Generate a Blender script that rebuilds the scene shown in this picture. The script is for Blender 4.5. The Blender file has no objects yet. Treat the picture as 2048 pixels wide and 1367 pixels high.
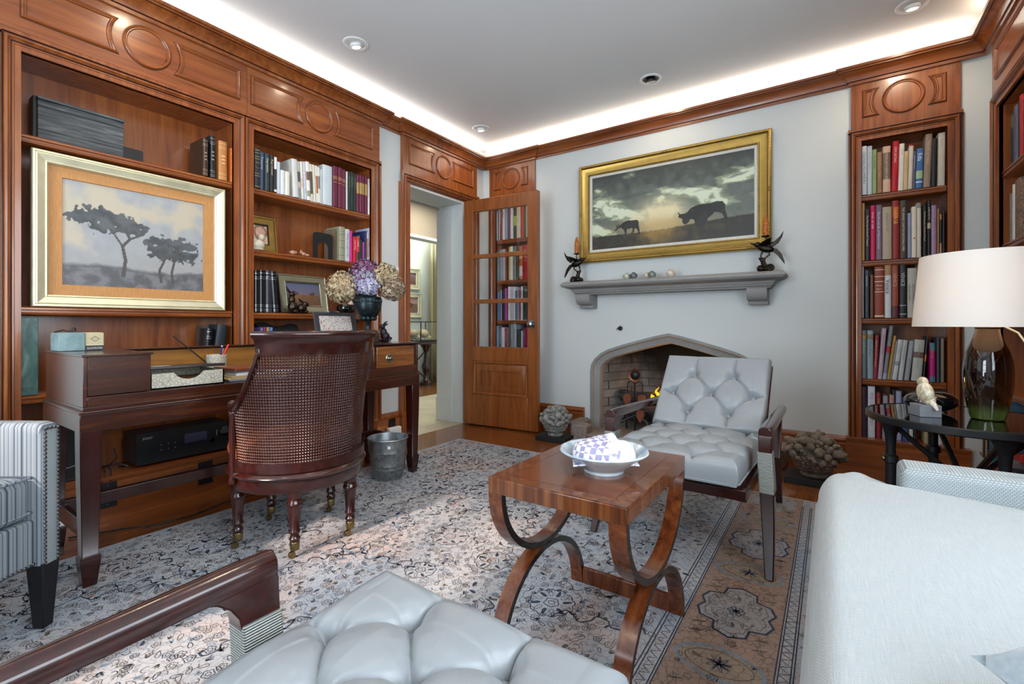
import bpy, bmesh, math, random
from mathutils import Vector, Matrix, noise
PI = math.pi
rnd = random.Random(7)
S = bpy.context.scene
COL = S.collection
R = math.radians

def lin(c):
    if isinstance(c, str):
        c = tuple(int(c[i:i + 2], 16) / 255 for i in (0, 2, 4))
    return tuple((x / 12.92 if x <= .04045 else ((x + .055) / 1.055) ** 2.4) for x in c[:3]) + (1.0,)

# ---------------------------------------------------------------- materials
class NT:
    def __init__(s, name):
        s.m = bpy.data.materials.new(name); s.m.use_nodes = True
        s.t = s.m.node_tree; s.t.nodes.clear()
        s.out = s.n('ShaderNodeOutputMaterial'); s.b = s.n('ShaderNodeBsdfPrincipled')
        s.l(s.b.outputs[0], s.out.inputs[0])
    def n(s, typ, **kw):
        nd = s.t.nodes.new(typ)
        for k, v in kw.items(): setattr(nd, k, v)
        return nd
    def l(s, a, b): s.t.links.new(a, b)
    def set(s, **kw):
        for k, v in kw.items():
            s.b.inputs[k.replace('_', ' ')].default_value = v
        return s
    def coord(s, scale=(1, 1, 1), rot=(0, 0, 0), kind='Object'):
        tc = s.n('ShaderNodeTexCoord'); mp = s.n('ShaderNodeMapping')
        mp.inputs['Scale'].default_value = scale; mp.inputs['Rotation'].default_value = rot
        s.l(tc.outputs[kind], mp.inputs[0]); return mp.outputs[0]
    def noise(s, vec, scale=5, detail=4, rough=.55, dist=0):
        nd = s.n('ShaderNodeTexNoise'); nd.inputs['Scale'].default_value = scale
        nd.inputs['Detail'].default_value = detail; nd.inputs['Roughness'].default_value = rough
        nd.inputs['Distortion'].default_value = dist
        if vec is not None: s.l(vec, nd.inputs['Vector'])
        return nd.outputs['Fac']
    def ramp(s, fac, stops, interp='LINEAR'):
        nd = s.n('ShaderNodeValToRGB'); cr = nd.color_ramp; cr.interpolation = interp
        while len(cr.elements) < len(stops): cr.elements.new(.5)
        for e, (p, c) in zip(cr.elements, stops):
            e.position = p; e.color = lin(c) if not isinstance(c, float) else (c, c, c, 1)
        s.l(fac, nd.inputs[0]); return nd.outputs[0]
    def mix(s, fac, a, b, mode='MIX'):
        nd = s.n('ShaderNodeMix', data_type='RGBA', blend_type=mode)
        if isinstance(fac, (int, float)): nd.inputs[0].default_value = fac
        else: s.l(fac, nd.inputs[0])
        for i, x in ((6, a), (7, b)):
            if hasattr(x, 'links'): s.l(x, nd.inputs[i])
            else: nd.inputs[i].default_value = lin(x)
        return nd.outputs[2]
    def math(s, op, a, b=None, clamp=False):
        nd = s.n('ShaderNodeMath', operation=op); nd.use_clamp = clamp
        for i, x in ((0, a), (1, b)):
            if x is None: continue
            if hasattr(x, 'links'): s.l(x, nd.inputs[i])
            else: nd.inputs[i].default_value = x
        return nd.outputs[0]
    def col(s, c):
        if hasattr(c, 'links'): s.l(c, s.b.inputs['Base Color'])
        else: s.b.inputs['Base Color'].default_value = lin(c)
        return s
    def bump(s, h, strength=.2, dist=.01):
        nd = s.n('ShaderNodeBump'); nd.inputs['Strength'].default_value = strength
        nd.inputs['Distance'].default_value = dist
        s.l(h, nd.inputs['Height']); s.l(nd.outputs[0], s.b.inputs['Normal']); return s

def plain(name, c, rough=.5, metal=0., coat=0., spec=.5, vary=.06, scale=30, bump=0):
    t = NT(name); t.set(Roughness=rough, Metallic=metal, Coat_Weight=coat, Specular_IOR_Level=spec)
    v = t.coord(); nz = t.noise(v, scale, 3)
    cc = lin(c); lo = [max(0, x * (1 - vary * 2)) for x in cc[:3]]; hi = [min(1, x * (1 + vary * 2)) for x in cc[:3]]
    nd = t.n('ShaderNodeMix', data_type='RGBA'); t.l(nz, nd.inputs[0])
    nd.inputs[6].default_value = (*lo, 1); nd.inputs[7].default_value = (*hi, 1)
    t.l(nd.outputs[2], t.b.inputs['Base Color'])
    if bump: t.bump(nz, bump, .004)
    return t.m

def wood(name, dark, mid, light, axis='Z', scale=1., rough=.32, coat=.25, stretch=14, blotch=.5):
    t = NT(name); t.set(Roughness=rough, Coat_Weight=coat, Coat_Roughness=.15)
    sc = [stretch * scale] * 3; sc['XYZ'.index(axis)] = 1.1 * scale
    v = t.coord(tuple(sc)); g = t.noise(v, 2.2, 6, .6, .6)
    v2 = t.coord(tuple(x * .22 for x in sc)); b = t.noise(v2, 2, 2, .5, .3)
    f = t.math('ADD', t.math('MULTIPLY', g, 1 - blotch * .5), t.math('MULTIPLY', b, blotch * .5))
    t.col(t.ramp(f, [(.3, dark), (.5, mid), (.72, light)]))
    t.bump(g, .04, .003)
    return t.m

def metal(name, c, rough=.3, vary=.1, scale=20, metallic=1.):
    t = NT(name); t.set(Metallic=metallic)
    nz = t.noise(t.coord(), scale, 4)
    cc = lin(c)[:3]
    nd = t.n('ShaderNodeMix', data_type='RGBA'); t.l(nz, nd.inputs[0])
    nd.inputs[6].default_value = (*[x * (1 - vary * 2) for x in cc], 1); nd.inputs[7].default_value = (*[min(1, x * (1 + vary)) for x in cc], 1)
    t.l(nd.outputs[2], t.b.inputs['Base Color'])
    t.l(t.math('MULTIPLY_ADD', nz, .2) if False else t.math('ADD', t.math('MULTIPLY', nz, .2), rough - .1), t.b.inputs['Roughness'])
    return t.m

def emit(name, c, strength):
    t = NT(name); t.col(c); t.b.inputs['Emission Color'].default_value = lin(c); t.b.inputs['Emission Strength'].default_value = strength
    return t.m

def glass(name, c=(1, 1, 1), rough=0., ior=1.45):
    t = NT(name); t.col(c); t.set(Transmission_Weight=1., Roughness=rough, IOR=ior)
    return t.m

def pane_glass(name):
    # thin window glass: mostly clear, with a mirror film by angle
    t = NT(name); t.t.nodes.remove(t.b)
    tr = t.n('ShaderNodeBsdfTransparent'); gl = t.n('ShaderNodeBsdfGlossy'); gl.inputs['Roughness'].default_value = .02
    lw = t.n('ShaderNodeLayerWeight'); lw.inputs[0].default_value = .5
    f = t.math('ADD', t.math('MULTIPLY', t.math('POWER', lw.outputs['Facing'], 4.), .8), .035)
    mx = t.n('ShaderNodeMixShader'); t.l(f, mx.inputs[0]); t.l(tr.outputs[0], mx.inputs[1]); t.l(gl.outputs[0], mx.inputs[2])
    t.l(mx.outputs[0], t.out.inputs[0]); return t.m

# ---------------------------------------------------------------- mesh builder
class MB:
    def __init__(s, M=None):
        s.v = []; s.f = []; s.m = []; s.M = M
    def add(s, vs, fs, mat=0, M=None):
        o = len(s.v)
        for p in vs:
            p = Vector(p)
            if M is not None: p = M @ p
            if s.M is not None: p = s.M @ p
            s.v.append(p)
        for f in fs: s.f.append(tuple(i + o for i in f)); s.m.append(mat)
        return s
    def box(s, a, b, mat=0, M=None):
        x0, y0, z0 = a; x1, y1, z1 = b
        return s.add([(x0, y0, z0), (x1, y0, z0), (x1, y1, z0), (x0, y1, z0), (x0, y0, z1), (x1, y0, z1), (x1, y1, z1), (x0, y1, z1)],
                     [(0, 3, 2, 1), (4, 5, 6, 7), (0, 1, 5, 4), (1, 2, 6, 5), (2, 3, 7, 6), (3, 0, 4, 7)], mat, M)
    def rings(s, rings, mat=0, close=True, cap0=True, cap1=True, loop=False, M=None):
        n = len(rings[0]); vs = [p for r in rings for p in r]; fs = []
        k = len(rings)
        for i in range(k if loop else k - 1):
            a = i * n; b = ((i + 1) % k) * n
            for j in range(n if close else n - 1):
                j2 = (j + 1) % n; fs.append((a + j, a + j2, b + j2, b + j))
        if not loop:
            if cap0: fs.append(tuple(range(n))[::-1])
            if cap1: fs.append(tuple(range((k - 1) * n, k * n)))
        return s.add(vs, fs, mat, M)
    def lathe(s, prof, c=(0, 0, 0), seg=24, mat=0, M=None, sx=1, sy=1):
        rs = [[(c[0] + r * sx * math.cos(2 * PI * j / seg), c[1] + r * sy * math.sin(2 * PI * j / seg), c[2] + z) for j in range(seg)] for r, z in prof]
        return s.rings(rs, mat, M=M)
    def tube(s, pts, r, seg=8, mat=0, closed=False, M=None, flat=1.):
        pts = [Vector(p) for p in pts]; n = len(pts)
        rs = r if isinstance(r, (list, tuple)) else [r] * n
        rings = []; ref = None
        for i, p in enumerate(pts):
            a = pts[i - 1] if (i or closed) else p; b = pts[(i + 1) % n] if (i < n - 1 or closed) else p
            d = (b - a)
            d = d.normalized() if d.length > 1e-9 else Vector((0, 0, 1))
            if ref is None:
                ref = Vector((0, 0, 1)) if abs(d.z) < .9 else Vector((1, 0, 0))
            u = (ref - d * ref.dot(d)).normalized(); w = d.cross(u); ref = u
            rings.append([p + (u * math.cos(2 * PI * j / seg) * flat + w * math.sin(2 * PI * j / seg)) * rs[i] for j in range(seg)])
        return s.rings(rings, mat, loop=closed, M=M)
    def ball(s, c, r, seg=14, rn=9, mat=0, M=None, fn=None):
        r = r if isinstance(r, (list, tuple)) else (r, r, r); c = Vector(c)
        vs = []; fs = []
        vs.append((0, 0, -1))
        for i in range(1, rn):
            t = PI * i / rn
            for j in range(seg):
                a = 2 * PI * j / seg; vs.append((math.sin(t) * math.cos(a), math.sin(t) * math.sin(a), -math.cos(t)))
        vs.append((0, 0, 1))
        for j in range(seg):
            fs.append((0, 1 + (j + 1) % seg, 1 + j))
            for i in range(rn - 2):
                a = 1 + i * seg; fs.append((a + j, a + (j + 1) % seg, a + seg + (j + 1) % seg, a + seg + j))
            e = 1 + (rn - 2) * seg; fs.append((e + j, e + (j + 1) % seg, len(vs) - 1))
        out = []
        for p in vs:
            k = fn(Vector(p)) if fn else 1.
            out.append((p[0] * r[0] * k, p[1] * r[1] * k, p[2] * r[2] * k))
        MM = Matrix.Translation(c)
        if M is not None: MM = MM @ M
        return s.add(out, fs, mat, MM)
    def prism(s, poly, h0, h1, mat=0, M=None, fn=None):
        # poly in (a,b); fn(a,b,h)->xyz
        fn = fn or (lambda a, b, h: (a, b, h))
        n = len(poly)
        vs = [fn(a, b, h0) for a, b in poly] + [fn(a, b, h1) for a, b in poly]
        fs = [tuple(range(n))[::-1], tuple(range(n, 2 * n))] + [(i, (i + 1) % n, n + (i + 1) % n, n + i) for i in range(n)]
        return s.add(vs, fs, mat, M)
    def sweep(s, path, prof, fn, closed=False, mat=0, pclosed=False, M=None, pm=None):
        # path: 2D polyline; prof: [(w, h)]; w = offset to the left of the path, h = height off the plane; fn(a,b,h)->xyz
        n = len(path); P = [Vector((p[0], p[1])) for p in path]; rings = []
        for w, h in prof:
            pass
        offs = []
        for i in range(n):
            a = P[i - 1] if (i or closed) else None; b = P[(i + 1) % n] if (i < n - 1 or closed) else None
            d1 = (P[i] - a).normalized() if a is not None else None; d2 = (b - P[i]).normalized() if b is not None else None
            if d1 is None: d1 = d2
            if d2 is None: d2 = d1
            n1 = Vector((-d1.y, d1.x)); n2 = Vector((-d2.y, d2.x))
            m = (n1 + n2); q = 1 + n1.dot(n2)
            offs.append(m / q if q > .05 else n1)
        for i in range(n):
            rings.append([fn(P[i].x + offs[i].x * w, P[i].y + offs[i].y * w, h) for w, h in prof])
        k0 = len(s.m); s.rings(rings, mat, close=pclosed, cap0=pclosed, cap1=pclosed, loop=closed, M=M)
        if pm:
            k = len(prof) if pclosed else len(prof) - 1
            for i in range(len(s.m) - k0): s.m[k0 + i] = pm.get(i % k, mat)
        return s
    def grid(s, fn, nu, nv, mat=0, M=None, mfn=None):
        o = len(s.v)
        s.add([fn(i / nu, j / nv) for j in range(nv + 1) for i in range(nu + 1)], [], 0, M)
        for j in range(nv):
            for i in range(nu):
                a = o + j * (nu + 1) + i
                s.f.append((a, a + 1, a + nu + 2, a + nu + 1)); s.m.append(mfn(i / nu, j / nv) if mfn else mat)
        return s
    def build(s, name, mats, parent=None, loc=(0, 0, 0), rot=0, sharp=38, bevel=0, seg=2, sub=0, recalc=True, solid=0):
        me = bpy.data.meshes.new(name)
        me.from_pydata([tuple(p) for p in s.v], [], s.f)
        mats = mats if isinstance(mats, (list, tuple)) else [mats]
        for m in mats: me.materials.append(m)
        for p, k in zip(me.polygons, s.m): p.material_index = k; p.use_smooth = True
        if recalc:
            bm = bmesh.new(); bm.from_mesh(me); bmesh.ops.recalc_face_normals(bm, faces=bm.faces); bm.to_mesh(me); bm.free()
        me.set_sharp_from_angle(angle=R(sharp))
        o = bpy.data.objects.new(name, me); COL.objects.link(o)
        if parent is not None: o.parent = parent
        o.location = loc; o.rotation_euler = (0, 0, rot) if not isinstance(rot, tuple) else rot
        if solid: md = o.modifiers.new('solid', 'SOLIDIFY'); md.thickness = solid; md.offset = 0
        if bevel:
            md = o.modifiers.new('bevel', 'BEVEL'); md.width = bevel; md.segments = seg; md.limit_method = 'ANGLE'; md.angle_limit = R(35)
            md.harden_normals = False
        if sub: md = o.modifiers.new('sub', 'SUBSURF'); md.levels = sub; md.render_levels = sub
        return o

def tag(o, label=None, cat=None, group=None, kind=None):
    if label: o['label'] = label
    if cat: o['category'] = cat
    if group: o['group'] = group
    if kind: o['kind'] = kind
    return o
def thing(name, label, cat, loc=(0, 0, 0), rot=0, group=None):
    o = bpy.data.objects.new(name, None); COL.objects.link(o); o.empty_display_size = .05
    o.location = loc; o.rotation_euler = (0, 0, rot) if not isinstance(rot, tuple) else rot
    return tag(o, label, cat, group)
def struct(o): o['kind'] = 'structure'; return o
def copy_tree(o, parent=None):
    c = o.copy(); COL.objects.link(c)
    if parent is not None: c.parent = parent
    for ch in list(o.children): copy_tree(ch, c)
    return c

_tx = {}
def text_geo(body, size=1.):
    """flat outline of some lettering: (verts, faces, width)"""
    if body not in _tx:
        cu = bpy.data.curves.new('t', 'FONT'); cu.body = body; cu.resolution_u = 2; cu.size = 1.
        ob = bpy.data.objects.new('t', cu); COL.objects.link(ob)
        dg = bpy.context.evaluated_depsgraph_get(); ev = ob.evaluated_get(dg); me = ev.to_mesh()
        vs = [tuple(v.co) for v in me.vertices]; fs = [tuple(p.vertices) for p in me.polygons]
        ev.to_mesh_clear(); bpy.data.objects.remove(ob); bpy.data.curves.remove(cu)
        _tx[body] = (vs, fs)
    vs, fs = _tx[body]
    w = max([v[0] for v in vs] or [0])
    return [(x * size, y * size) for x, y, z in vs], fs, w * size
def lettering(mb, body, size, fn, mat, maxw=None, center=False):
    vs, fs, w = text_geo(body, size)
    k = 1.
    if maxw and w > maxw: k = maxw / w
    dx = -w * k / 2 if center else 0
    mb.add([fn(x * k + dx, y) for x, y in vs], fs, mat)

# ---------------------------------------------------------------- shared materials
CH = ('602c11', '88481e', 'a5622c')
M_woodV = wood('cherry_upright_grain', *CH, axis='Z', scale=.9, coat=.5)
M_woodH = wood('cherry_level_grain', *CH, axis='X', scale=.9, coat=.5)
M_woodD = wood('cherry_door', '64320f', '854a1f', '9c5d2b', axis='Z', scale=.9)
M_glaze = wood('dark_glaze_line', '2a1106', '3a190a', '4a220f', axis='X', rough=.35)
M_mahog = wood('dark_mahogany', '1c0806', '2e0f0b', '3e1710', axis='Z', scale=1.3, rough=.2, coat=.5, blotch=.3)
M_mahogX = wood('dark_mahogany_level', '1c0806', '2e0f0b', '3e1710', axis='X', scale=1.3, rough=.2, coat=.5, blotch=.3)
M_desk = wood('old_mahogany', '2a120b', '44200f', '63331a', axis='X', scale=1.1, rough=.22, coat=.4)
M_deskL = wood('faded_satinwood', '80501d', 'a06a2c', 'b5803c', axis='Y', scale=1., rough=.35)
M_rose = wood('rosewood', '3b1a0c', '623017', '7f4a25', axis='Y', scale=1.6, rough=.2, coat=.5, blotch=.25, stretch=9)
M_roseX = wood('rosewood_edge', '3b1a0c', '623017', '7f4a25', axis='Z', scale=1.6, rough=.2, coat=.5, blotch=.25, stretch=9)
M_black = plain('black_iron', '15161a', .42, .2, vary=.1)
M_blackgl = plain('black_gloss', '0b0c0e', .08, 0, coat=.6, vary=.02)
M_plastic = plain('black_plastic', '111318', .4, 0, vary=.04)
M_white = plain('white_paint', 'e9ebeb', .45, vary=.01)
M_paper = plain('book_paper', 'd9d2c0', .8, vary=.05, scale=60)
M_brass = metal('aged_brass', '8d7a52', .3)
M_bronze = metal('dark_bronze', '3a352f', .38, vary=.25, scale=35)
M_steel = metal('pewter', '9aa0a3', .28)
M_gold = metal('gilt', 'b0914f', .36, vary=.14, scale=25)
M_silver = metal('champagne_leaf', 'e6dfbe', .42, vary=.1, scale=18, metallic=.75)

def plaster(name, c, s=.12):
    t = NT(name); v = t.coord(); a = t.noise(v, 1.6, 3, .5); b = t.noise(v, 9, 5, .6)
    hi = c; lo = tuple(int(c[i:i + 2], 16) / 255 * .955 for i in (0, 2, 4))
    t.col(t.mix(a, lo, hi)); t.set(Roughness=.75, Specular_IOR_Level=.25); t.bump(b, s, .006); return t.m
M_wall = plaster('wall_plaster', 'd5dad9')
M_ceil = plaster('ceiling_plaster', 'dfe2e3', .3)

t = NT('oak_floor'); v = t.coord((1, 1, 1), (0, 0, PI / 2)); br = t.n('ShaderNodeTexBrick')
br.inputs['Scale'].default_value = 1.; br.inputs['Mortar Size'].default_value = .0012; br.inputs['Brick Width'].default_value = 1.1
br.inputs['Row Height'].default_value = .083; br.inputs['Color1'].default_value = lin('6d3c1d'); br.inputs['Color2'].default_value = lin('8e5429')
br.inputs['Mortar'].default_value = lin('2a1409'); t.l(v, br.inputs[0])
g = t.noise(t.coord((16, 1.2, 1)), 3, 6, .6, 1.2)
t.col(t.mix(.45, br.outputs['Color'], t.ramp(g, [(.3, '42200d'), (.5, '77401b'), (.7, '955d2d')]))); t.set(Roughness=.24, Coat_Weight=.3)
M_floor = t.m
t = NT('hall_tile'); v = t.coord((1, 1, 1), (0, 0, .0)); br = t.n('ShaderNodeTexBrick')
br.inputs['Scale'].default_value = 1.; br.inputs['Mortar Size'].default_value = .004; br.inputs['Brick Width'].default_value = .45; br.inputs['Row Height'].default_value = .45
br.inputs['Color1'].default_value = lin('a79d84'); br.inputs['Color2'].default_value = lin('bdb397'); br.inputs['Mortar'].default_value = lin('8b8069'); t.l(v, br.inputs[0])
t.col(t.mix(.35, br.outputs['Color'], t.ramp(t.noise(v, 4, 5), [(.3, '938973'), (.7, 'cfc7ae')]))); t.set(Roughness=.35)
M_tile = t.m

t = NT('cast_stone'); v = t.coord(); a = t.noise(v, 60, 6, .7); b = t.noise(v, 5, 3)
t.col(t.mix(a, t.ramp(b, [(.3, '70706e'), (.7, '8b8b89')]), '9a9a98')); t.set(Roughness=.8); t.bump(a, .25, .003); M_stone = t.m
t = NT('hearth_stone'); v = t.coord(); a = t.noise(v, 45, 6, .7)
t.col(t.ramp(a, [(.25, '5f5650'), (.5, '877c74'), (.75, '9a9188')])); t.set(Roughness=.85); t.bump(a, .4, .004); M_hearth = t.m

t = NT('sooty_firebrick'); v = t.coord((1, 1, 1), (PI / 2, 0, 0), 'Object')
br = t.n('ShaderNodeTexBrick'); br.inputs['Scale'].default_value = 1; br.inputs['Brick Width'].default_value = .23; br.inputs['Row Height'].default_value = .075
br.inputs['Mortar Size'].default_value = .004; br.inputs['Color1'].default_value = lin('8e9294'); br.inputs['Color2'].default_value = lin('a3a7a9'); br.inputs['Mortar'].default_value = lin('3c3c3a')
t.l(v, br.inputs[0])
sx = t.n('ShaderNodeSeparateXYZ'); t.l(t.coord(), sx.inputs[0])
# soot stain that the fire has left: thicker up the flue and behind the logs
q = t.math('ADD', t.math('MULTIPLY', sx.outputs[2], 1.1), t.math('MULTIPLY', sx.outputs[0], .95))
q = t.math('ADD', q, t.math('MULTIPLY', t.noise(t.coord(), 6, 4), .35))
t.col(t.mix(t.ramp(q, [(.12, 0.), (.55, 1.)]), t.mix(t.noise(t.coord(), 8, 4), br.outputs['Color'], '4d4d4b'), '0c0c0c')); t.set(Roughness=.9)
M_brick = t.m

# ---------------------------------------------------------------- the setting
XL, YB, XR, ZC = -2.95, 3.84, .75, 2.735
def sbox(name, a, b, mat, bevel=0):
    return struct(MB().box(a, b).build(name, mat, bevel=bevel))
sbox('floor', (-2.962, -1.9, -.05), (1.15, 4.6, 0), M_floor)
sbox('floor_hall', (-4.5, 1.2, -.05), (-2.962, 6.2, 0), M_tile)
t_wf = wood('hall_parquet', '4a2a10', '6d4520', '8b6133', axis='Y', scale=1.2, rough=.25)
sbox('floor_parlour', (-5.7, 1.2, -.05), (-4.5, 6.2, 0), t_wf)
sbox('ceiling', (-3.3, -1.9, ZC), (1.2, 4.1, ZC + .08), M_ceil)
mb = MB()
mb.box((-3.4, -1.9, 0), (-3.24, 2.5, ZC + .05)).box((-3.28, 2.5, 0), (-2.985, 2.72, ZC + .05)).box((-3.28, 2.72, 2.16), (-2.985, 3.52, ZC + .05))
mb.box((-3.28, 3.52, 0), (-2.985, 3.95, ZC + .05)).box((-3.24, -1.9, 0), (-2.985, .40, ZC + .05)).box((-3.24, .40, 2.56), (-2.985, 2.5, ZC + .05))
struct(mb.build('wall_left', M_wall))
W3 = (-1.0, 1.55, .88, 2.3); mb = MB()
mb.box((1.0, -1.9, 0), (1.12, 4.1, W3[2])).box((1.0, -1.9, W3[3]), (1.12, 4.1, ZC + .05)).box((1.0, -1.9, W3[2]), (1.12, W3[0], W3[3])).box((1.0, W3[1], W3[2]), (1.12, 4.1, W3[3]))
struct(mb.build('wall_right', M_wall))
f = MB()
for k in range(4): y = W3[0] + (W3[1] - W3[0]) * k / 3; f.box((1.04, y - .025, W3[2]), (1.09, y + .025, W3[3]))
for k in range(4): z = W3[2] + (W3[3] - W3[2]) * k / 3; f.box((1.04, W3[0], z - .02), (1.09, W3[1], z + .02))
struct(f.build('window_3', M_white))
# wall behind the camera with a tall window the daylight comes through
mb = MB(); W1 = (-2.12, -.95, .35, 2.25); Y0 = -1.75
mb.box((-3.3, Y0 - .15, 0), (1.2, Y0, .35)).box((-3.3, Y0 - .15, 2.25), (1.2, Y0, ZC + .05))
for a, b in ((-3.3, W1[0]), (W1[1], 1.2)): mb.box((a, Y0 - .15, .35), (b, Y0, 2.25))
struct(mb.build('wall_front', M_wall))
for i, w in enumerate((W1,)):
    f = MB()
    n = 3
    for k in range(n + 1):
        x = w[0] + (w[1] - w[0]) * k / n; f.box((x - .025, Y0 - .1, w[2]), (x + .025, Y0 - .05, w[3]))
    for k in range(4):
        z = w[2] + (w[3] - w[2]) * k / 3; f.box((w[0], Y0 - .1, z - .02), (w[1], Y0 - .05, z + .02))
    struct(f.build('window_%d' % (i + 1), M_white))

# ---- chimney wall with its pointed arch
FX = -1.093
OUT = [(.684, 0), (.684, .543), (.676, .60), (.645, .655), (.59, .705), (.52, .742), (.40, .782), (.25, .825), (.10, .865), (0, .886)]
def arch(k=0.):
    L = [(FX - x, z) for x, z in OUT]; Rr = [(FX + x, z) for x, z in OUT[-2::-1]]
    return L + Rr
mb = MB(); A = arch(); yw = 3.858; xl, xr, zt = -3.0, 1.05, ZC + .04
def q(*p): mb.add([(a, yw, b) for a, b in p], [tuple(range(len(p)))])
for a, b, hole in ((xl, -2.845, 0), (-2.845, -2.398, 1), (-2.398, A[0][0], 0), (A[-1][0], .135, 0), (.135, .604, 1), (.604, xr, 0)):
    for z0, z1 in (((0, .19), (2.186, zt)) if hole else ((0, zt),)): q((a, z0), (b, z0), (b, z1), (a, z1))
for i in range(1, len(A) - 2):
    a, b = A[i], A[i + 1]; q(a, b, (b[0], zt), (a[0], zt))
mb.box((xl, 4.12, 0), (FX - .8, 4.2, zt)).box((FX + .8, 4.12, 0), (xr, 4.2, zt)).box((FX - .8, 4.12, 1.2), (FX + .8, 4.2, zt))
struct(mb.build('wall_back', M_wall, recalc=False))

# ---- crown moulding round the room, stepping in and out with the casework
CP = [(0, 2.535), (.012, 2.535), (.014, 2.552), (.022, 2.556), (.028, 2.575), (.045, 2.596), (.064, 2.606), (.07, 2.609), (.07, 2.618), (.082, 2.621), (.084, 2.636), (-.02, 2.636)]
path = [(XL, -1.74), (XL, 2.476), (-2.983, 2.476), (-2.983, 2.722), (XL, 2.722), (XL, YB), (-2.35, YB), (-2.35, yw), (.104, yw), (.104, YB), (XR, YB), (XR, -1.74)]
mb = MB(); mb.sweep(path, [(-w, h) for w, h in CP], lambda a, b, h: (a, b, h), pclosed=True, pm={2: 1, 6: 1})
struct(mb.build('trim_1', [M_woodH, M_glaze], sharp=30))
# ---- baseboards on the chimney wall
BP = [(0, 0), (.028, 0), (.028, .165), (.024, .17), (.03, .178), (.03, .19), (.016, .2), (.012, .212), (0, .214)]
for i, (a, b) in enumerate(((-2.36, -1.835), (-.345, .09))):
    mb = MB(); mb.sweep([(a, yw), (b, yw)], [(-w, h) for w, h in BP], lambda a, b, h: (a, b, h), pclosed=True)
    struct(mb.build('baseboard_back' if not i else 'baseboard_right', M_woodH))
mb = MB(); mb.sweep([(-2.983, 2.46), (-2.983, 2.74)], [(-w, h * 1.13) for w, h in BP], lambda a, b, h: (a, b, h), pclosed=True)
struct(mb.build('baseboard_left', M_woodH))

# ---- the hall and the parlour seen through the doorway
M_hall = plaster('hall_paint', 'cfd3c6'); M_taupe = plaster('hall_taupe', '8d8270')
M_jamb = plain('grey_jamb_paint', 'c3c8c9', .5, vary=.015)
sbox('wall_parlour', (-5.72, 1.2, 0), (-5.6, 6.2, 3), M_hall)
sbox('ceiling_hall', (-5.72, 1.2, 2.62), (-3.28, 6.2, 2.7), M_taupe)
mb = MB().box((-4.62, 1.2, 2.12), (-4.5, 6.2, 2.62)); struct(mb.build('wall_header', M_taupe))
mb = MB().box((-4.63, 1.2, 2.09), (-4.47, 6.2, 2.125)); struct(mb.build('trim_5', M_hall))
sbox('wall_hall_end', (-5.72, 6.15, 0), (-2.9, 6.3, 3), M_hall); sbox('wall_hall_start', (-5.72, 1.1, 0), (-3.28, 1.2, 3), M_hall)
# ---- door reveal, painted grey, with the hall side block
mb = MB().box((-3.275, 3.505, 0), (-2.965, 3.53, 2.16)).box((-3.29, 3.485, 0), (-3.09, 3.506, 2.1)).box((-3.295, 3.476, 0), (-3.085, 3.49, .23))
mb.box((-3.275, 2.715, 0), (-2.965, 2.735, 2.16)).box((-3.275, 2.73, 2.13), (-2.965, 3.51, 2.165))
struct(mb.build('trim_2', M_jamb, bevel=.002))
# ---- door casing and frieze over the doorway, cherry
def panel_outline(a, b, z0, z1, cs, cr, side):
    # rectangular panel whose inner end is scooped round the centre ring (side +1: ring lies to the right)
    zc = (z0 + z1) / 2; pts = []
    h = (z1 - z0) / 2; rr = cr
    if side > 0:
        arc = [(cs - math.sqrt(max(rr * rr - (h * k / 6) ** 2, 0)), zc + h * k / 6) for k in range(-6, 7)]
        return [(a, z1), (a, z0)] + arc
    arc = [(cs + math.sqrt(max(rr * rr - (h * k / 6) ** 2, 0)), zc + h * k / 6) for k in range(6, -7, -1)]
    return [(b, z0), (b, z1)] + arc
BEAD = [(-.003, .0006), (.0, .0006), (.0015, .007), (.006, .011), (.0105, .008), (.012, .0045), (.016, .005), (.0185, .0025), (.02, 0)]
def frieze(mb, s0, s1, z0, z1, pl, pr, cs, cr=.105, d=0., mold=1):
    """flat board with two scooped panels (pl, pr = (s0, s1)) round a ring; local x = s, y = depth"""
    mb.box((s0, d, z0), (s1, d + .03, z1))
    fn = lambda a, b, h: (a, d - h, b)
    gap = .044
    for a, b, sd in ((pl[0], pl[1], 1), (pr[0], pr[1], -1)):
        o = panel_outline(a, b, 2.311, 2.488, cs, cr + gap, sd)
        mb.sweep(o, BEAD, fn, closed=True, mat=mold, pm={0: 1, 7: 1})
    ring = [(cs + cr * math.cos(2 * PI * k / 48), 2.4 + cr * math.sin(2 * PI * k / 48)) for k in range(48)]
    mb.sweep(ring, BEAD, fn, closed=True, mat=mold, pm={0: 1, 7: 1})
CASE = [(.088, .0), (.088, .012), (.066, .012), (.064, .004), (.061, .004), (.059, .010), (.054, .016), (.047, .016), (.043, .010), (.036, .006), (.03, .002), (.024, .003), (.02, -.003), (.014, -.002), (.010, -.008), (.004, -.007), (0., -.012), (0., -.028)]
def casing(mb, s0, s1, z0, z1, sides=3, mat=0, prof=CASE, foot=None):
    fn = lambda a, b, h: (a, -h, b)
    zb = z0 if foot is None else foot
    p = [(s1, zb), (s1, z1), (s0, z1), (s0, zb)]
    i0 = len(CASE) - len(prof); mb.sweep(p, [(-w, h) for w, h in prof], fn, mat=mat, pm={2 - i0: 1, 3 - i0: 1, 4 - i0: 1, 9 - i0: 1, 12 - i0: 1, 14 - i0: 1, 16 - i0: 1})
RL = (XL, 0, 0), PI / 2
mb = MB(); casing(mb, 2.79, 3.645, 0, 2.150, foot=.215)
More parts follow.
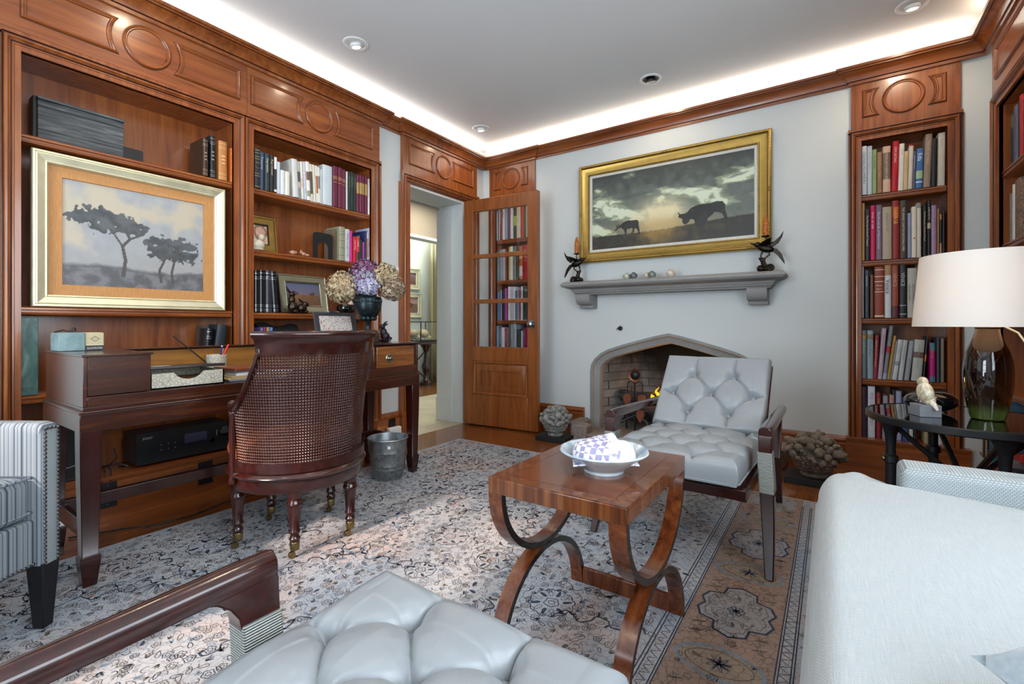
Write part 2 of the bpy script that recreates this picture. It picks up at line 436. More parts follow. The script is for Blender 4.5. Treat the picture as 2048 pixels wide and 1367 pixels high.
for a, b in ((2.70, 2.80), (3.635, 3.735)):
    mb.box((a, -.004, .2), (b, .03, 2.15)); mb.box((a - .012, -.03, 0), (b + .01, .03, .215)); mb.box((a - .018, -.036, .205), (b + .016, .03, .228))
frieze(mb, 2.722, 3.707, 2.232, 2.55, (2.789, 3.06), (3.374, 3.645), 3.22, mold=0)
struct(mb.build('trim_3', [M_woodV, M_glaze], None, *RL))
# ---------------------------------------------------------------- built-in bookcases
FR = {'L': lambda s: ((XL, s, 0), PI / 2), 'B': lambda s: ((s, YB, 0), 0), 'R': lambda s: ((XR, -s, 0), -PI / 2)}
SHELF = [(0, 0), (.006, .004), (.014, .004), (.018, .0), (.026, .0), (.03, .004), (.036, .003), (.042, -.006)]
def bookcase(wall, name, label, so, si, fr, shelves, depth=.235, zi=(.215, 2.163), ztop=2.55, plinth=(0, 0), group=None, shelf_s=None):
    """so: outer edges of the casing, si: opening, fr: (frieze s0, s1, left panel, right panel, ring centre)"""
    mid = (so[0] + so[1]) / 2; loc, rot = FR[wall](mid)
    root = thing(name, label, 'bookcase', loc, rot, group); T = Matrix.Translation((-mid, 0, 0))
    m = MB(T)
    m.box((si[0] - .02, .0, zi[0] - .03), (si[0], depth, zi[1])).box((si[1], .0, zi[0] - .03), (si[1] + .02, depth, zi[1]))
    m.box((si[0] - .02, .0, zi[1]), (si[1] + .02, depth + .02, zi[1] + .02)).box((si[0] - .02, depth, zi[0] - .03), (si[1] + .02, depth + .02, zi[1]))
    m.build('case', M_woodV, root)
    m = MB(T)
    for a, b in ((so[0], si[0] - .05), (si[1] + .05, so[1])):
        m.box((a, 0, .2), (b, .022, zi[1] + .062))
    m.box((so[0], 0, zi[1] + .05), (so[1], .022, zi[1] + .084))
    casing(m, si[0], si[1], zi[0], zi[1], prof=[(w * 62 / 66 if w < .08 else w, h) for w, h in CASE[2:]])
    m.build('face_frame', [M_woodV, M_glaze], root)
    for z in shelves:
        m = MB(T); a, b = shelf_s or si
        d0 = .03
        m.rings([[(x, d0 - .012 + (.012 - h * 2), z - w) for w, h in SHELF] + [(x, depth, z - .03), (x, depth, z)] for x in (a + .001, b - .001)])
        m.build('shelf', M_woodH, root)
    if fr:
        m = MB(T); frieze(m, fr[0], fr[1], zi[1] + .083, ztop, fr[2], fr[3], fr[4], mold=0); m.build('frieze_panel', [M_woodV if fr[1] - fr[0] < .7 else M_woodH, M_glaze], root)
    a, b = plinth
    m = MB(T); m.box((a, -.022, 0), (b, .03, .20)); m.box((si[0] - .03, -.03, .198), (si[1] + .03, depth, .215))
    m.rings([[(x, -.022 - w, z) for w, z in ((0, .185), (.006, .188), (.008, .196), (.014, .2), (.014, .206), (.018, .209), (.018, .216), (0, .218), (-.05, .218))] for x in (a, b)])
    m.build('plinth', M_woodH, root)
    return root
bookcase('L', 'bookcase', 'tall built-in cherry bookcase behind the desk holding the gilt framed tree painting', (.405, 1.461), (.494, 1.387),
         (.405, 1.459, (.492, .814), (1.099, 1.417), .956), [1.81, 1.04, .64], plinth=(.38, 1.461))
bookcase('L', 'bookcase', 'built-in cherry bookcase with four book shelves next to the white wall strip', (1.462, 2.496), (1.501, 2.403),
         (1.461, 2.476, (1.485, 1.804), (2.095, 2.41), 1.949), [1.81, 1.425, 1.033, .735], plinth=(1.461, 2.44))
bookcase('B', 'bookcase', 'narrow cherry bookcase in the corner behind the open glazed door', (-2.905, -2.335), (-2.82, -2.42),
         (-2.893, -2.35, (-2.836, -2.782), (-2.488, -2.428), -2.629), [1.81, 1.40, 1.0, .60], plinth=(-2.93, -2.32))
bookcase('B', 'bookcase', 'narrow cherry bookcase right of the fireplace wall, behind the table lamp', (.089, .65), (.16, .579),
         (.104, .638, (.165, .233), (.511, .574), .371), [1.81, 1.377, .999, .60], plinth=(.075, .68))
bookcase('R', 'bookcase', 'wide cherry bookcase on the right wall cut by the picture edge', (-3.76, -1.75), (-3.655, -1.85),
         (-3.735, -1.77, (-3.655, -2.95), (-2.5, -1.85), -2.725), [1.80, 1.40, 1.0, .60], plinth=(-3.80, -1.72))

# ---------------------------------------------------------------- the glazed door, standing open against the corner bookcase
DW, DH = .79, 2.12
dl = thing('door_1', None, None, (-2.915, 3.462, .015), R(5)); struct(dl)
m = MB(); th = .042; st = .105; top = .115
gx0, gx1 = st, DW - st; gz0 = .735; gz1 = DH - top; rail = .038
rails = [(gz0 + (gz1 - gz0) * k / 3) for k in range(4)]
m.box((0, 0, 0), (st, th, DH)).box((DW - st, 0, 0), (DW, th, DH)).box((st, 0, gz1), (DW - st, th, DH))
m.box((st, 0, 0), (DW - st, th, .29)).box((st, 0, .60), (DW - st, th, gz0))
for z in rails[1:3]: m.box((st, .002, z - rail / 2), (DW - st, th - .002, z + rail / 2))
struct(m.build('door_frame', M_woodD, dl, bevel=.003))
m = MB(); fn = lambda a, b, h: (a, -h, b)
m.box((st + .02, .012, .31), (DW - st - .02, .03, .58))
z0, z1 = .29, .60
m.sweep([(st, z0), (st, z1), (DW - st, z1), (DW - st, z0)], [(0, .004), (-.004, .008), (-.012, .006), (-.02, -.002), (-.026, -.016)], lambda a, b, h: (a, -h, b), closed=True)
m.sweep([(st + .028, z0 + .028), (st + .028, z1 - .028), (DW - st - .028, z1 - .028), (DW - st - .028, z0 + .028)], [(0, -.012), (-.022, -.003), (-.06, -.003)], lambda a, b, h: (a, -h, b), closed=True)
struct(m.build('door_panel', M_woodD, dl))
Mg = pane_glass('door_glass')
for k in range(3):
    a, b = rails[k] + (rail / 2 if k else 0), rails[k + 1] - (rail / 2 if k < 2 else 0)
    struct(MB().box((st - .004, .019, a - .004), (DW - st + .004, .023, b + .004)).build('door_pane', Mg, dl))
m = MB(); KZ = .945; kx = DW - .055
rose = [(math.cos(2 * PI * k / 20) * .026, math.sin(2 * PI * k / 20) * .041) for k in range(20)]
m.prism([(kx + a, KZ + b) for a, b in rose], 0, .008, fn=lambda a, b, h: (a, -h, b))
Mk = Matrix.Translation((kx, -.008, KZ)) @ Matrix.Rotation(PI / 2, 4, 'X')
m.lathe([(.011, 0), (.011, .025), (.02, .03), (.028, .042), (.029, .05), (.024, .058), (.01, .063), (0, .064)], M=Mk, seg=20)
struct(m.build('door_knob', M_steel, dl))

# ---------------------------------------------------------------- fireplace
fp = thing('fireplace', 'pointed arch stone fireplace with sooty brick firebox and a lit gas fire', 'fireplace', (FX, 3.86, 0))
T = Matrix.Translation((-FX, -3.86, 0))
SP = [(0, 0), (0, .012), (.008, .018), (.018, .018), (.024, .012), (.027, .002), (.03, -.006), (.075, -.02), (.080, -.032), (.084, -.075), (.084, -.10)]
m = MB(T); m.sweep(arch(), [(-w, h) for w, h in SP], lambda a, b, h: (a, 3.858 - h, b))
m.build('stone_surround', M_stone, fp, sharp=40)
m = MB(T)
for (i, side) in ((2, 1), (5, 1), (7, 1), (11, 1), (14, 1)):
    pass
x0, x1 = FX - .605, FX + .605; bx0, bx1 = FX - .40, FX + .40; yb = 4.42
pl = [(x0, 3.93), (bx0, yb), (bx1, yb), (x1, 3.93)]
for a, b in zip(pl, pl[1:]): m.add([(a[0], a[1], 0), (b[0], b[1], 0), (b[0], b[1], 1.0), (a[0], a[1], 1.0)], [(0, 1, 2, 3)])
m.add([(x0 - .1, 3.87, .99), (x1 + .1, 3.87, .99), (bx1, yb, .99), (bx0, yb, .99)], [(0, 1, 2, 3)])
m.box((x0 - .09, 3.93, 0), (x0 - .002, 3.96, 1.0)).box((x1 + .002, 3.93, 0), (x1 + .09, 3.96, 1.0))
m.build('firebox', M_brick, fp, recalc=False)
m = MB(T); m.box((FX - .69, 3.60, 0), (FX + .69, 4.5, .045))
m.build('hearth_slab', M_hearth, fp, bevel=.005)
m = MB(T); cz = .13
m.prism([(FX - .78, 3.85), (FX - .78, 3.62), (FX - .70, 3.50), (FX - .56, 3.50), (FX - .56, 3.62), (FX - .66, 3.66), (FX - .66, 3.78), (FX - .70, 3.85)], 0, cz)
m.prism([(FX + .84, 3.85), (FX + .70, 3.85), (FX + .66, 3.78), (FX + .66, 3.66), (FX + .56, 3.62), (FX + .56, 3.50), (FX + .78, 3.50), (FX + .84, 3.62)], 0, cz)
m.box((FX - .56, 3.50, 0), (FX + .56, 3.62, .07))
m.build('hearth_curb', M_hearth, fp, bevel=.012)
# gas logs, grate, flames
lg = thing('gas_log_set', 'stack of charred gas logs on an iron grate inside the firebox', 'fire logs', (FX - .10, 4.12, .046)); 
t = NT('charred_bark'); v = t.coord((1, 8, 8)); a = t.noise(v, 9, 5, .7); t.col(t.ramp(a, [(.3, '17161a'), (.55, '3d3b3c'), (.8, '6a6462')])); t.set(Roughness=.95); t.bump(a, .8, .01); M_log = t.m
def log(p0, p1, r, parent):
    p0, p1 = Vector(p0), Vector(p1); n = 12; pts = [p0.lerp(p1, k / n) + Vector((0, 0, .008 * math.sin(k * 1.3))) for k in range(n + 1)]
    MB().tube(pts, [r * (1 + .1 * math.sin(k * 2.1) + .05 * math.cos(k * 3.7)) for k in range(n + 1)], 14).build('log', M_log, parent)
log((-.33, -.08, .16), (.33, -.10, .15), .058, lg); log((-.30, .06, .17), (.36, .05, .16), .06, lg); log((-.40, -.02, .27), (.05, .02, .25), .05, lg); log((-.02, .03, .26), (.36, -.06, .27), .045, lg)
m = MB()
for k in range(7):
    x = -.30 + .1 * k; m.tube([(x, -.20, .17), (x, -.17, .09), (x, .14, .09)], .008, 6)
for y in (-.14, .10): m.tube([(-.34, y, .08), (.34, y, .08)], .008, 6)
for x in (-.3, .3):
    for y in (-.14, .10): m.tube([(x, y, .08), (x, y, 0)], .008, 6)
m.build('grate', M_black, lg)
fl = NT('flame'); fl.t.nodes.remove(fl.b); e = fl.n('ShaderNodeEmission'); v = fl.coord(); sp = fl.n('ShaderNodeSeparateXYZ'); fl.l(v, sp.inputs[0])
cc = fl.ramp(fl.math('MULTIPLY', sp.outputs[2], 4.2), [(0, 'ffb020'), (.45, 'ff7a08'), (1, 'd83c04')]); fl.l(cc, e.inputs[0]); e.inputs[1].default_value = 1.7; fl.l(e.outputs[0], fl.out.inputs[0])
def flame(x, y, z, h, w, parent):
    m = MB(); n = 9; prof = [.35, .8, 1, .92, .75, .55, .38, .22, .1, 0.01]
    m.tube([(x + .014 * math.sin(k * 1.1 + x * 40), y, z + h * k / n) for k in range(n + 1)], [w * p for p in prof], 9, flat=1.).build('flame', fl.m, parent)
fr = thing('fire', 'orange gas flames licking up behind the lounge chair back', 'flame', (FX - .12, 4.12, .33), group=None)
for x, y, h, w in ((-.075, -.06, .045, .014), (-.03, -.07, .12, .018), (.015, -.06, .15, .02), (.05, -.07, .07, .016), (.10, -.05, .16, .026), (.17, -.05, .1, .02), (.23, -.06, .13, .02)):
    flame(x, y, -.02, h, w, fr)
pl_ = bpy.data.lights.new('firelight', 'POINT'); pl_.energy = 2.5; pl_.color = (1, .5, .15); pl_.shadow_soft_size = .06
po = bpy.data.objects.new('firelight', pl_); COL.objects.link(po); po.location = (FX + .05, 4.0, .48)
# sunflower andiron
an = thing('andiron', 'wrought iron andiron topped by a copper sunflower', 'andiron', (-1.352, 3.80, .046))
M_cop = metal('weathered_copper', '8a5540', .45, vary=.25)
m = MB(); m.tube([(0, 0, 0.02), (0, 0, .43)], .009, 8)
m.tube([(0, 0, .16), (-.11, -.06, .10), (-.15, -.07, .0)], .009, 8); m.tube([(0, 0, .16), (.10, -.02, .12), (.17, -.04, .0)], .009, 8); m.tube([(0, 0, .1), (0, .3, .1), (0, .32, 0)], .009, 8)
for sx in (-1, 1):
    m.tube([(0, 0, .41)] + [(sx * (.034 + .03 * math.cos(a)), 0, .41 + .028 * math.sin(a)) for a in [PI - k * PI / 8 for k in range(9)]] + [(sx * .064, 0, .33)], .005, 6)
    m.tube([(sx * (.03 + .026 * math.cos(a)), 0, .225 + .026 * math.sin(a)) for a in [k * PI / 8 for k in range(15)]], .005, 6)
m.build('stand', M_black, an)
m = MB()
for k in range(16):
    a = 2 * PI * k / 16; c, s_ = math.cos(a), math.sin(a)
    m.add([(.034 * c + .012 * s_, -.005, .49 + .034 * s_ - .012 * c), (.034 * c - .012 * s_, -.005, .49 + .034 * s_ + .012 * c), (.062 * c, -.014, .49 + .062 * s_), (.045 * c, .006, .49 + .045 * s_)], [(0, 2, 1), (0, 3, 2), (1, 2, 3), (0, 1, 3)])
m.build('petals', M_cop, an)
MB().ball((0, -.004, .49), (.038, .02, .038)).build('seed_head', M_black, an)
for sx in (-1, 1):
    m = MB()
    lf = [(0, .34), (.022, .335), (.034, .31), (.03, .28), (.014, .25), (0, .235), (-.014, .25), (-.03, .28), (-.034, .31), (-.022, .335)]
    m.prism([(sx * .062 + a, b - .005) for a, b in lf], -.012, -.006, fn=lambda a, b, h: (a, h - abs(a - sx * .062) * .3, b)); m.build('leaf', M_cop, an)
m = MB(); m.prism([(.05 + a, b - .13) for a, b in lf], -.02, -.014, fn=lambda a, b, h: (a, h, b)); m.build('leaf', M_cop, an)
# gas key plate on the wall
gk = MB(); gk.lathe([(.02, 0), (.02, .006), (.008, .008), (.007, .03), (0, .03)], M=Matrix.Rotation(PI / 2, 4, 'X'), seg=16)
gk.tube([(-.022, -.034, -.012), (.0, -.034, .012), (.02, -.034, -.012)], .004, 6).tube([(-.012, -.034, -.002), (.012, -.034, -.004)], .003, 6)
tag(gk.build('gas_key', M_black, None, (-1.5, 3.857, .925)), 'small black gas valve key sticking out of the wall above the arch', 'gas key')

# mantel shelf on two corbels
mt = thing('mantel_shelf', 'long grey cast stone mantel shelf on two corbels below the cattle painting', 'mantel', (-1.108, 3.858, 1.215))
prof = [(.0, 0), (.135, 0), (.14, .012), (.15, .016), (.152, .026), (.158, .03), (.17, .05), (.2, .058), (.225, .066), (.24, .08), (.236, .095), (.222, .106), (.21, .11), (0, .11)]
m = MB(); w = .625
pth = [(w, 0), (w, -.001), (-w, -.001), (-w, 0)]
rings = []
for d, z in prof:
    pass
for sx in (-1, 1):
    pass
sec = []
for d, z in prof:
    e = d - .0; sec.append((d, z))
rg = []
for x0_, y0_ in ((-1, 0), (-1, 1), (1, 1), (1, 0)):
    ring = []
    for d, z in sec:
        ring.append((x0_ * (w + d * .95), -(d if y0_ else 0), z))
    rg.append(ring)
m.rings(rg, close=True); m.build('slab', M_stone, mt, bevel=.003, sharp=25)
for cx in (-.67, .67):
    m = MB(); cp = [(0, 0), (.17, 0), (.172, -.02)] + [(.10 + .072 * math.cos(a), -.02 - .07 * math.sin(a)) for a in [k * PI / 2 / 8 for k in range(1, 9)]][:6] + [(.085, -.088), (.085, -.115), (0, -.115)]
    m.prism(cp, cx - .065, cx + .065, fn=lambda a, b, h: (h, -a, b)); m.build('corbel', M_stone, mt, bevel=.003)
# ---------------------------------------------------------------- rug: every outline of the woven pattern drawn as flat yarn-coloured shapes
RX0, RX1, RY0, RY1 = -2.56, .06, -.95, 2.985
t = NT('rug_field'); v = t.coord(); a = t.noise(v, 1.7, 3, .5); b = t.noise(v, 2.6, 2, .5, .5); c = t.noise(t.coord((1, 60, 1)), 6, 3); d = t.noise(v, 160, 2)
k = t.mix(t.ramp(a, [(.42, 0.), (.62, 1.)]), 'a9abb0', '8c9aa9'); k = t.mix(t.ramp(b, [(.5, 0.), (.68, 1.)]), k, 'b39e97'); k = t.mix(t.math('MULTIPLY', c, .3), k, 'cbc7c2')
vv = t.n('ShaderNodeVectorMath', operation='ADD'); nz = t.n('ShaderNodeTexNoise'); nz.inputs['Scale'].default_value = 26; nz.inputs['Detail'].default_value = 2; t.l(v, nz.inputs['Vector'])
sc_ = t.n('ShaderNodeVectorMath', operation='SCALE'); sc_.inputs['Scale'].default_value = .035; t.l(nz.outputs['Color'], sc_.inputs[0]); t.l(v, vv.inputs[0]); t.l(sc_.outputs[0], vv.inputs[1])
def trace(scale, w_):
    vo = t.n('ShaderNodeTexVoronoi', feature='DISTANCE_TO_EDGE'); vo.inputs['Scale'].default_value = scale; t.l(vv.outputs[0], vo.inputs['Vector'])
    return t.ramp(vo.outputs['Distance'], [(w_ * .5, 1.), (w_, 0.)])
k = t.mix(t.math('MULTIPLY', trace(38, .05), .5), k, '4c4b52')
t.col(t.mix(t.math('MULTIPLY', d, .45), k, '83868c')); t.set(Roughness=.95, Specular_IOR_Level=.1, Sheen_Weight=.15); t.bump(t.noise(v, 400, 2), .5, .002); M_rug = t.m
def yarn(name, c, c2):
    t = NT(name); t.col(t.mix(t.noise(t.coord(), 30, 3), c, c2)); t.set(Roughness=.95, Specular_IOR_Level=.1); return t.m
def traced(name, c, c2):
    t = NT(name); v = t.coord(); k = t.mix(t.noise(v, 30, 3), c, c2); vv = t.n('ShaderNodeVectorMath', operation='ADD'); nz = t.n('ShaderNodeTexNoise'); nz.inputs['Scale'].default_value = 26; t.l(v, nz.inputs['Vector'])
    sc_ = t.n('ShaderNodeVectorMath', operation='SCALE'); sc_.inputs['Scale'].default_value = .04; t.l(nz.outputs['Color'], sc_.inputs[0]); t.l(v, vv.inputs[0]); t.l(sc_.outputs[0], vv.inputs[1])
    vo = t.n('ShaderNodeTexVoronoi', feature='DISTANCE_TO_EDGE'); vo.inputs['Scale'].default_value = 40; t.l(vv.outputs[0], vo.inputs['Vector'])
    t.col(t.mix(t.ramp(vo.outputs['Distance'], [(.03, .45), (.06, 0.)]), k, '463f3e')); t.set(Roughness=.95, Specular_IOR_Level=.1); return t.m
M_yn = [M_rug, yarn('yarn_navy', '1e2534', '4f5766'), yarn('yarn_umber', '4a413d', '766c66'), yarn('yarn_slate', '5c6b78', '8793a0'), yarn('yarn_rose', 'a2746c', 'bd9a92'),
        traced('yarn_terracotta', '8a7468', '9c877b'), traced('yarn_lilac', '8a8688', '9b979a'), traced('yarn_ochre', '8a7a6c', '9a8a7b')]
mb = MB(); mb.box((RX0, RY0, 0), (RX1, RY1, .012))
rr = random.Random(11)
ZR = .0126
def inside(x, y): return RX0 + .012 < x < RX1 - .012 and RY0 + .012 < y < RY1 - .012
def poly(pts, m, z=ZR):
    if all(inside(*p) for p in pts): mb.add([(x, y, z) for x, y in pts], [tuple(range(len(pts)))], m)
def ribbon(pts, w, m, closed=False, z=ZR):
    n = len(pts)
    if not all(inside(*p) for p in pts): return
    L = []
    for i in range(n):
        a = pts[i - 1] if (i or closed) else pts[i]; b = pts[(i + 1) % n] if (i < n - 1 or closed) else pts[i]
        dx, dy = b[0] - a[0], b[1] - a[1]; q = math.hypot(dx, dy) or 1
        ww = w(i / max(n - 1, 1)) if callable(w) else w
        L.append((-dy / q * ww / 2, dx / q * ww / 2))
    vs = [(p[0] + o[0], p[1] + o[1], z) for p, o in zip(pts, L)] + [(p[0] - o[0], p[1] - o[1], z) for p, o in zip(pts, L)]
    fs = [(i, (i + 1) % n, n + (i + 1) % n, n + i) for i in range(n if closed else n - 1)]
    mb.add(vs, fs, m)
def loop(cx, cy, r, lobes, depth, w, m, rot=0., seg=None, sx=1., sy=1.):
    seg = seg or max(10, lobes * 5)
    pts = []
    for i in range(seg):
        a = 2 * PI * i / seg; k = r * (1 - depth + depth * abs(math.cos(lobes * a / 2)))
        x, y = k * math.cos(a) * sx, k * math.sin(a) * sy
        pts.append((cx + x * math.cos(rot) - y * math.sin(rot), cy + x * math.sin(rot) + y * math.cos(rot)))
    ribbon(pts, w, m, True); return pts
def drop(cx, cy, L, W, a, m, fill=True, w=.0022):
    pts = []
    for k in range(10):
        q = 2 * PI * k / 10; x = L * (.5 - .5 * math.cos(q)); y = W * math.sin(q) * (1 - .55 * x / L)
        y += .25 * L * (x / L) ** 2
        pts.append((cx + x * math.cos(a) - y * math.sin(a), cy + x * math.sin(a) + y * math.cos(a)))
    poly(pts, m) if fill else ribbon(pts, w, m, True)
def rosette(cx, cy, r, m1, m2, n=12):
    loop(cx, cy, r * .36, 5, .25, .0032, m1); loop(cx, cy, r * .16, 4, .2, .003, m2)
    for k in range(n):
        a = 2 * PI * k / n; x, y = cx + r * .5 * math.cos(a), cy + r * .5 * math.sin(a)
        drop(x, y, r * .48, r * .13, a - .1, m1 if k % 2 else m2, fill=(k % 2 == 1))
    loop(cx, cy, r * 1.08, n, .12, .0034, m1)
def palmette(cx, cy, r, a, m1, m2):
    for k in range(-4, 5):
        q = a + k * .33; drop(cx + .12 * r * math.cos(q), cy + .12 * r * math.sin(q), r * (1 - .06 * abs(k)), r * .12, q, m1 if k % 2 else m2, fill=k % 2 == 1, w=.003)
    loop(cx - .1 * r * math.cos(a), cy - .1 * r * math.sin(a), r * .25, 5, .2, .003, m1)
BX = -.45   # where the border begins on the sofa side
def vine(x, y, a, n, w=.0048, m=1):
    # a long stem that snakes gently, with paired leaves and little blossoms
    pts = [(x, y)]; ph = rr.random() * 6; base = a; bend = rr.uniform(-.5, .5); wl = rr.uniform(.10, .16); st = .0085
    for i in range(n):
        s_ = i * st; h = base + bend * s_ + 1.05 * math.sin(s_ * 2 * PI / wl + ph) + .35 * math.sin(s_ * 2 * PI / .047 + ph * 2)
        x += st * math.cos(h); y += st * math.sin(h)
        if not inside(x, y) or x > BX - .02: break
        pts.append((x, y))
        if i % 7 == 3:
            sd = 1 if (i // 7) % 2 else -1; drop(x, y, rr.uniform(.015, .024), .0056, h + sd * rr.uniform(.7, 1.2), m, fill=rr.random() < .7)
        if i % 19 == 11: loop(x + .018 * math.cos(h + 1.4), y + .018 * math.sin(h + 1.4), rr.uniform(.011, .017), 5, .3, .0024, 2)
    if len(pts) > 6: ribbon(pts, lambda t: w * (.6 + .4 * abs(math.sin(t * 11))), m)
placed = []
for i in range(46):
    for _ in range(30):
        x, y = rr.uniform(RX0 + .12, BX - .12), rr.uniform(RY0 + .12, RY1 - .12)
        if all((x - p) ** 2 + (y - q_) ** 2 > .27 ** 2 for p, q_ in placed): break
    else: continue
    placed.append((x, y)); r = rr.uniform(.055, .1); c1 = rr.choice((1, 1, 2, 3)); c2 = rr.choice((2, 2, 3, 4, 1))
    if rr.random() < .55: rosette(x, y, r, c1, c2, rr.choice((10, 12, 14)))
    else: palmette(x, y, r, rr.uniform(0, 6.28), c1, c2)
    if rr.random() < .3: loop(x, y, r * 1.5, 14, .1, .0036, 3)
for i in range(8):
    for j in range(13):
        vine(RX0 + .1 + (i + rr.uniform(.1, .9)) * (BX - RX0 - .2) / 8, RY0 + .1 + (j + rr.uniform(.1, .9)) * (RY1 - RY0 - .2) / 13, rr.uniform(0, 6.28), rr.randint(35, 90), rr.choice((.0042, .0052, .006)), 1 if rr.random() < .8 else 2)
def small(x, y, m=None):
    k = rr.random(); m = m or rr.choice((1, 2, 2, 2, 3, 2, 1)); a = rr.uniform(0, 6.28); s = rr.uniform(.8, 1.25)
    if k < .3: loop(x, y, .014 * s, 5, .35, .0024, m, a); loop(x, y, .006 * s, 3, .1, .0022, m, a, 8)
    elif k < .55: drop(x, y, .026 * s, .008 * s, a, m, fill=rr.random() < .2)
    elif k < .8:
        pts = [(x + .014 * s * math.cos(a + q * .5) * (1 - q * .07), y + .014 * s * math.sin(a + q * .5) * (1 - q * .07)) for q in range(9)]; ribbon(pts, .0022, m)
    else:
        for q in (-.5, 0, .5): drop(x, y, .019 * s, .0035 * s, a + q, m, fill=rr.random() < .5, w=.0018)
gx = .03
nx = int((BX - RX0) / gx); ny = int((RY1 - RY0) / gx)
for i in range(nx):
    for j in range(ny):
        x = RX0 + .03 + (i + rr.uniform(.15, .85)) * gx; y = RY0 + .02 + (j + rr.uniform(.15, .85)) * gx
        if x > BX - .02 or rr.random() < .12: continue
        if any((x - p) ** 2 + (y - q_) ** 2 < .06 ** 2 for p, q_ in placed): continue
        small(x, y)
for i in range(40): loop(rr.uniform(RX0 + .1, BX - .1), rr.uniform(RY0 + .1, RY1 - .1), .013, 5, .3, .005, rr.choice((4, 4, 7)))
# border on the sofa side: guard stripes with zigzag, cartouches on a terracotta ground
def strip(x0, x1, m): mb.add([(x0, RY0 + .012, .0122), (x1, RY0 + .012, .0122), (x1, RY1 - .012, .0122), (x0, RY1 - .012, .0122)], [(0, 1, 2, 3)], m)
strip(-.40, -.125, 5)
for x in (-.452, -.442, -.405, -.398, -.128, -.121, -.092, -.085):
    ribbon([(x, RY0 + .02 + k * .1) for k in range(39)], .0036, 1)
for x0 in (-.4235, -.1065):
    y = RY0 + .03; k = 0
    while y < RY1 - .05:
        ribbon([(x0 - .012, y), (x0 + .012, y + .012), (x0 - .012, y + .03)], .003, 1); y += .034; k += 1
y = 2.86; k = 0
while y > RY0 + .2:
    cx = -.262
    if k % 2 == 0:
        H, W = .155, .112; out = []
        sh = [(0, 1), (.42, .86), (.46, .58), (.86, .50), (1, .22), (.86, 0), (1, -.22), (.86, -.50), (.46, -.58), (.42, -.86), (0, -1)]
        out = [(cx + a * W, y + b * H) for a, b in sh] + [(cx - a * W, y + b * H) for a, b in sh[-2:0:-1]]
        mb.add([(p[0], p[1], .0124) for p in out], [tuple(range(len(out)))], 6)
        ribbon(out, .0085, 1, True); inn = [(cx + (p[0] - cx) * .82, y + (p[1] - y) * .85) for p in out]; ribbon(inn, .0028, 2, True)
        loop(cx, y, .026, 6, .3, .004, 1)
        for q in range(8): drop(cx, y, .02, .005, q * PI / 4, 1)
        for sy in (-1, 1):
            for q in range(5): drop(cx - .06 + q * .03, y + sy * .07 - sy * .012 * abs(q - 2), .026, .006, sy * PI / 2 + .3 * (2 - q), 2, fill=q % 2 == 0)
            for q in range(4): loop(cx + rr.uniform(-.06, .06), y + sy * rr.uniform(.03, .1), .012, 5, .3, .0024, 2)
        y -= .29
    else:
        out = [(cx + .115 * math.copysign(abs(math.cos(a)) ** 1.3, math.cos(a)), y + .07 * math.sin(a)) for a in [2 * PI * q / 32 for q in range(32)]]
        mb.add([(p[0], p[1], .0124) for p in out], [tuple(range(len(out)))], 7)
        ribbon(out, .010, 3, True); ribbon([(cx + (p[0] - cx) * .78, y + (p[1] - y) * .75) for p in out], .0032, 2, True)
        for q in range(9): drop(cx, y, .034, .006, q * PI / 4.5, 1, fill=q % 2 == 0)
        y -= .29
    for sx in (-1, 1):
        for yy in (-.12, -.17): 
            for q in range(4): drop(cx + sx * .088, y + .29 + yy, .022, .0055, q * PI / 2 + .2, 2, fill=q % 2 == 0)
            loop(cx + sx * .06, y + .29 + yy + .025, .011, 5, .3, .0024, 2)
    k += 1
for i in range(180):
    small(rr.uniform(-.38, -.14), rr.uniform(RY0 + .05, RY1 - .05), 2)
for i in range(240): small(rr.uniform(-.075, RX1 - .02), rr.uniform(RY0 + .04, RY1 - .04))
rug = mb.build('area_rug', M_yn, recalc=False)
tag(rug, 'large faded oriental rug in cream and grey blue with navy outlined vines', 'rug')
# ---------------------------------------------------------------- writing desk made from a square piano
DX0, DX1, DY0, DY1 = -2.70, -2.205, .515, 2.175
dk = thing('writing_desk', 'antique square piano desk in worn mahogany along the bookcases', 'desk', ((DX0 + DX1) / 2, (DY0 + DY1) / 2, 0))
T = Matrix.Translation((-(DX0 + DX1) / 2, -(DY0 + DY1) / 2, 0))
M_deskY = wood('old_mahogany_front', '220c07', '3a190c', '5a3018', axis='Y', scale=1.2, rough=.2, coat=.5)
M_deskP = wood('old_mahogany_lid', '230e08', '3a1a0d', '502814', axis='Y', scale=1.1, rough=.18, coat=.5)
# stand
MB(T).box((DX0, DY0, .572), (DX1, DY1, .638)).build('stand_rail', M_deskY, dk, bevel=.002)
MB(T).box((DX0 - .004, DY0 - .004, .638), (DX1 + .006, DY1 + .004, .6475)).build('stand_moulding', M_deskP, dk, bevel=.003)
for y in (DY0, DY1 - .062):
    for x in (DX0, DX1 - .062):
        m = MB(T); cx, cy = x + .031, y + .031
        sq = lambda r, z: [(cx - r, cy - r, z), (cx + r, cy - r, z), (cx + r, cy + r, z), (cx - r, cy + r, z)]
        m.rings([sq(.031, .60), sq(.030, .45), sq(.0235, .128), sq(.0295, .118), sq(.029, .10), sq(.02, .0128 if x > -2.4 else 0)])
        m.build('leg', M_mahog, dk, bevel=.002)
m = MB(T)
for y in (DY0 + .022, DY1 - .042): m.box((DX0 + .04, y, .17), (DX1 - .04, y + .02, .235))
m.box((DX0 + .1, DY0 + .04, .195), (DX0 + .13, DY1 - .04, .245)); m.build('stretcher', M_mahog, dk, bevel=.002)
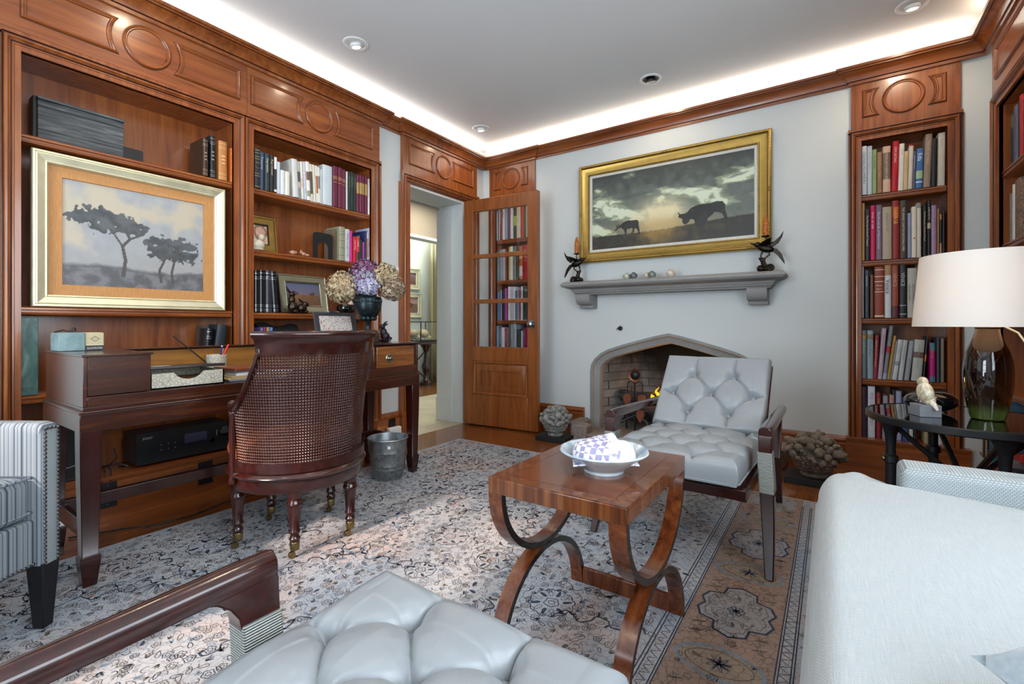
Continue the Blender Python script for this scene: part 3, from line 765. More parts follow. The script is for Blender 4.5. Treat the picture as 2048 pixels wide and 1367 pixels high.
# body
m = MB(T)
m.box((DX0, DY0 + .01, .6475), (DX1 - .006, DY1 - .006, .66)); m.box((DX1 - .03, DY0 + .022, .66), (DX1 - .0062, DY1 - .018, .697))
m.box((DX0, DY0 + .022, .66), (DX0 + .018, DY1 - .018, .842))
m.box((DX0, DY0 + .01, .66), (DX1 - .006, DY0 + .022, .842)); m.box((DX0, DY1 - .018, .66), (DX1 - .006, DY1 - .006, .842))
m.build('body', M_deskY, dk, bevel=.0015)
m = MB(T); m.box((DX1 - .024, DY0 + .022, .70), (DX1 - .007, .728, .842)); m.box((DX0 + .02, .716, .66), (DX1 - .01, .728, .842)); m.box((DX0, DY0 + .006, .842), (DX1 - .002, .735, .850))
m.build('end_box', M_deskP, dk, bevel=.0015)
m = MB(T); m.box((DX0 + .018, .728, .66), (DX0 + .03, 1.82, .835)); m.build('back_panel', M_deskL, dk)
m = MB(T); m.box((DX0 - .004, .735, .842), (DX0 + .06, 1.82, .850)); m.build('back_ledge', M_deskP, dk, bevel=.002)
m = MB(T); m.box((DX0 + .03, .728, .66), (DX1 - .03, 1.815, .698)); m.build('writing_surface', plain('black_leather', '1c1b1c', .5, vary=.1), dk)
m = MB(T); m.box((DX0 + .01, 1.815, .66), (DX1 - .008, DY1 - .018, .83)); m.box((DX0, 1.80, .835), (DX1 + .002, DY1 + .004, .846))
m.build('end_cabinet', M_deskY, dk, bevel=.002)
M_drw = wood('drawer_mahogany', '4a250f', '7a4720', '9a6433', axis='Y', scale=1.3, rough=.25, coat=.35)
m = MB(T); m.box((DX1 - .03, 1.835, .70), (DX1 - .003, DY1 - .045, .825)); dr = m.build('drawer', M_drw, dk, bevel=.002)
m = MB(T); Mk = Matrix.Translation((DX1 - .003, 1.925, .755)) @ Matrix.Rotation(PI / 2, 4, 'Y')
m.lathe([(.026, 0), (.026, .003), (.021, .006), (.017, .004), (.012, .004), (.008, .012), (.013, .019), (.013, .024), (.006, .028), (0, .028)], M=Mk, seg=24); m.build('knob', metal('aged_pewter', '8f8a7c', .3), dr)
m = MB(T); m.tube([(DX0 + .30, .732, .68), (DX0 + .30, .755, .70), (DX0 + .30, .762, .745), (DX0 + .30, .75, .79), (DX0 + .30, .732, .81)], .009, 8); m.build('lid_stay', M_black, dk)

M_croc = NT('embossed_croc'); v = M_croc.coord(); vo = M_croc.n('ShaderNodeTexVoronoi', feature='DISTANCE_TO_EDGE'); vo.inputs['Scale'].default_value = 75; M_croc.l(v, vo.inputs['Vector'])
M_croc.col(M_croc.ramp(vo.outputs['Distance'], [(.02, '9a9382'), (.12, 'c6c0b0')])); M_croc.set(Roughness=.4); M_croc.bump(vo.outputs['Distance'], .5, .003); M_croc = M_croc.m
ZD = .6985
# letter tray with a scooped front
tr = thing('letter_tray', 'croc embossed cream letter tray with a scooped front', 'letter tray', (-2.355, .872, ZD))
m = MB(); w, d, h = .138, .115, .062
fr_ = [(-w, 0), (w, 0), (w, h), (.055, h)] + [(.055 - .11 * k / 8, h - .03 * math.sin(PI * k / 8) ** .6) for k in range(1, 8)] + [(-.055, h), (-w, h)]
m.prism(fr_, d - .006, d, fn=lambda a, b, hh: (hh, a, b)); m.box((-d, -w, 0), (d, -w + .006, h)).box((-d, w - .006, 0), (d, w, h)).box((-d, -w, 0), (-d + .006, w, h)).box((-d, -w, 0), (d, w, .005))
m.build('tray', M_croc, tr); MB().box((-d + .01, -w + .01, .008), (d - .01, w - .01, .03)).build('lining', plain('tan_lining', 'b07a48', .7), tr)
M_esp = plain('espresso_leather', '241917', .35, coat=.2)
m = MB(); m.box((-.13, -.155, 0), (.13, .155, .012)); f = m.build('folder', M_esp, None, (-2.38, .872, ZD + .071), rot=(R(0), R(-3), R(-6)), bevel=.003)
tag(f, 'dark brown leather folder with a white oval outline lying on the letter tray', 'folder')
m = MB(); el = [(.03 * math.cos(2 * PI * k / 28), .045 * math.sin(2 * PI * k / 28)) for k in range(28)]
m.sweep(el, [(0, 0), (0, .0006), (.006, .0006), (.006, 0)], lambda a, b, hh: (a + .06, b - .075, .0121 + hh), closed=True); m.build('oval_mark', M_white, f)
def flat(name, label, cat, c, size, mat, rot=0, group=None, bev=.0015):
    o = MB().box((-size[0] / 2, -size[1] / 2, 0), (size[0] / 2, size[1] / 2, size[2])).build(name, mat, None, c, rot=(0, 0, rot), bevel=bev); return tag(o, label, cat, group)
M_tanl = plain('saddle_leather', '7c4127', .4, coat=.2); M_man = plain('manila', 'c0a777', .7)
z = ZD
for i, (mt_, hh, w_, dx, lb) in enumerate(((plain('blue_paper', '9fb0c6', .6), .006, .24, 0, 'pale blue folder at the bottom of the paper stack on the desk'), (M_man, .008, .25, -.01, 'manila folder low in the paper stack on the desk'),
        (M_man, .008, .235, .004, 'manila folder in the middle of the paper stack on the desk'), (M_white, .014, .22, .02, 'thick sheaf of white papers in the stack on the desk'), (plain('slate_folder', '5b6573', .5), .006, .23, .01, 'grey folder under the leather portfolio on the desk'),
        (M_tanl, .014, .23, .01, 'reddish brown leather portfolio on top of the paper stack'))):
    flat('folder' if i != 3 else 'paper_sheaf', lb, 'folder' if i != 3 else 'papers', (-2.36 + dx * .3, 1.185 + dx, z), (w_ * .85, .27, hh), mt_, R(-3 + i * 1.2)); z += hh + .0005
pc = thing('pencil_cup', 'croc embossed cream pencil cup by the back of the desk', 'pencil cup', (-2.60, 1.135, ZD))
MB().lathe([(0, 0), (.041, 0), (.044, .002), (.046, .105), (.042, .107), (.04, .10), (.038, .01), (0, .01)]).build('cup', M_croc, pc)
def pen(label, p0, p1, r, mat, cap=None):
    o = MB().tube([p0, p1], r, 10).build('pen', mat, None); tag(o, label, 'pen', None)
    if cap: MB().ball(p1, r * 1.02, 8, 6).build('cap', cap, o)
pen('long black pen leaning far out of the pencil cup', (-2.60, 1.14, ZD + .02), (-2.63, .955, ZD + .205), .0032, M_plastic)
pen('dark blue pen standing in the pencil cup', (-2.60, 1.14, ZD + .012), (-2.585, 1.155, ZD + .148), .0045, plain('blue_pen', '1d2f78', .3), M_white)
pen('bright red pen standing in the pencil cup', (-2.60, 1.125, ZD + .012), (-2.58, 1.185, ZD + .158), .0045, plain('red_pen', 'd8322a', .3))
pen('gold tipped pencil standing in the pencil cup', (-2.615, 1.14, ZD + .012), (-2.60, 1.168, ZD + .135), .0035, plain('gold_pencil', 'b98a3e', .4))
# boxes at the back left of the desk
M_grn = NT('green_marbled'); v = M_grn.coord((1, 1, .5)); a = M_grn.noise(v, 9, 6, .65, 1.5); M_grn.col(M_grn.ramp(a, [(.3, '1f3b36'), (.5, '4f7068'), (.7, '8fa8a0')])); M_grn.set(Roughness=.4); M_grn = M_grn.m
M_teal = NT('teal_cloth'); a = M_teal.noise(M_teal.coord(), 14, 5, .6); M_teal.col(M_teal.ramp(a, [(.3, '5d777a'), (.7, '8fa9a9')])); M_teal.set(Roughness=.6); M_teal = M_teal.m
def boxf(name, label, cat, a, b, mat): c = [(a[i] + b[i]) / 2 for i in range(2)] + [a[2]]; o = MB().box((a[0] - c[0], a[1] - c[1], 0), (b[0] - c[0], b[1] - c[1], b[2] - a[2])).build(name, mat, None, c, bevel=.002); return tag(o, label, cat)
boxf('box_file', 'tall green marbled box file at the left end of the shelf under the tree painting', 'box file', (-3.16, .497, .641), (-2.975, .553, .988), M_grn)
bk_ = boxf('keepsake_box', 'square teal box with a black cord on top of the desk', 'box', (-2.685, .535, .851), (-2.56, .615, .925), M_teal)
m = MB(); m.tube([(-.03, -.035, .076), (-.02, -.01, .085), (0, .0, .079), (.02, .02, .084), (.03, .015, .095), (.02, .008, .09)], .003, 6); m.build('cord', M_black, bk_)
M_cig = plain('gilt_paper', 'c1b48c', .45); M_cigb = plain('label_black', '17161a', .4)
cg = thing('round_tin', 'gold patterned tin with a black title band on top of the desk', 'tin', (-2.615, .648, .851))
MB().box((-.05, -.032, 0), (.05, .03, .074)).build('body', M_cig, cg, bevel=.004)
m = MB(); m.box((.05, -.032, .0005), (.0506, .03, .02)); m.box((.0502, -.03, .0225), (.0507, .028, .024), 1); 
lettering(m, 'ILLUSTRATED', .0095, lambda x, y: (.0511, -.001 + x, .006 + y), 1, .05, True)
el = [(math.cos(2 * PI * k / 4) * .016, .048 + math.sin(2 * PI * k / 4) * .012) for k in range(4)]; m.sweep(el, [(0, .0505), (0, .0512), (.0025, .0512), (.0025, .0505)], lambda a, b, hh: (hh, a, b), closed=True, mat=2)
m.build('paper_label', [M_cigb, plain('label_cream', 'd9d3bb', .5), plain('label_olive', '7c7a5c', .5)], cg)

# ---- on the desk's right half
ur = thing('urn', 'dark footed urn holding dried hydrangeas on the desk', 'urn', (-2.44, 1.955, .846)); UX, UY = -2.44, 1.955
MB().box((-.05, -.05, 0), (.05, .05, .055)).build('plinth', plain('slate_plinth', '24282a', .5), ur, bevel=.003)
M_ver = NT('verdigris_bronze'); a = M_ver.noise(M_ver.coord(), 22, 5, .65); M_ver.col(M_ver.ramp(a, [(.35, '0f1416'), (.6, '28363a'), (.85, '5f7377')])); M_ver.set(Roughness=.32, Metallic=.55); M_ver = M_ver.m
MB(Matrix.Translation((0, 0, .055))).lathe([(0, .0), (.042, 0), (.046, .004), (.044, .010), (.03, .016), (.02, .026), (.016, .045), (.019, .055), (.013, .062), (.017, .076), (.024, .082)], seg=28).build('foot', M_ver, ur)
m = MB(Matrix.Translation((0, 0, .055))); m.lathe([(.018, .08), (.03, .088), (.048, .098), (.058, .112)], seg=28)
for k in range(10):
    a = 2 * PI * k / 10; m.ball((.044 * math.cos(a), .044 * math.sin(a), .098), (.013, .013, .017), 8, 6)
m.build('leaf_collar', M_ver, ur)
m = MB(Matrix.Translation((0, 0, .055))); m.lathe([(.05, .105), (.062, .115), (.076, .135), (.083, .16), (.085, .185), (.087, .187), (.087, .191), (.083, .193), (.084, .205), (.086, .218), (.08, .23), (.07, .238), (.058, .243), (.055, .252), (.058, .262), (.054, .264), (.05, .25), (.05, .2), (0, .2)], seg=32)
for k in range(30):
    a = 2 * PI * k / 30; m.ball((.0835 * math.cos(a), .0835 * math.sin(a), .206), (.006, .006, .011), 6, 5)
m.build('bowl', M_ver, ur)
def hydrangea(label, c, r, cols, sq=(1, 1, 1)):
    h = thing('hydrangea', label, 'flower', (UX, UY, 1.10), 0, 'dried hydrangeas in the dark urn'); c = Vector(c) - Vector((UX, UY, 1.10))
    MB().tube([(0, 0, -.02), tuple(c * .35 + Vector((0, 0, .025))), tuple(c * .85)], .003, 6).build('stem', plain('dry_stem', '6b5a40', .8), h)
    mats = [plain('petal', k, .75, vary=.12, scale=80) for k in cols]; m = MB(); q = random.Random(len(label))
    n = int(330 * (r / .06) ** 2)
    for i in range(n):
        zz = 1 - 2 * (i + .5) / n; ph = i * 2.39996; s_ = math.sqrt(1 - zz * zz); dv = Vector((s_ * math.cos(ph), s_ * math.sin(ph), zz))
        rad = r * q.uniform(.68, 1.12); p = c + Vector((dv.x * sq[0], dv.y * sq[1], dv.z * sq[2])) * rad
        u = dv.orthogonal().normalized(); u = Matrix.Rotation(q.uniform(0, 6.28), 3, dv) @ u; w = dv.cross(u); L = q.uniform(.010, .0155); mi = q.randrange(len(mats)) if dv.z > -.2 else q.randrange(len(mats))
        if dv.z > .35 and len(mats) > 2: mi = q.choice((0, 0, 1))
        for k in range(4):
            a = k * PI / 2; e1 = (u * math.cos(a) + w * math.sin(a)); e2 = (u * math.cos(a + PI / 2) + w * math.sin(a + PI / 2))
            t1 = p + e1 * L * .75 + e2 * L * .55 + dv * L * q.uniform(.1, 1.1); t2 = p + e1 * L * .95 - e2 * L * .0 + dv * L * q.uniform(-.1, .5); t3 = p + e1 * L * .55 - e2 * L * .45 + dv * L * q.uniform(.1, .6)
            m.add([p, t3, t2, t1], [(0, 1, 2, 3)], mi)
    m.ball(c, (r * .6 * sq[0], r * .6 * sq[1], r * .6 * sq[2]), 12, 8, 0)
    m.build('flower_head', mats, h, recalc=False)
def vw(u, v, d):   # metres: right, up and toward the viewer from the urn axis
    return (UX + .8266 * u + .5628 * d, UY + .5628 * u - .8266 * d, v)
hydrangea('large tan hydrangea head drooping at the left of the urn', vw(-.150, 1.190, .02), .094, ('c2ad8a', 'a98f6d', 'd6c6a6'), (1.05, 1, .95))
hydrangea('big purple and grey hydrangea at the top centre of the urn', vw(-.012, 1.268, .0), .092, ('7d4a6e', '8a6c88', 'a4a3ae', '8f93a6'), (1.05, 1, 1.))
hydrangea('pale lavender hydrangea low at the front of the urn', vw(.015, 1.195, .055), .062, ('b7b2cc', '9b95b6', 'cfcddc'), (1.2, 1, .75))
hydrangea('upper tan hydrangea at the right of the urn', vw(.112, 1.262, .01), .074, ('b7a483', '96805f', 'cbbb9a'))
hydrangea('brownish hydrangea sticking out far right of the urn', vw(.165, 1.185, .03), .068, ('a08c72', '7e6c57', 'b9a68c'), (1.05, 1, 1.05))
# patterned panel leaning at the back of the desk
pb = thing('patterned_sheet', 'floral patterned sheet on a dark board leaning behind the tub chair crest', 'clipboard', (-2.60, 1.86, .851), (0, R(-14), 0))
t = NT('red_black_floral'); v = t.coord((1, 1, 1)); vo = t.n('ShaderNodeTexVoronoi'); vo.inputs['Scale'].default_value = 62; t.l(v, vo.inputs['Vector']); ns = t.noise(v, 75, 3, .5, 2.2)
k = t.mix(t.ramp(ns, [(.46, 0.), (.485, 1.), (.515, 1.), (.54, 0.)]), 'd6d0c8', '34343a'); k = t.mix(t.ramp(vo.outputs['Distance'], [(.22, 1.), (.32, 0.)]), k, 'b5686a'); t.col(k); t.set(Roughness=.6); M_flor = t.m
MB().box((-.008, -.155, 0), (0, .155, .19)).build('backing_board', plain('slate_board', '34353b', .5), pb, bevel=.004); MB().box((0, -.12, .005), (.004, .11, .165)).build('pattern_sheet', M_flor, pb)
m = MB().box((-.004, -.05, .186), (.01, .03, .196)); m.build('clip', M_steel, pb, bevel=.003)
# bronze bird on the desk end
def critter(name, label, cat, loc, mat, parts, rot=0, group=None):
    m = MB()
    for p in parts:
        if p[0] == 'b': m.ball(p[1], p[2], 12, 8, M=Matrix.Rotation(p[3], 4, p[4]) if len(p) > 3 else None)
        else: m.tube(p[1], p[2], 8)
    o = m.build(name, mat, None, loc, rot); return tag(o, label, cat, group)
M_plum = metal('plum_bronze', '3d333d', .45, vary=.3, scale=40, metallic=.7)
critter('hare_figurine', 'dark bronze hare figurine at the right end of the desk', 'figurine', (-2.44, 2.09, .846), M_plum,
        [('b', (0, 0, .008), (.045, .04, .009)), ('b', (.005, .0, .035), (.03, .03, .03)), ('b', (.0, -.012, .062), (.024, .022, .03)), ('b', (0, -.022, .098), (.017, .022, .016)),
         ('t', [(0, -.014, .107), (0, .004, .122), (0, .03, .134)], [.006, .007, .002]), ('t', [(.008, -.01, .104), (.008, .01, .113), (.008, .026, .116)], [.005, .006, .002]),
         ('b', (.01, .034, .02), (.02, .018, .014)), ('t', [(.01, -.02, .06), (.02, -.03, .03), (.02, -.03, .01)], [.007, .006, .006]), ('b', (-.02, .02, .028), (.014, .018, .022))], R(10))

# ---- under the desk: stereo on the bookcase base
sp_ = thing('speaker', 'black loudspeaker on the bookcase base left of the desk leg', 'speaker', (-2.99, .642, .2185))
MB().box((-.10, -.062, 0), (.02, .062, .29)).build('cabinet', M_plastic, sp_, bevel=.004)
m = MB(); m.box((.02, -.058, .012), (.026, .058, .285)); lettering(m, 'SONY', .016, lambda x, y: (.0265, x, .252 + y), 1, None, True); m.tube([(.025, -.058 + .0116 * k, .085 - .018 * math.sin(PI * k / 10)) for k in range(11)], .0015, 6, 1)
m.build('grille', [plain('speaker_cloth', '0c0d10', .7), plain('silver_print', 'c8ccd0', .35)], sp_)
rc = thing('receiver', 'black stereo receiver on the bookcase base under the desk', 'receiver', (-3.02, 1.135, .2185))
MB().box((-.12, -.225, .012), (.06, .225, .172)).build('cabinet', M_plastic, rc, bevel=.002)
M_lcd = plain('dim_display', '3a3d56', .2); m = MB()
m.box((.06, -.225, .012), (.066, .225, .172)); lettering(m, 'SONY', .017, lambda x, y: (.0665, -.2 + x, .14 + y), 1)
for i in range(3):
    for j in range(2): m.box((.0655, -.118 + i * .032, .098 - j * .026), (.067, -.114 + i * .032, .101 - j * .026), 1)
m.box((.0655, -.008, .085), (.0668, .105, .135), 2); m.box((.0655, .155, .098), (.067, .158, .13), 1); m.build('front_panel', [plain('receiver_face', '131519', .35), plain('silver_print', 'b9bdc2', .35), M_lcd], rc)
for y, z_, r in ((.196, .115, .03), (.165, .10, .0),):
    if r: MB().lathe([(r, 0), (r, .012), (r * .9, .015), (0, .015)], M=Matrix.Translation((.066, y, z_)) @ Matrix.Rotation(PI / 2, 4, 'Y')).build('volume_knob', M_blackgl, rc)
MB().lathe([(.012, 0), (.012, .008), (0, .008)], M=Matrix.Translation((.066, .13, .075)) @ Matrix.Rotation(PI / 2, 4, 'Y')).build('input_knob', M_blackgl, rc)
pl2 = thing('outlet_plate', 'square black multi outlet plate on the bookcase base under the desk', 'outlet', (-2.928, .785, .0)); 
m = MB(); m.box((0, -.037, .065), (.007, .037, .188)); 
for k in range(5): m.box((.007, -.002, .08 + k * .023), (.0085, .002, .084 + k * .023), 1)
m.build('plate', [M_plastic, M_steel], pl2, bevel=.001)
m = MB(); m.tube([(.004, .012, .186), (.01, .012, .22), (-.0, .014, .245), (-.06, .02, .25), (-.08, .06, .28), (-.09, .05, .33)], .0035, 6); m.tube([(.004, -.03, .16), (.012, -.02, .2), (.003, -.01, .238), (-.05, 0, .245)], .003, 6); m.build('cord', M_plastic, pl2)
tag(MB().box((-.002, -.037, .06), (.003, .037, .185)).build('vent_cover', M_plastic, None, (-2.926, 1.22, 0), bevel=.001), 'flat black cover plate on the bookcase base right of the outlet plate', 'cover plate')
ca = MB(); ca.tube([(-3.08, .76, .23), (-3.04, .80, .24), (-3.0, .85, .255), (-2.98, .88, .235), (-3.03, .86, .228)], .004, 6); tag(ca.build('loose_cable', M_plastic, None), 'tangle of black cable on the bookcase base beside the receiver', 'cable')
fc = MB(); fc.tube([(-2.82, .62, .006), (-2.74, .78, .006), (-2.66, .9, .006), (-2.64, 1.05, .006), (-2.72, 1.3, .006), (-2.76, 1.6, .006)], .0035, 6); tag(fc.build('power_cord', M_plastic, None), 'thin black cord lying on the floor under the desk', 'cord')
ot = thing('wall_outlet', 'black wall outlet above the white plug on the baseboard beside the doorway', 'outlet', (-2.9535, 2.605, .155)); MB().box((0, -.035, -.05), (.005, .035, .04)).build('plate', M_plastic, ot, bevel=.001)
ad = tag(MB().box((.0055, -.062, -.028), (.05, .062, .03)).build('outlet_adapter', M_white, None, (-2.9535, 2.605, .10), bevel=.008, seg=3), 'chunky white plug adapter in the outlet beside the doorway', 'plug')
sw = thing('light_switch', 'white three gang light switch on the wall strip beside the doorway', 'light switch', (-2.9845, 2.655, 1.38)); MB().box((0, -.05, -.055), (.006, .05, .055)).build('plate', M_white, sw, bevel=.002)
for k in range(3): MB().box((.006, -.034 + k * .029, -.012), (.014, -.024 + k * .029, .012)).build('toggle', M_white, sw, bevel=.002)
bi = MB().box((-.12, 0, 0), (.0, .03, .29)).build('binder', plain('blue_binder', '2a4c8a', .4), None, (-2.965, 2.33, .2185), bevel=.002); tag(bi, 'slim blue ring bound binder on the bookcase base behind the tub chair', 'binder')
MB().box((.0005, .004, .005), (.004, .026, .285)).build('spine_label', M_white, bi)
pp = tag(MB().box((-.11, 0, 0), (.0, .006, .24)).build('paper_pad', M_white, None, (-2.96, 2.27, .2185), rot=(R(-14), 0, 0)), 'white paper pad leaning beside the blue binder', 'paper pad')
# ---------------------------------------------------------------- tub chair with caned back
TCX, TCY = -2.006, 1.224
tc = thing('tub_chair', 'dark mahogany tub chair with a caned barrel back, pulled up to the desk', 'chair', (TCX, TCY, .012), R(-4))
# local: seat faces -x; back centre lies toward +x ; phi = 0 at back centre
def rad(z): return .268 + .05 * max(0, (z - .38) / .52) ** 1.3
def ztop(ph):
    a = abs(ph) * 180 / PI
    if a < 55: return .845
    k = min(1, (a - 55) / 33); return .845 - .235 * (math.sin(k * PI / 2) ** .85)
def pt(ph, z, dr=0.): r = rad(z) + dr; return (r * math.cos(ph), r * math.sin(ph), z)
PM = R(88)
m = MB(); m.grid(lambda u, v: pt(-PM + 2 * PM * u, .385 + (ztop(-PM + 2 * PM * u) - .385) * v), 72, 14)
t = NT('woven_cane'); sx = t.n('ShaderNodeSeparateXYZ'); t.l(t.coord(), sx.inputs[0])
u = t.math('MULTIPLY', t.math('ARCTAN2', sx.outputs[1], sx.outputs[0]), .31); z = sx.outputs[2]; p = 2 * PI / .0118
def wv_(a, b): return t.math('COSINE', t.math('MULTIPLY', t.math('ADD' if b > 0 else 'SUBTRACT', u, z), p * .5 * 1.0))
h1 = t.math('COSINE', t.math('MULTIPLY', u, p)); h2 = t.math('COSINE', t.math('MULTIPLY', z, p)); hh = t.math('ADD', h1, h2)
d1 = t.math('COSINE', t.math('MULTIPLY', t.math('ADD', u, z), p)); 
mask = t.math('GREATER_THAN', hh, 1.2)
tr = t.n('ShaderNodeBsdfTransparent'); mx = t.n('ShaderNodeMixShader'); t.l(mask, mx.inputs[0]); t.l(t.b.outputs[0], mx.inputs[1]); t.l(tr.outputs[0], mx.inputs[2]); t.l(mx.outputs[0], t.out.inputs[0])
t.col(t.ramp(t.math('MULTIPLY', t.math('ADD', d1, 1.), .5), [(0, '240d0a'), (.6, '3b1812'), (1, '55291f')])); t.set(Roughness=.28, Coat_Weight=.3); t.bump(hh, .6, .003)
m.build('cane_panel', t.m, tc, recalc=False)
def bent(name, prof, z_of, phs, mat, par, dr0=0.):
    m = MB(); rg = []
    for ph in phs:
        z0 = z_of(ph); c, s_ = math.cos(ph), math.sin(ph)
        ring = []
        for dr, dz in prof:
            r = rad(z0 + dz) + dr; ring.append((r * c, r * s_, z0 + dz))
        rg.append(ring)
    m.rings(rg); return m.build(name, mat, par, sharp=50)
full = [-PM + 2 * PM * k / 72 for k in range(73)]
crest = [ph for ph in [R(-56) + R(112) * k / 40 for k in range(41)]]
bent('crest_rail', [(-.014, -.012), (.012, -.012), (.013, .03), (.018, .05), (.03, .058), (.036, .066), (.036, .074), (.028, .083), (-.012, .083), (-.018, .074), (-.016, .04)], lambda ph: .838, crest, M_mahogX, tc)
for sg in (-1, 1):
    phs = [sg * (R(53) + (PM - R(53)) * k / 22) for k in range(23)]
    bent('arm_rail', [(-.014, -.02), (.013, -.02), (.015, .002), (.010, .014), (-.012, .014)], ztop, phs, M_mahogX, tc)
    c, s_ = math.cos(sg * PM), math.sin(sg * PM)
    m = MB(); m.lathe([(.012, .30), (.016, .31), (.012, .325), (.011, .36), (.014, .38), (.0105, .40), (.0135, .50), (.011, .57), (.015, .58), (.015, .592), (.011, .60), (.018, .615), (.018, .628), (.008, .638), (0, .64)], c=(.284 * c, .284 * s_, 0), seg=14)
    m.build('arm_post', M_mahog, tc)
# dark stile in the cane at the back centre and along the foot of the back
bent('lower_rail', [(-.012, -.02), (.014, -.02), (.014, .02), (-.012, .02)], lambda ph: .372, full, M_mahogX, tc)
ring = [2 * PI * k / 64 for k in range(64)]
def ringrail(name, prof, z0):
    m = MB(); m.rings([[(r * math.cos(a), r * math.sin(a), z0 + z) for r, z in prof] for a in ring], loop=True); m.build(name, M_mahogX, tc, sharp=50)
ringrail('seat_moulding', [(.20, 0), (.272, 0), (.285, .006), (.290, .016), (.285, .026), (.277, .03), (.274, .04), (.20, .04)], .317)
ringrail('seat_rail', [(.21, 0), (.268, 0), (.272, .004), (.271, .05), (.21, .05)], .267)
M_cogn = NT('cognac_leather'); a = M_cogn.noise(M_cogn.coord(), 9, 4); M_cogn.col(M_cogn.ramp(a, [(.3, '7a3b1c'), (.7, 'a85d30')])); M_cogn.set(Roughness=.35, Coat_Weight=.15); M_cogn = M_cogn.m
m = MB(); m.lathe([(0, .352), (.21, .352), (.238, .37), (.246, .40), (.238, .432), (.2, .45), (.1, .462), (0, .464)], c=(-.105, 0, 0), seg=48, sx=1.1, sy=.98)
m.build('seat_cushion', M_cogn, tc)
m = MB(); m.tube([(-.28, .20, .34), (-.285, .205, .36), (-.27, .225, .375), (-.25, .24, .36)], .004, 6); m.build('cushion_tie', M_white, tc)
legp = [(-.814 + 0, 0)]
for i, (x, y) in enumerate(((-1.814, 1.088), (-2.086, .991), (-1.777, 1.345), (-2.256, 1.228), (-2.099, 1.461))):
    d = Vector((x - TCX, y - TCY, 0)); d = Matrix.Rotation(R(4), 3, 'Z') @ d; d.normalize(); d *= .243
    L = thing('leg', None, None, (d.x, d.y, 0)); L.parent = tc
    MB().lathe([(.016, .062), (.0215, .075), (.0225, .08), (.018, .086), (.017, .098), (.0225, .104), (.0225, .110), (.0185, .116), (.026, .212), (.0305, .216), (.0305, .226), (.026, .232), (.026, .25), (.03, .27)], seg=18).build('turned_leg', M_mahog, L)
    MB().lathe([(.013, .03), (.0175, .033), (.0195, .064), (.0185, .066)], seg=16).build('ferrule', M_brass, L)
    m = MB(); w_ = Matrix.Rotation(PI / 2, 4, 'Y'); m.lathe([(0, -.007), (.013, -.007), (.0145, -.003), (.0145, .003), (.013, .007), (0, .007)], M=Matrix.Translation((0, -.012, .0147)) @ w_, seg=16); m.tube([(0, 0, .034), (0, -.006, .026), (0, -.012, .016)], .006, 8); m.build('caster', M_brass, L)

# ---------------------------------------------------------------- tufted lounge chairs
M_lea = NT('grey_leather'); v = M_lea.coord(); a = M_lea.noise(v, 5, 3); b = M_lea.noise(v, 140, 3, .6); M_lea.col(M_lea.mix(a, '868b8f', '94999d')); M_lea.set(Roughness=.34, Specular_IOR_Level=.5, Coat_Weight=.08, Coat_Roughness=.3); M_lea.bump(b, .05, .001); M_lea = M_lea.m
M_wrap = NT('silver_thread'); v = M_wrap.coord(); w_ = M_wrap.n('ShaderNodeTexWave', bands_direction='Z'); w_.inputs['Scale'].default_value = 62; w_.inputs['Distortion'].default_value = .4; M_wrap.l(v, w_.inputs[0]); M_wrap.col(M_wrap.ramp(w_.outputs['Fac'], [(0, '6c7270'), (.6, 'b3b8b3')])); M_wrap.set(Roughness=.35, Metallic=.55); M_wrap.bump(w_.outputs['Fac'], .8, .003); M_wrap = M_wrap.m
def tuft(x, y, dx, dy, y0, ytop, ybot, xo):
    """height change from diamond buttoning; buttons where p and q are whole numbers"""
    p = x / dx + (y - y0) / dy; q = x / dx - (y - y0) / dy
    rp = abs(p - round(p)); rq = abs(q - round(q)); k = dx * dy / math.hypot(dx, dy)
    if y > ytop or y < ybot:
        row = ytop if y > ytop else ybot; n = round((row - y0) / (dy / 2)); off = dx / 2 if n % 2 else 0.
        d = abs(x - off - dx * round((x - off) / dx))
        if abs(x) > xo + .02: d = .2
    elif abs(x) > xo:
        n = round((y - y0) / dy); d = abs((y - y0) - n * dy)
    else: d = min(rp, rq) * k
    yy = min(max(y, ybot), ytop); xx = min(max(x, -xo), xo)
    # nearest button
    j = round((yy - y0) / (dy / 2)); best = 9
    for jj in (j - 1, j, j + 1):
        by = y0 + jj * dy / 2
        if by > ytop + .001 or by < ybot - .001: continue
        off = dx / 2 if jj % 2 else 0.; bx = off + dx * round((xx - off) / dx)
        if abs(bx) > xo + .001: continue
        best = min(best, math.hypot(x - bx, y - by))
    far = min(best / .12, 1)
    return -.015 * math.exp(-d / .0042) * (1 - .45 * far) - .012 * math.exp(-d / .032) - .028 * math.exp(-(best / .022) ** 2) - .015 * math.exp(-best / .045)
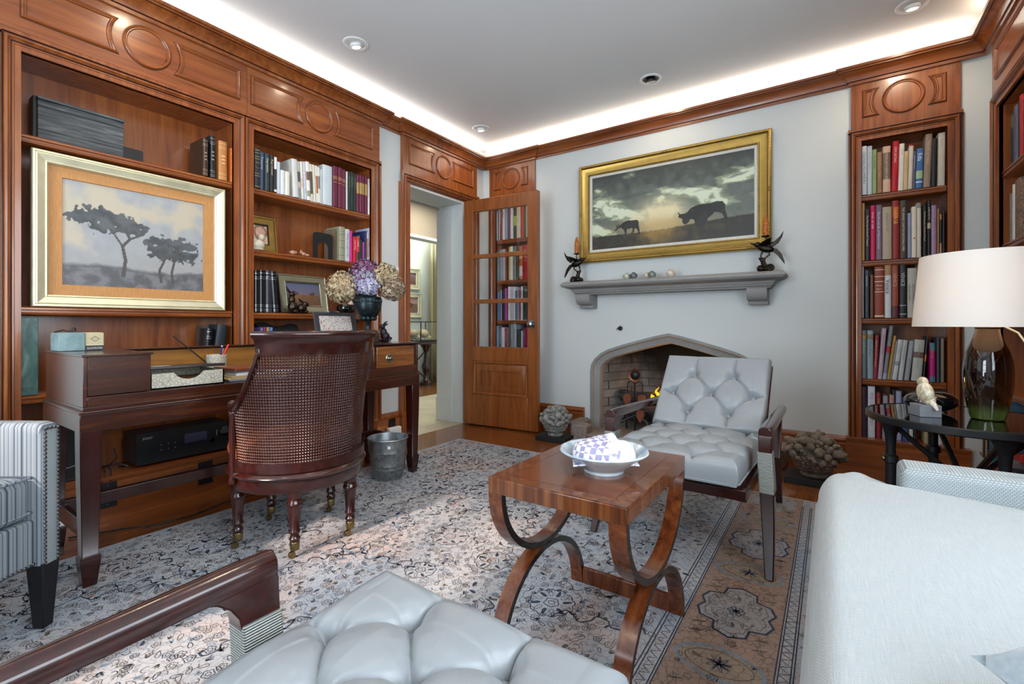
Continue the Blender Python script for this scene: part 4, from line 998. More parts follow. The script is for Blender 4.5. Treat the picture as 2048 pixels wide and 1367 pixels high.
def cushion(name, hw, ya, yb, th, tf, mat, parent, nx, ny, M=None, crown=.02, rnd_=.03):
    """padded slab lying in local xy, top at +th: rounded edges, buttoned top"""
    m = MB(); W = 2 * hw; Lh = yb - ya
    def edge(d): 
        d = max(0., min(d, rnd_)); return math.sqrt(max(0, rnd_ ** 2 - (rnd_ - d) ** 2)) - rnd_
    def sp(u):   # denser near the border
        return .5 - .5 * math.cos(PI * u) if False else u
    def top(u, v):
        x = -hw + W * sp(u); y = ya + Lh * sp(v); d = min(hw - abs(x), y - ya, yb - y)
        c = crown * (1 - (x / hw) ** 2) * (1 - ((y - (ya + yb) / 2) / (Lh / 2)) ** 2)
        return (x, y, th + edge(d) + c + tf(x, y) * min(1, d / .02))
    m.grid(top, nx, ny)
    # sides and underside
    def bx(t): 
        return None
    loop_ = [(i, 0) for i in range(nx)] + [(nx, j) for j in range(ny)] + [(i, ny) for i in range(nx, 0, -1)] + [(0, j) for j in range(ny, 0, -1)]
    idx = [j * (nx + 1) + i for i, j in loop_]; base = len(m.v)
    for k in idx: p = m.v[k]; m.v.append(Vector((p.x * 1.012, p.y + (.006 if p.y > (ya + yb) / 2 else -.006) * 0, th * .35)))
    b2 = len(m.v)
    for k in idx: p = m.v[k]; m.v.append(Vector((p.x * .985, p.y, 0)))
    n = len(idx)
    for k in range(n):
        k2 = (k + 1) % n; m.f.append((idx[k], base + k, base + k2, idx[k2])); m.m.append(0); m.f.append((base + k, b2 + k, b2 + k2, base + k2)); m.m.append(0)
    m.f.append(tuple(range(b2, b2 + n))); m.m.append(0)
    if M is not None: m.v = [M @ p for p in m.v]
    return m.build(name, mat, parent, sharp=70)
def piping(name, hw, ya, yb, z, r, mat, parent, M=None, bow=0.):
    c = .025; pts = [(-hw + c, ya, z), (hw - c, ya, z), (hw, ya + c, z), (hw, yb - c, z), (hw - c, yb, z), (-hw + c, yb, z), (-hw, yb - c, z), (-hw, ya + c, z)]
    return MB(M).tube(pts, r, 6, closed=True).build(name, mat, parent)
def lounge(label, loc, rot):
    ch = thing('lounge_chair', label, 'armchair', loc, rot, None)
    # seat
    sx, sy, y0 = .197, .19, .033
    tf = lambda x, y: tuft(x, y, sx, sy, y0, y0 + sy / 2, y0 - 4 * sy / 2, .197)
    Ms = Matrix.Translation((0, 0, .355)) @ Matrix.Rotation(R(2.), 4, 'X')
    cushion('seat_cushion', .264, -.50, .218, .098, tf, M_lea, ch, 150, 196, Ms, .022, .035)
    piping('piping', .265, -.50, .216, .006, .0042, M_lea, ch, Ms)
    for j in range(-4, 2):
        by = y0 + j * sy / 2; xs = (-sx / 2, sx / 2) if j % 2 else (-sx, 0, sx)
        for bx in xs: MB(Ms).ball((bx, by, .098 + .022 * (1 - (bx / .264) ** 2) * (1 - ((by + .141) / .359) ** 2) - .055), (.011, .011, .006), 10, 6).build('button', M_lea, ch)
    # back
    A = Vector((0, -.455, .405)); B = Vector((0, -.76, .742)); d = (B - A).normalized(); L = (B - A).length; nrm = Vector((0, d.z, -d.y))
    Mb = Matrix(((1, 0, 0, 0), (0, d.y, nrm.y, A.y), (0, d.z, nrm.z, A.z), (0, 0, 0, 1)))
    bsx, bsy, b0 = .20, .236, L * .47
    tb = lambda x, y: tuft(x, y, bsx, bsy, b0, b0 + bsy / 2, b0 - bsy / 2, .20)
    cushion('back_cushion', .266, 0, L, .065, tb, M_lea, ch, 124, 110, Mb, .014, .022)
    for j in (-1, 0, 1):
        for bx in ((-.10, .10) if j else (-.20, 0, .20)):
            by = b0 + j * bsy / 2; MB(Mb).ball((bx, by, .065 + .014 * (1 - (bx / .266) ** 2) * (1 - ((by - L / 2) / (L / 2)) ** 2) - .052), (.011, .011, .006), 10, 6).build('button', M_lea, ch)
    m = MB(Mb); m.box((-.272, -.03, -.022), (.272, L - .004, -.001)); m.build('back_frame', M_mahogX, ch, bevel=.004)
    # frame
    m = MB(); m.box((-.285, .15, .305), (.285, .185, .346)).box((-.285, -.50, .285), (.285, -.465, .33)).box((-.285, -.48, .295), (-.25, .16, .338)).box((.25, -.48, .295), (.285, .16, .338)); m.build('seat_frame', M_mahogX, ch, bevel=.003)
    for s_ in (-1, 1):
        m = MB()
        # armrest: rounded top bar tapering to the back, with a curved knee into the front leg
        prof = lambda w, h: [(-w, -h), (w, -h), (w * 1.02, -.2 * h), (w * .9, .45 * h), (w * .5, .85 * h), (0, h), (-w * .5, .85 * h), (-w * .9, .45 * h), (-w * 1.02, -.2 * h)]
        rg = []
        for k in range(13):
            u = k / 12; y = 0. - .76 * u; zc = .536 - .018 * u; w = .025 - .005 * u; h = .021 - .004 * u; x = s_ * (.326 - .012 * u)
            if k == 0: w *= .93; h *= .9; y -= -.002
            rg.append([(x + a, y, zc + b) for a, b in prof(w, h)])
        m.rings(rg); 
        knee = [(0, .524), (-.13, .519), (-.10, .508), (-.078, .490), (-.064, .468), (-.060, .445), (.006, .445), (.003, .512)]
        m.prism(knee, s_ * .326 - .0235, s_ * .326 + .0235, fn=lambda a, b, h: (h, a, b)); m.build('armrest', M_mahogX, ch, bevel=.003, seg=2)
        m = MB(); X = s_ * .326
        sec = [(.455, -.058, .004, .024), (.36, -.05, .014, .025), (.29, -.035, .028, .025), (.2, -.005, .05, .0225), (.1, .05, .09, .019), (.0128, .105, .13, .0145)]
        m.rings([[(X + s_ * (.43 - z) * .07 - w, a, z), (X + s_ * (.43 - z) * .07 + w, a, z), (X + s_ * (.43 - z) * .07 + w, b, z), (X + s_ * (.43 - z) * .07 - w, b, z)] for z, a, b, w in sec]); lg = m.build('front_leg', M_mahog, ch, bevel=.004)
        m = MB(); cs = [(.455, -.061, .0065, .0268), (.37, -.054, .0155, .0272), (.30, -.04, .029, .0275)]
        m.rings([[(X + s_ * (.43 - z) * .07 - w, a, z), (X + s_ * (.43 - z) * .07 + w, a, z), (X + s_ * (.43 - z) * .07 + w, b, z), (X + s_ * (.43 - z) * .07 - w, b, z)] for z, a, b, w in cs]); m.build('silver_wrap', M_wrap, lg, bevel=.004)
        m = MB(); m.rings([[(s_ * .30 - w, y - w, z), (s_ * .30 + w, y - w, z), (s_ * .30 + w, y + w, z), (s_ * .30 - w, y + w, z)] for z, y, w in ((.51, -.74, .018), (.30, -.58, .024), (.0128, -.78, .015))]); m.build('rear_leg', M_mahog, ch, bevel=.004)
    return ch
lounge('grey leather tufted lounge chair standing in front of the fireplace', (-.545, 2.10, .0), R(179))
lounge('grey leather tufted lounge chair cropped at the bottom edge, nearest the viewer', (-.51, .455, .0), 0)

# ---------------------------------------------------------------- curule coffee table
tb = thing('coffee_table', 'square rosewood coffee table on crossed curved legs', 'table', (-.60, 1.325, .012))
hx, hy = .203, .265
t = NT('rosewood_veneer'); v = t.coord((10, 1.2, 10)); g = t.noise(v, 2.4, 6, .6, .8); gx_ = t.noise(t.coord((1.2, 10, 10)), 2.4, 6, .6, .8)
st_ = t.n('ShaderNodeTexBrick'); st_.inputs['Scale'].default_value = 1; st_.inputs['Brick Width'].default_value = .6; st_.inputs['Row Height'].default_value = .034; st_.inputs['Mortar Size'].default_value = 0; st_.inputs['Color1'].default_value = (.25, .25, .25, 1); st_.inputs['Color2'].default_value = (.75, .75, .75, 1); t.l(t.coord(), st_.inputs[0])
k = t.math('ADD', t.math('MULTIPLY', gx_, .7), t.math('MULTIPLY', st_.outputs['Color'], .22)); t.col(t.ramp(k, [(.3, '40200f'), (.48, '6a371a'), (.64, '824823'), (.8, '96602f')])); t.set(Roughness=.2, Coat_Weight=.5, Coat_Roughness=.08); M_ven = t.m
t = NT('rosewood_crossband'); st_ = t.noise(t.coord((24, 24, .6)), 2.2, 5, .6); t.col(t.ramp(st_, [(.3, '42210f'), (.5, '65351a'), (.72, '85532a')])); t.set(Roughness=.22, Coat_Weight=.45); M_cross = t.m
m = MB(); m.box((-hx, -hy, .473), (hx, hy, .5165)); m.build('apron', M_cross, tb, bevel=.0025)
m = MB(); m.box((-hx + .045, -hy + .045, .5163), (hx - .045, hy - .045, .5182)); m.build('top_veneer', M_ven, tb)
m = MB()
for a, b in (((-hx, -hy), (hx, -hy + .044)), ((-hx, hy - .044), (hx, hy)), ((-hx, -hy + .044), (-hx + .044, hy - .044)), ((hx - .044, -hy + .044), (hx, hy - .044))): m.box((a[0] + .0005, a[1] + .0005, .5163), (b[0] - .0005, b[1] - .0005, .5182))
m.build('top_border', M_cross, tb)
M_ebo = plain('ebonised_edge', '14100f', .25, coat=.4)
for s_ in (-1, 1):
    x0, x1 = (s_ * hx - .046, s_ * hx - .001) if s_ > 0 else (s_ * hx + .001, s_ * hx + .046)
    for up in (1, 0):
        m = MB(); rg = []; N = 40
        for k in range(N + 1):
            a = PI * k / N
            if up: yo, zo = -hy * math.cos(a), .475 - .232 * math.sin(a); yi, zi_ = -(hy - .02) * math.cos(a), .475 - .214 * math.sin(a)
            else: yo, zo = -hy * math.cos(a), .246 * math.sin(a); yi, zi_ = -(hy - .02) * math.cos(a), .228 * math.sin(a)
            rg.append([(x0, yo, zo), (x1, yo, zo), (x1, yi, zi_), (x0, yi, zi_)])
        m.rings(rg); m.m = [1 if (i % 4) in (1, 3) else 0 for i in range(len(m.m))]
        m.build('curved_leg', [M_rose, M_ebo], tb, sharp=40)
for y in (-hy + .001, hy - .019):
    m = MB(); m.box((-hx + .046, y, .0), (hx - .046, y + .018, .055)); m.build('stretcher', M_roseX, tb, bevel=.002)
# bowl with folded patterned cloth
bw = thing('bowl', 'pale blue and white pottery bowl on the coffee table', 'bowl', (-.555, 1.295, .5306))
M_pot = NT('celadon_glaze'); a = M_pot.noise(M_pot.coord(), 14, 4, .5, .5); M_pot.col(M_pot.ramp(a, [(.35, '8fa4b3'), (.55, 'b7c5cd'), (.7, 'd3dbdd')])); M_pot.set(Roughness=.14, Coat_Weight=.4); M_pot = M_pot.m
MB().lathe([(0, .006), (.048, .006), (.05, 0), (.058, 0), (.06, .008), (.078, .02), (.105, .042), (.124, .055), (.1285, .060), (.126, .064), (.12, .061), (.09, .04), (.06, .02), (0, .016)], seg=48).build('vessel', M_pot, bw)
t = NT('printed_cloth'); v = t.coord((1, 1, 1), (0, 0, .7)); ck = t.n('ShaderNodeTexChecker'); ck.inputs['Scale'].default_value = 62; t.l(v, ck.inputs[0])
wv2 = t.n('ShaderNodeTexWave', wave_type='RINGS'); wv2.inputs['Scale'].default_value = 9; wv2.inputs['Distortion'].default_value = 6; wv2.inputs['Detail'].default_value = 2; t.l(t.coord(), wv2.inputs[0])
sy_ = t.n('ShaderNodeSeparateXYZ'); t.l(t.coord(), sy_.inputs[0])
k1 = t.mix(ck.outputs['Fac'], 'ded9e0', '8f8aa8'); k2 = t.mix(t.ramp(wv2.outputs['Fac'], [(.42, 0.), (.5, 1.), (.58, 0.)]), 'e6e0e2', '8a87a2'); t.col(t.mix(t.ramp(sy_.outputs[0], [(.0, 0.), (.012, 1.)]), k1, k2)); t.set(Roughness=.7); M_prt = t.m
def cl(u, v_):
    a = (u - .5) * 2; b = (v_ - .5) * 2; x = a * .092 + .008 * b; y = b * .078
    r = min(1, math.hypot(a * .95, b)); z = .066 + .034 * (1 - r ** 2) + .003 * math.sin(a * 5 + b * 2) * (1 - r * .4) + .007 * math.exp(-((a - .25 - .2 * b) / .14) ** 2) - .010 * math.exp(-((a - .45 - .2 * b) / .12) ** 2)
    if r > .85: z -= .03 * (r - .85) / .15
    return (x, y, z)
cf = MB().grid(cl, 40, 32).build('patterned_cloth', M_prt, None, (-.555, 1.295, .5306), rot=R(34), solid=.003); tag(cf, 'folded lilac and white patterned cloth piled in the pottery bowl', 'cloth')

# ---------------------------------------------------------------- linen sofa
t = NT('white_linen'); v = t.coord(); w1 = t.n('ShaderNodeTexWave', bands_direction='DIAGONAL'); w1.inputs['Scale'].default_value = 130; w1.inputs['Distortion'].default_value = .8; t.l(v, w1.inputs[0])
n1 = t.noise(t.coord((9, 260, 9)), 2, 3); n2 = t.noise(t.coord((260, 9, 9)), 2, 3); n3 = t.noise(v, 420, 2)
k = t.math('ADD', t.math('MULTIPLY', n1, .35), t.math('MULTIPLY', n2, .65)); wb = t.n('ShaderNodeTexBrick'); wb.inputs['Scale'].default_value = 1; wb.inputs['Brick Width'].default_value = .0046; wb.inputs['Row Height'].default_value = .0027; wb.inputs['Mortar Size'].default_value = .0007; wb.inputs['Color1'].default_value = lin('bcc0bf'); wb.inputs['Color2'].default_value = lin('afb4b4'); wb.inputs['Mortar'].default_value = lin('8d9497'); t.l(t.coord((1, 1, 1), (0, 0, .25)), wb.inputs[0]); t.col(t.mix(.5, wb.outputs['Color'], t.ramp(k, [(.32, 'a3a8a8'), (.5, 'b2b6b6'), (.66, 'c0c4c3')]))); t.set(Roughness=.85, Specular_IOR_Level=.2, Sheen_Weight=.2); t.bump(t.math('ADD', n3, k), .5, .002); M_lin = t.m
t = NT('white_basketweave'); v = t.coord((1, 1, 1)); ck = t.n('ShaderNodeTexBrick'); ck.inputs['Scale'].default_value = 1; ck.inputs['Brick Width'].default_value = .0075; ck.inputs['Row Height'].default_value = .0045; ck.inputs['Mortar Size'].default_value = .0011; ck.inputs['Color1'].default_value = lin('b4bbbc'); ck.inputs['Color2'].default_value = lin('a9b1b2'); ck.inputs['Mortar'].default_value = lin('848c8f'); t.l(t.coord((1, 1, 1), (PI / 2, 0, 0)), ck.inputs[0])
t.col(ck.outputs['Color']); t.set(Roughness=.85, Specular_IOR_Level=.2); M_bask = t.m
sf = thing('sofa', 'white linen sofa with a rounded bench seat along the right wall', 'sofa', (.33, .60, .012))
T = Matrix.Translation((-.33, -.60, -.012))
def pad(poly, z0, z1, r, name, mat, parent, bulge=.012, seg=6, crown=0., cr=None):
    """upholstered slab from a plan outline with rounded edges"""
    rings = []; n = len(poly); cx = sum(p[0] for p in poly) / n; cy = sum(p[1] for p in poly) / n
    def off(d):
        out = []
        for i in range(n):
            a, b, c = Vector(poly[i - 1]), Vector(poly[i]), Vector(poly[(i + 1) % n]); e1 = (b - a).normalized(); e2 = (c - b).normalized(); n1 = Vector((-e1.y, e1.x)); n2 = Vector((-e2.y, e2.x)); mm = n1 + n2; q_ = max(.35, 1 + n1.dot(n2)); out.append((b.x + mm.x / q_ * d, b.y + mm.y / q_ * d))
        return out
    sec = [(r * (1 - math.sin(PI / 2 * k / seg)), z0 + r * (1 - math.cos(PI / 2 * k / seg))) for k in range(seg + 1)]
    sec += [(-bulge, (z0 + z1) / 2)] + [(r * (1 - math.cos(PI / 2 * k / seg)), z1 - r * (1 - math.sin(PI / 2 * k / seg))) for k in range(seg + 1)]
    if crown: sec += [(r + (cr or .08), z1 + crown * .7), (r + 2.2 * (cr or .08), z1 + crown)]
    for d, z in sec: rings.append([(p[0], p[1], z) for p in off(d)])
    m = MB(T); m.rings(rings); return m.build(name, mat, parent, sharp=75, sub=1)
def rounded(pts, r, n=5):
    out = []
    for i, p in enumerate(pts):
        a, b, c = Vector(pts[i - 1]), Vector(p), Vector(pts[(i + 1) % len(pts)]); r_ = min(r, (a - b).length * .45, (c - b).length * .45); u, v_ = (a - b).normalized(), (c - b).normalized()
        s, e = b + u * r_, b + v_ * r_
        for k in range(n + 1):
            q_ = k / n; out.append(tuple(s * (1 - q_) ** 2 + b * 2 * q_ * (1 - q_) + e * q_ ** 2))
    # even out long sides
    res = []
    for i, p in enumerate(out):
        q_ = out[(i + 1) % len(out)]; L = math.dist(p, q_); k = max(1, int(L / .12))
        res += [(p[0] + (q_[0] - p[0]) * j / k, p[1] + (q_[1] - p[1]) * j / k) for j in range(k)]
    return res
ROWS = [(-.52 + .5 * .033 * k / 6, 1 - math.sqrt(1 - (1 - k / 6) ** 2)) for k in range(7)] + [(-.50 + (1.735 + .50) * k / 70, 0) for k in range(1, 71)] + [(1.735 + .052 * math.sin(PI / 2 * k / 8), 1 - math.cos(PI / 2 * k / 8)) for k in range(1, 9)]
rg = []
for y, drop_ in ROWS:
    xf = -.035 + (.03 * ((y - 1.70) / .09) ** 2 if y > 1.70 else 0); xb = .54
    if y > 1.635: k = min(1, (y - 1.635) / .04); xb = .16 + (.54 - .16) * (1 - k) ** 2 - .03 * max(0, (y - 1.70) / .085)
    ztop_ = .508 - .055 * drop_; zbot = .33 + .03 * drop_; r = .055; ring = []
    hh = ztop_ - zbot
    for k in range(9): a_ = PI / 2 * k / 8; ring.append((xf + r * (1 - math.cos(a_)) if k else xf, zbot + hh * .55 + (hh * .45) * math.sin(a_)))
    front = [(xf + .02, zbot), (xf + .004, zbot + .012), (xf - .006, zbot + hh * .25), (xf - .006, zbot + hh * .45)] + ring
    n_t = 14
    top = [(front[-1][0] + (xb - .05 - front[-1][0]) * k / n_t, ztop_ + .010 * math.sin(PI * k / n_t) * (1 - drop_) - (.006 if k == 0 else 0) * 0) for k in range(1, n_t + 1)]
    back = [(xb - .02, ztop_ - .008), (xb, ztop_ - .04), (xb, zbot + .02), (xb - .02, zbot)]
    rg.append([(x, y, z) for x, z in front + top + back])
m = MB(T); m.rings(rg); m.build('seat_cushion', M_lin, sf, sharp=80)
pad(rounded([(.0, -.62), (.56, -.62), (.56, 1.64), (.0, 1.64)], .03), .13, .332, .02, 'base', M_lin, sf, .0)
pad(rounded([(.155, 1.652), (.70, 1.652), (.70, 1.785), (.155, 1.785)], .022), .13, .569, .022, 'arm', M_bask, sf, .004)
pad(rounded([(.155, -.68), (.70, -.68), (.70, -.54), (.155, -.54)], .022), .13, .569, .022, 'arm', M_bask, sf, .004)
pad(rounded([(.575, -.68), (.71, -.68), (.71, 1.65), (.575, 1.65)], .03), .13, .60, .04, 'back', M_lin, sf, .008)
for x in (.05, .66):
    for y in (-.60, 1.70): MB(T).rings([[(x - w, y - w, z), (x + w, y - w, z), (x + w, y + w, z), (x - w, y + w, z)] for z, w in ((.0128 if x < .1 else 0, .018), (.14, .026))]).build('leg', M_mahog, sf)
t = NT('grey_blue_chenille'); nn = t.noise(t.coord(), 120, 3); t.col(t.mix(nn, '8796a0', 'b2bec5')); t.set(Roughness=.9, Sheen_Weight=.3); M_pil = t.m
m = MB(); 
def pil(u, v_, s_):
    a = (u - .5) * 2; b = (v_ - .5) * 2; k = (1 - abs(a) ** 2.6) * (1 - abs(b) ** 2.6); return (a * .2 * (1 - .06 * (1 - abs(b))), b * .2 * (1 - .06 * (1 - abs(a))), s_ * .075 * max(k, 0) ** .5)
m.grid(lambda u, v_: pil(u, v_, 1), 24, 24); m.grid(lambda u, v_: pil(u, v_, -1), 24, 24)
o = m.build('throw_pillow', M_pil, None, (.405, .668, .594), rot=(R(3), R(-4), R(34))); tag(o, 'blue grey throw pillow at the bottom right corner of the sofa seat', 'pillow')

# ---------------------------------------------------------------- striped club chair, mostly outside the frame
Fd = R(34.0)
ac = thing('club_chair', 'blue grey striped armchair with nailhead trim at the left picture edge', 'armchair', (-2.046, .389, .012), Fd - PI / 2)
# local: +y = facing, +x = toward the viewer; front leg of the far arm stands at the origin
t = NT('striped_ticking'); sp3 = t.n('ShaderNodeSeparateXYZ'); t.l(t.coord(), sp3.inputs[0])
def stripes(t, val, per=.07):
    f = t.math('FRACT', t.math('MULTIPLY', val, 1 / per))
    return t.ramp(f, [(0, '777f88'), (.1, '444d5c'), (.16, '80888e'), (.26, '5c6674'), (.3, '828a8e'), (.42, '3b4554'), (.5, '69727e'), (.55, '848c90'), (.66, '4f5969'), (.7, '7d868b'), (.85, '606a77'), (.9, '828a8e')], 'CONSTANT')
t.col(stripes(t, sp3.outputs[1])); t.set(Roughness=.85); M_st = t.m
t = NT('striped_ticking_seat'); sp3 = t.n('ShaderNodeSeparateXYZ'); t.l(t.coord(), sp3.inputs[0]); t.col(stripes(t, sp3.outputs[0])); t.set(Roughness=.85); M_st2 = t.m
M_nail = metal('nailhead', '8a8c90', .25)
T = Matrix.Translation((0, 0, -.012))
def armp(x0, x1):
    sec = [(-.62, .68), (-.45, .66), (-.2, .655), (.0, .654), (.018, .648), (.026, .632), (.026, .215), (-.62, .215)]
    m = MB(T); n = 5; xs = [x0, x0 + .006, x0 + .012, x1 - .012, x1 - .006, x1]; k_ = [.012, .003, 0, 0, .003, .012]
    m.rings([[(x, y - (k if y > .02 else 0), z - (k if z > .5 else 0)) for y, z in sec] for x, k in zip(xs, k_)]); return m.build('arm', M_st, ac, sharp=40)
AW = .058; a1 = armp(-.032, -.032 + AW); a2 = armp(.62, .68)
def nails(pts, par):
    m = MB(T)
    for p in pts: m.ball(p, (.0056, .004, .0056), 7, 5)
    m.build('nailheads', M_nail, par); par.children[-1]['kind'] = 'stuff'
yf = .0275
nails([(x, yf, .635 - k * .0125) for k in range(34) for x in (-.024, .018)] + [(-.012 + .012 * k, yf, .637) for k in range(3)], a1)
m = MB(T); m.box((.026, -.6, .215), (.62, .004, .36)); fr_ = m.build('front_rail', M_st2, ac, bevel=.008)
nails([(.032 + k * .0125, .0055, .224) for k in range(47)], fr_)
m = MB(T); pts = rounded([(.03, -.52), (.616, -.52), (.616, .0), (.03, .0)], .03)
T_old = T
rings = []
for d, z in ((.02, .36), (.004, .375), (0, .39), (-.004, .43), (0, .47), (.01, .488), (.03, .497), (.09, .505)):
    rings.append([(min(max(x, .03 + d), .616 - d), min(max(y, -.52 + d), -d), z) for x, y in pts])
m.rings(rings); sc = m.build('seat_cushion', M_st2, ac, sharp=60)
for z in (.383, .49): MB(T).tube([(x, y, z) for x, y in [(.032, -.51), (.616, -.51), (.616, -.002), (.032, -.002)]], .004, 6, closed=True).build('welt', M_st2, sc)
m = MB(T); m.box((-.03, -.72, .215), (.68, -.56, .86)); m.build('back', M_st2, ac, bevel=.03, seg=3)
for x, y in ((-.004, -.002), (.65, -.002), (0, -.66), (.65, -.66)):
    MB(T).rings([[(x - w, y - w, z), (x + w, y - w, z), (x + w, y + w, z), (x - w, y + w, z)] for z, w in ((.0128, .0165), (.22, .0275))]).build('leg', M_black, ac, bevel=.002)
# ---------------------------------------------------------------- side table by the sofa
SX, SY = .43, 2.52
sd = thing('side_table', 'round black iron side table with a glass top between sofa arm and bookcase', 'side table', (SX, SY, 0))
MB().lathe([(.290, .573), (.306, .570), (.312, .574), (.312, .596), (.308, .600), (.302, .600), (.302, .594), (.290, .594)], seg=72).rings([[(0, 0, 0)]] * 0 or [[(0, 0, .57), (0.001, 0, .57), (0, .001, .57)]] * 2).build('rim', M_black, sd, sharp=30)
t = NT('smoked_glass_top'); t.col('0c0d0f'); t.set(Roughness=.03, Coat_Weight=.6, Specular_IOR_Level=.7, IOR=1.6); M_smk = t.m
MB().lathe([(0, .5905), (.3015, .5905), (.3015, .5985), (0, .5985)], seg=72).build('glass_top', M_smk, sd)
angs = [R(195), R(285), R(15), R(105)]
for a in angs:
    c, s_ = math.cos(a), math.sin(a); m = MB()
    m.lathe([(.042, .572), (.04, .56), (.028, .54), (.02, .51), (.017, .47), (.017, .43), (.025, .425), (.026, .40), (.018, .395), (.018, .1), (.022, .08), (.022, .0)], c=(.24 * c, .24 * s_, 0), seg=14); m.build('leg', M_black, sd)
for i in (0, 1):
    a, b = angs[i], angs[i + 2]; m = MB()
    p = Vector((.24 * math.cos(a), .24 * math.sin(a), 0)); q_ = Vector((.24 * math.cos(b), .24 * math.sin(b), 0))
    m.tube([p + Vector((0, 0, .56)), q_ + Vector((0, 0, .10))], .010, 6).tube([p + Vector((0, 0, .10)), q_ + Vector((0, 0, .56))], .010, 6); m.build('cross_brace', M_black, sd)
for a in angs: MB().ball((.262 * math.cos(a), .262 * math.sin(a), .412), .009, 10, 7).build('brass_knob', M_brass, sd)
# lamp
lp = thing('table_lamp', 'table lamp with a brown and green glass body and a wide white drum shade', 'lamp', (.49, 2.50, .5987))
t = NT('brown_green_glass'); sz = t.n('ShaderNodeSeparateXYZ'); t.l(t.coord(), sz.inputs[0]); t.col(t.ramp(sz.outputs[2], [(.03, '5f7436'), (.06, '33200f'), (.2, '1e0d08'), (.27, '32170b'), (.33, '6a3c1e')])); t.set(Roughness=.02, Transmission_Weight=.55, IOR=1.5, Coat_Weight=.5); M_amb = t.m  # orange at the top paints the warm lampshade's reflection into the glass
MB().lathe([(0, .0), (.043, 0), (.049, .004), (.058, .04), (.066, .09), (.071, .14), (.072, .18), (.069, .22), (.061, .255), (.05, .285), (.041, .31), (.036, .33), (.034, .345), (0, .345)], seg=48).build('glass_body', M_amb, lp)
M_neck = plain('copper_neck', '7d4e33', .25, .7)
MB().lathe([(.035, .343), (.038, .35), (.024, .355), (.012, .36), (.012, .44), (0, .44)], seg=24).build('neck', M_brass, lp)
m = MB(); pr = [(.221, .352), (.198, .628)]
m.lathe([(pr[0][0], pr[0][1]), (pr[1][0], pr[1][1]), (pr[1][0] - .003, pr[1][1]), (pr[0][0] - .003, pr[0][1]), (pr[0][0], pr[0][1])], seg=96); m.f = [f for f in m.f if len(f) == 4]; m.m = m.m[:len(m.f)]
t = NT('white_shade'); t.col('f4f2ee'); t.set(Roughness=.8); td = t.n('ShaderNodeBsdfTranslucent'); td.inputs[0].default_value = lin('f2e2cc'); ms = t.n('ShaderNodeMixShader'); ms.inputs[0].default_value = .25; t.l(t.b.outputs[0], ms.inputs[1]); t.l(td.outputs[0], ms.inputs[2]); t.l(ms.outputs[0], t.out.inputs[0])
m.build('lamp_shade', t.m, lp)
m = MB(); 
for a in range(3): m.tube([(0, 0, .60), (.197 * math.cos(a * 2.1), .197 * math.sin(a * 2.1), .62)], .002, 5)
m.build('shade_spider', M_brass, lp); MB().ball((0, 0, .47), (.03, .03, .04), 14, 9).build('bulb', emit('bulb_glow', 'ffd9a8', 6.), lp)
m = MB(); m.tube([(.03, -.02, .36), (.07, -.05, .33), (.105, -.08, .25), (.13, -.10, .15), (.16, -.09, .05), (.18, -.05, .004)], .0035, 8); m.build('cord', plain('ivory_cord', 'd8d3c2', .5), lp)
bl = bpy.data.lights.new('lamp_bulb', 'POINT'); bl.energy = 3.5; bl.color = (1, .74, .46); bl.shadow_soft_size = .045; bo = bpy.data.objects.new('lamp_bulb', bl); COL.objects.link(bo); bo.location = (.49, 2.50, 1.075)
# sculpture of a bird on a stone block, and the dark polished stone behind it
sc = thing('bird_sculpture', 'carved mother of pearl bird perched on a grey stone block on the side table', 'sculpture', (.305, 2.455, .5987), R(20))
MB().box((-.036, -.036, 0), (.036, .036, .046)).build('stone_block', plain('grey_stone', '7d8086', .7, vary=.1), sc, bevel=.002)
t = NT('mother_of_pearl'); a = t.noise(t.coord((1, 1, .5)), 30, 5, .6, 1.2); t.col(t.ramp(a, [(.3, '8a7a52'), (.48, 'c9bfa4'), (.6, 'e2ded2'), (.72, 'c08a5a')])); t.set(Roughness=.22, Coat_Weight=.4); M_pearl = t.m
m = MB(); m.ball((0, 0, .09), (.026, .034, .046), 14, 10, M=Matrix.Rotation(R(-24), 4, 'X')); m.ball((0, .018, .132), (.018, .02, .02), 12, 8); m.ball((.006, -.012, .072), (.02, .02, .036), 12, 8, M=Matrix.Rotation(R(-30), 4, 'X')); m.tube([(0, .034, .134), (0, .048, .126)], [.006, .001], 6)
m.tube([(0, -.02, .06), (.008, -.04, .05), (.012, -.055, .03)], [.014, .01, .004], 8); m.tube([(.01, .0, .055), (.01, .002, .046)], .004, 6); m.build('bird', M_pearl, sc)
o = MB().ball((0, 0, .044), (.092, .072, .044), 28, 16).build('polished_stone', M_blackgl, None, (.338, 2.585, .5987), R(25)); tag(o, 'glossy black oval stone on the side table behind the bird sculpture', 'stone')

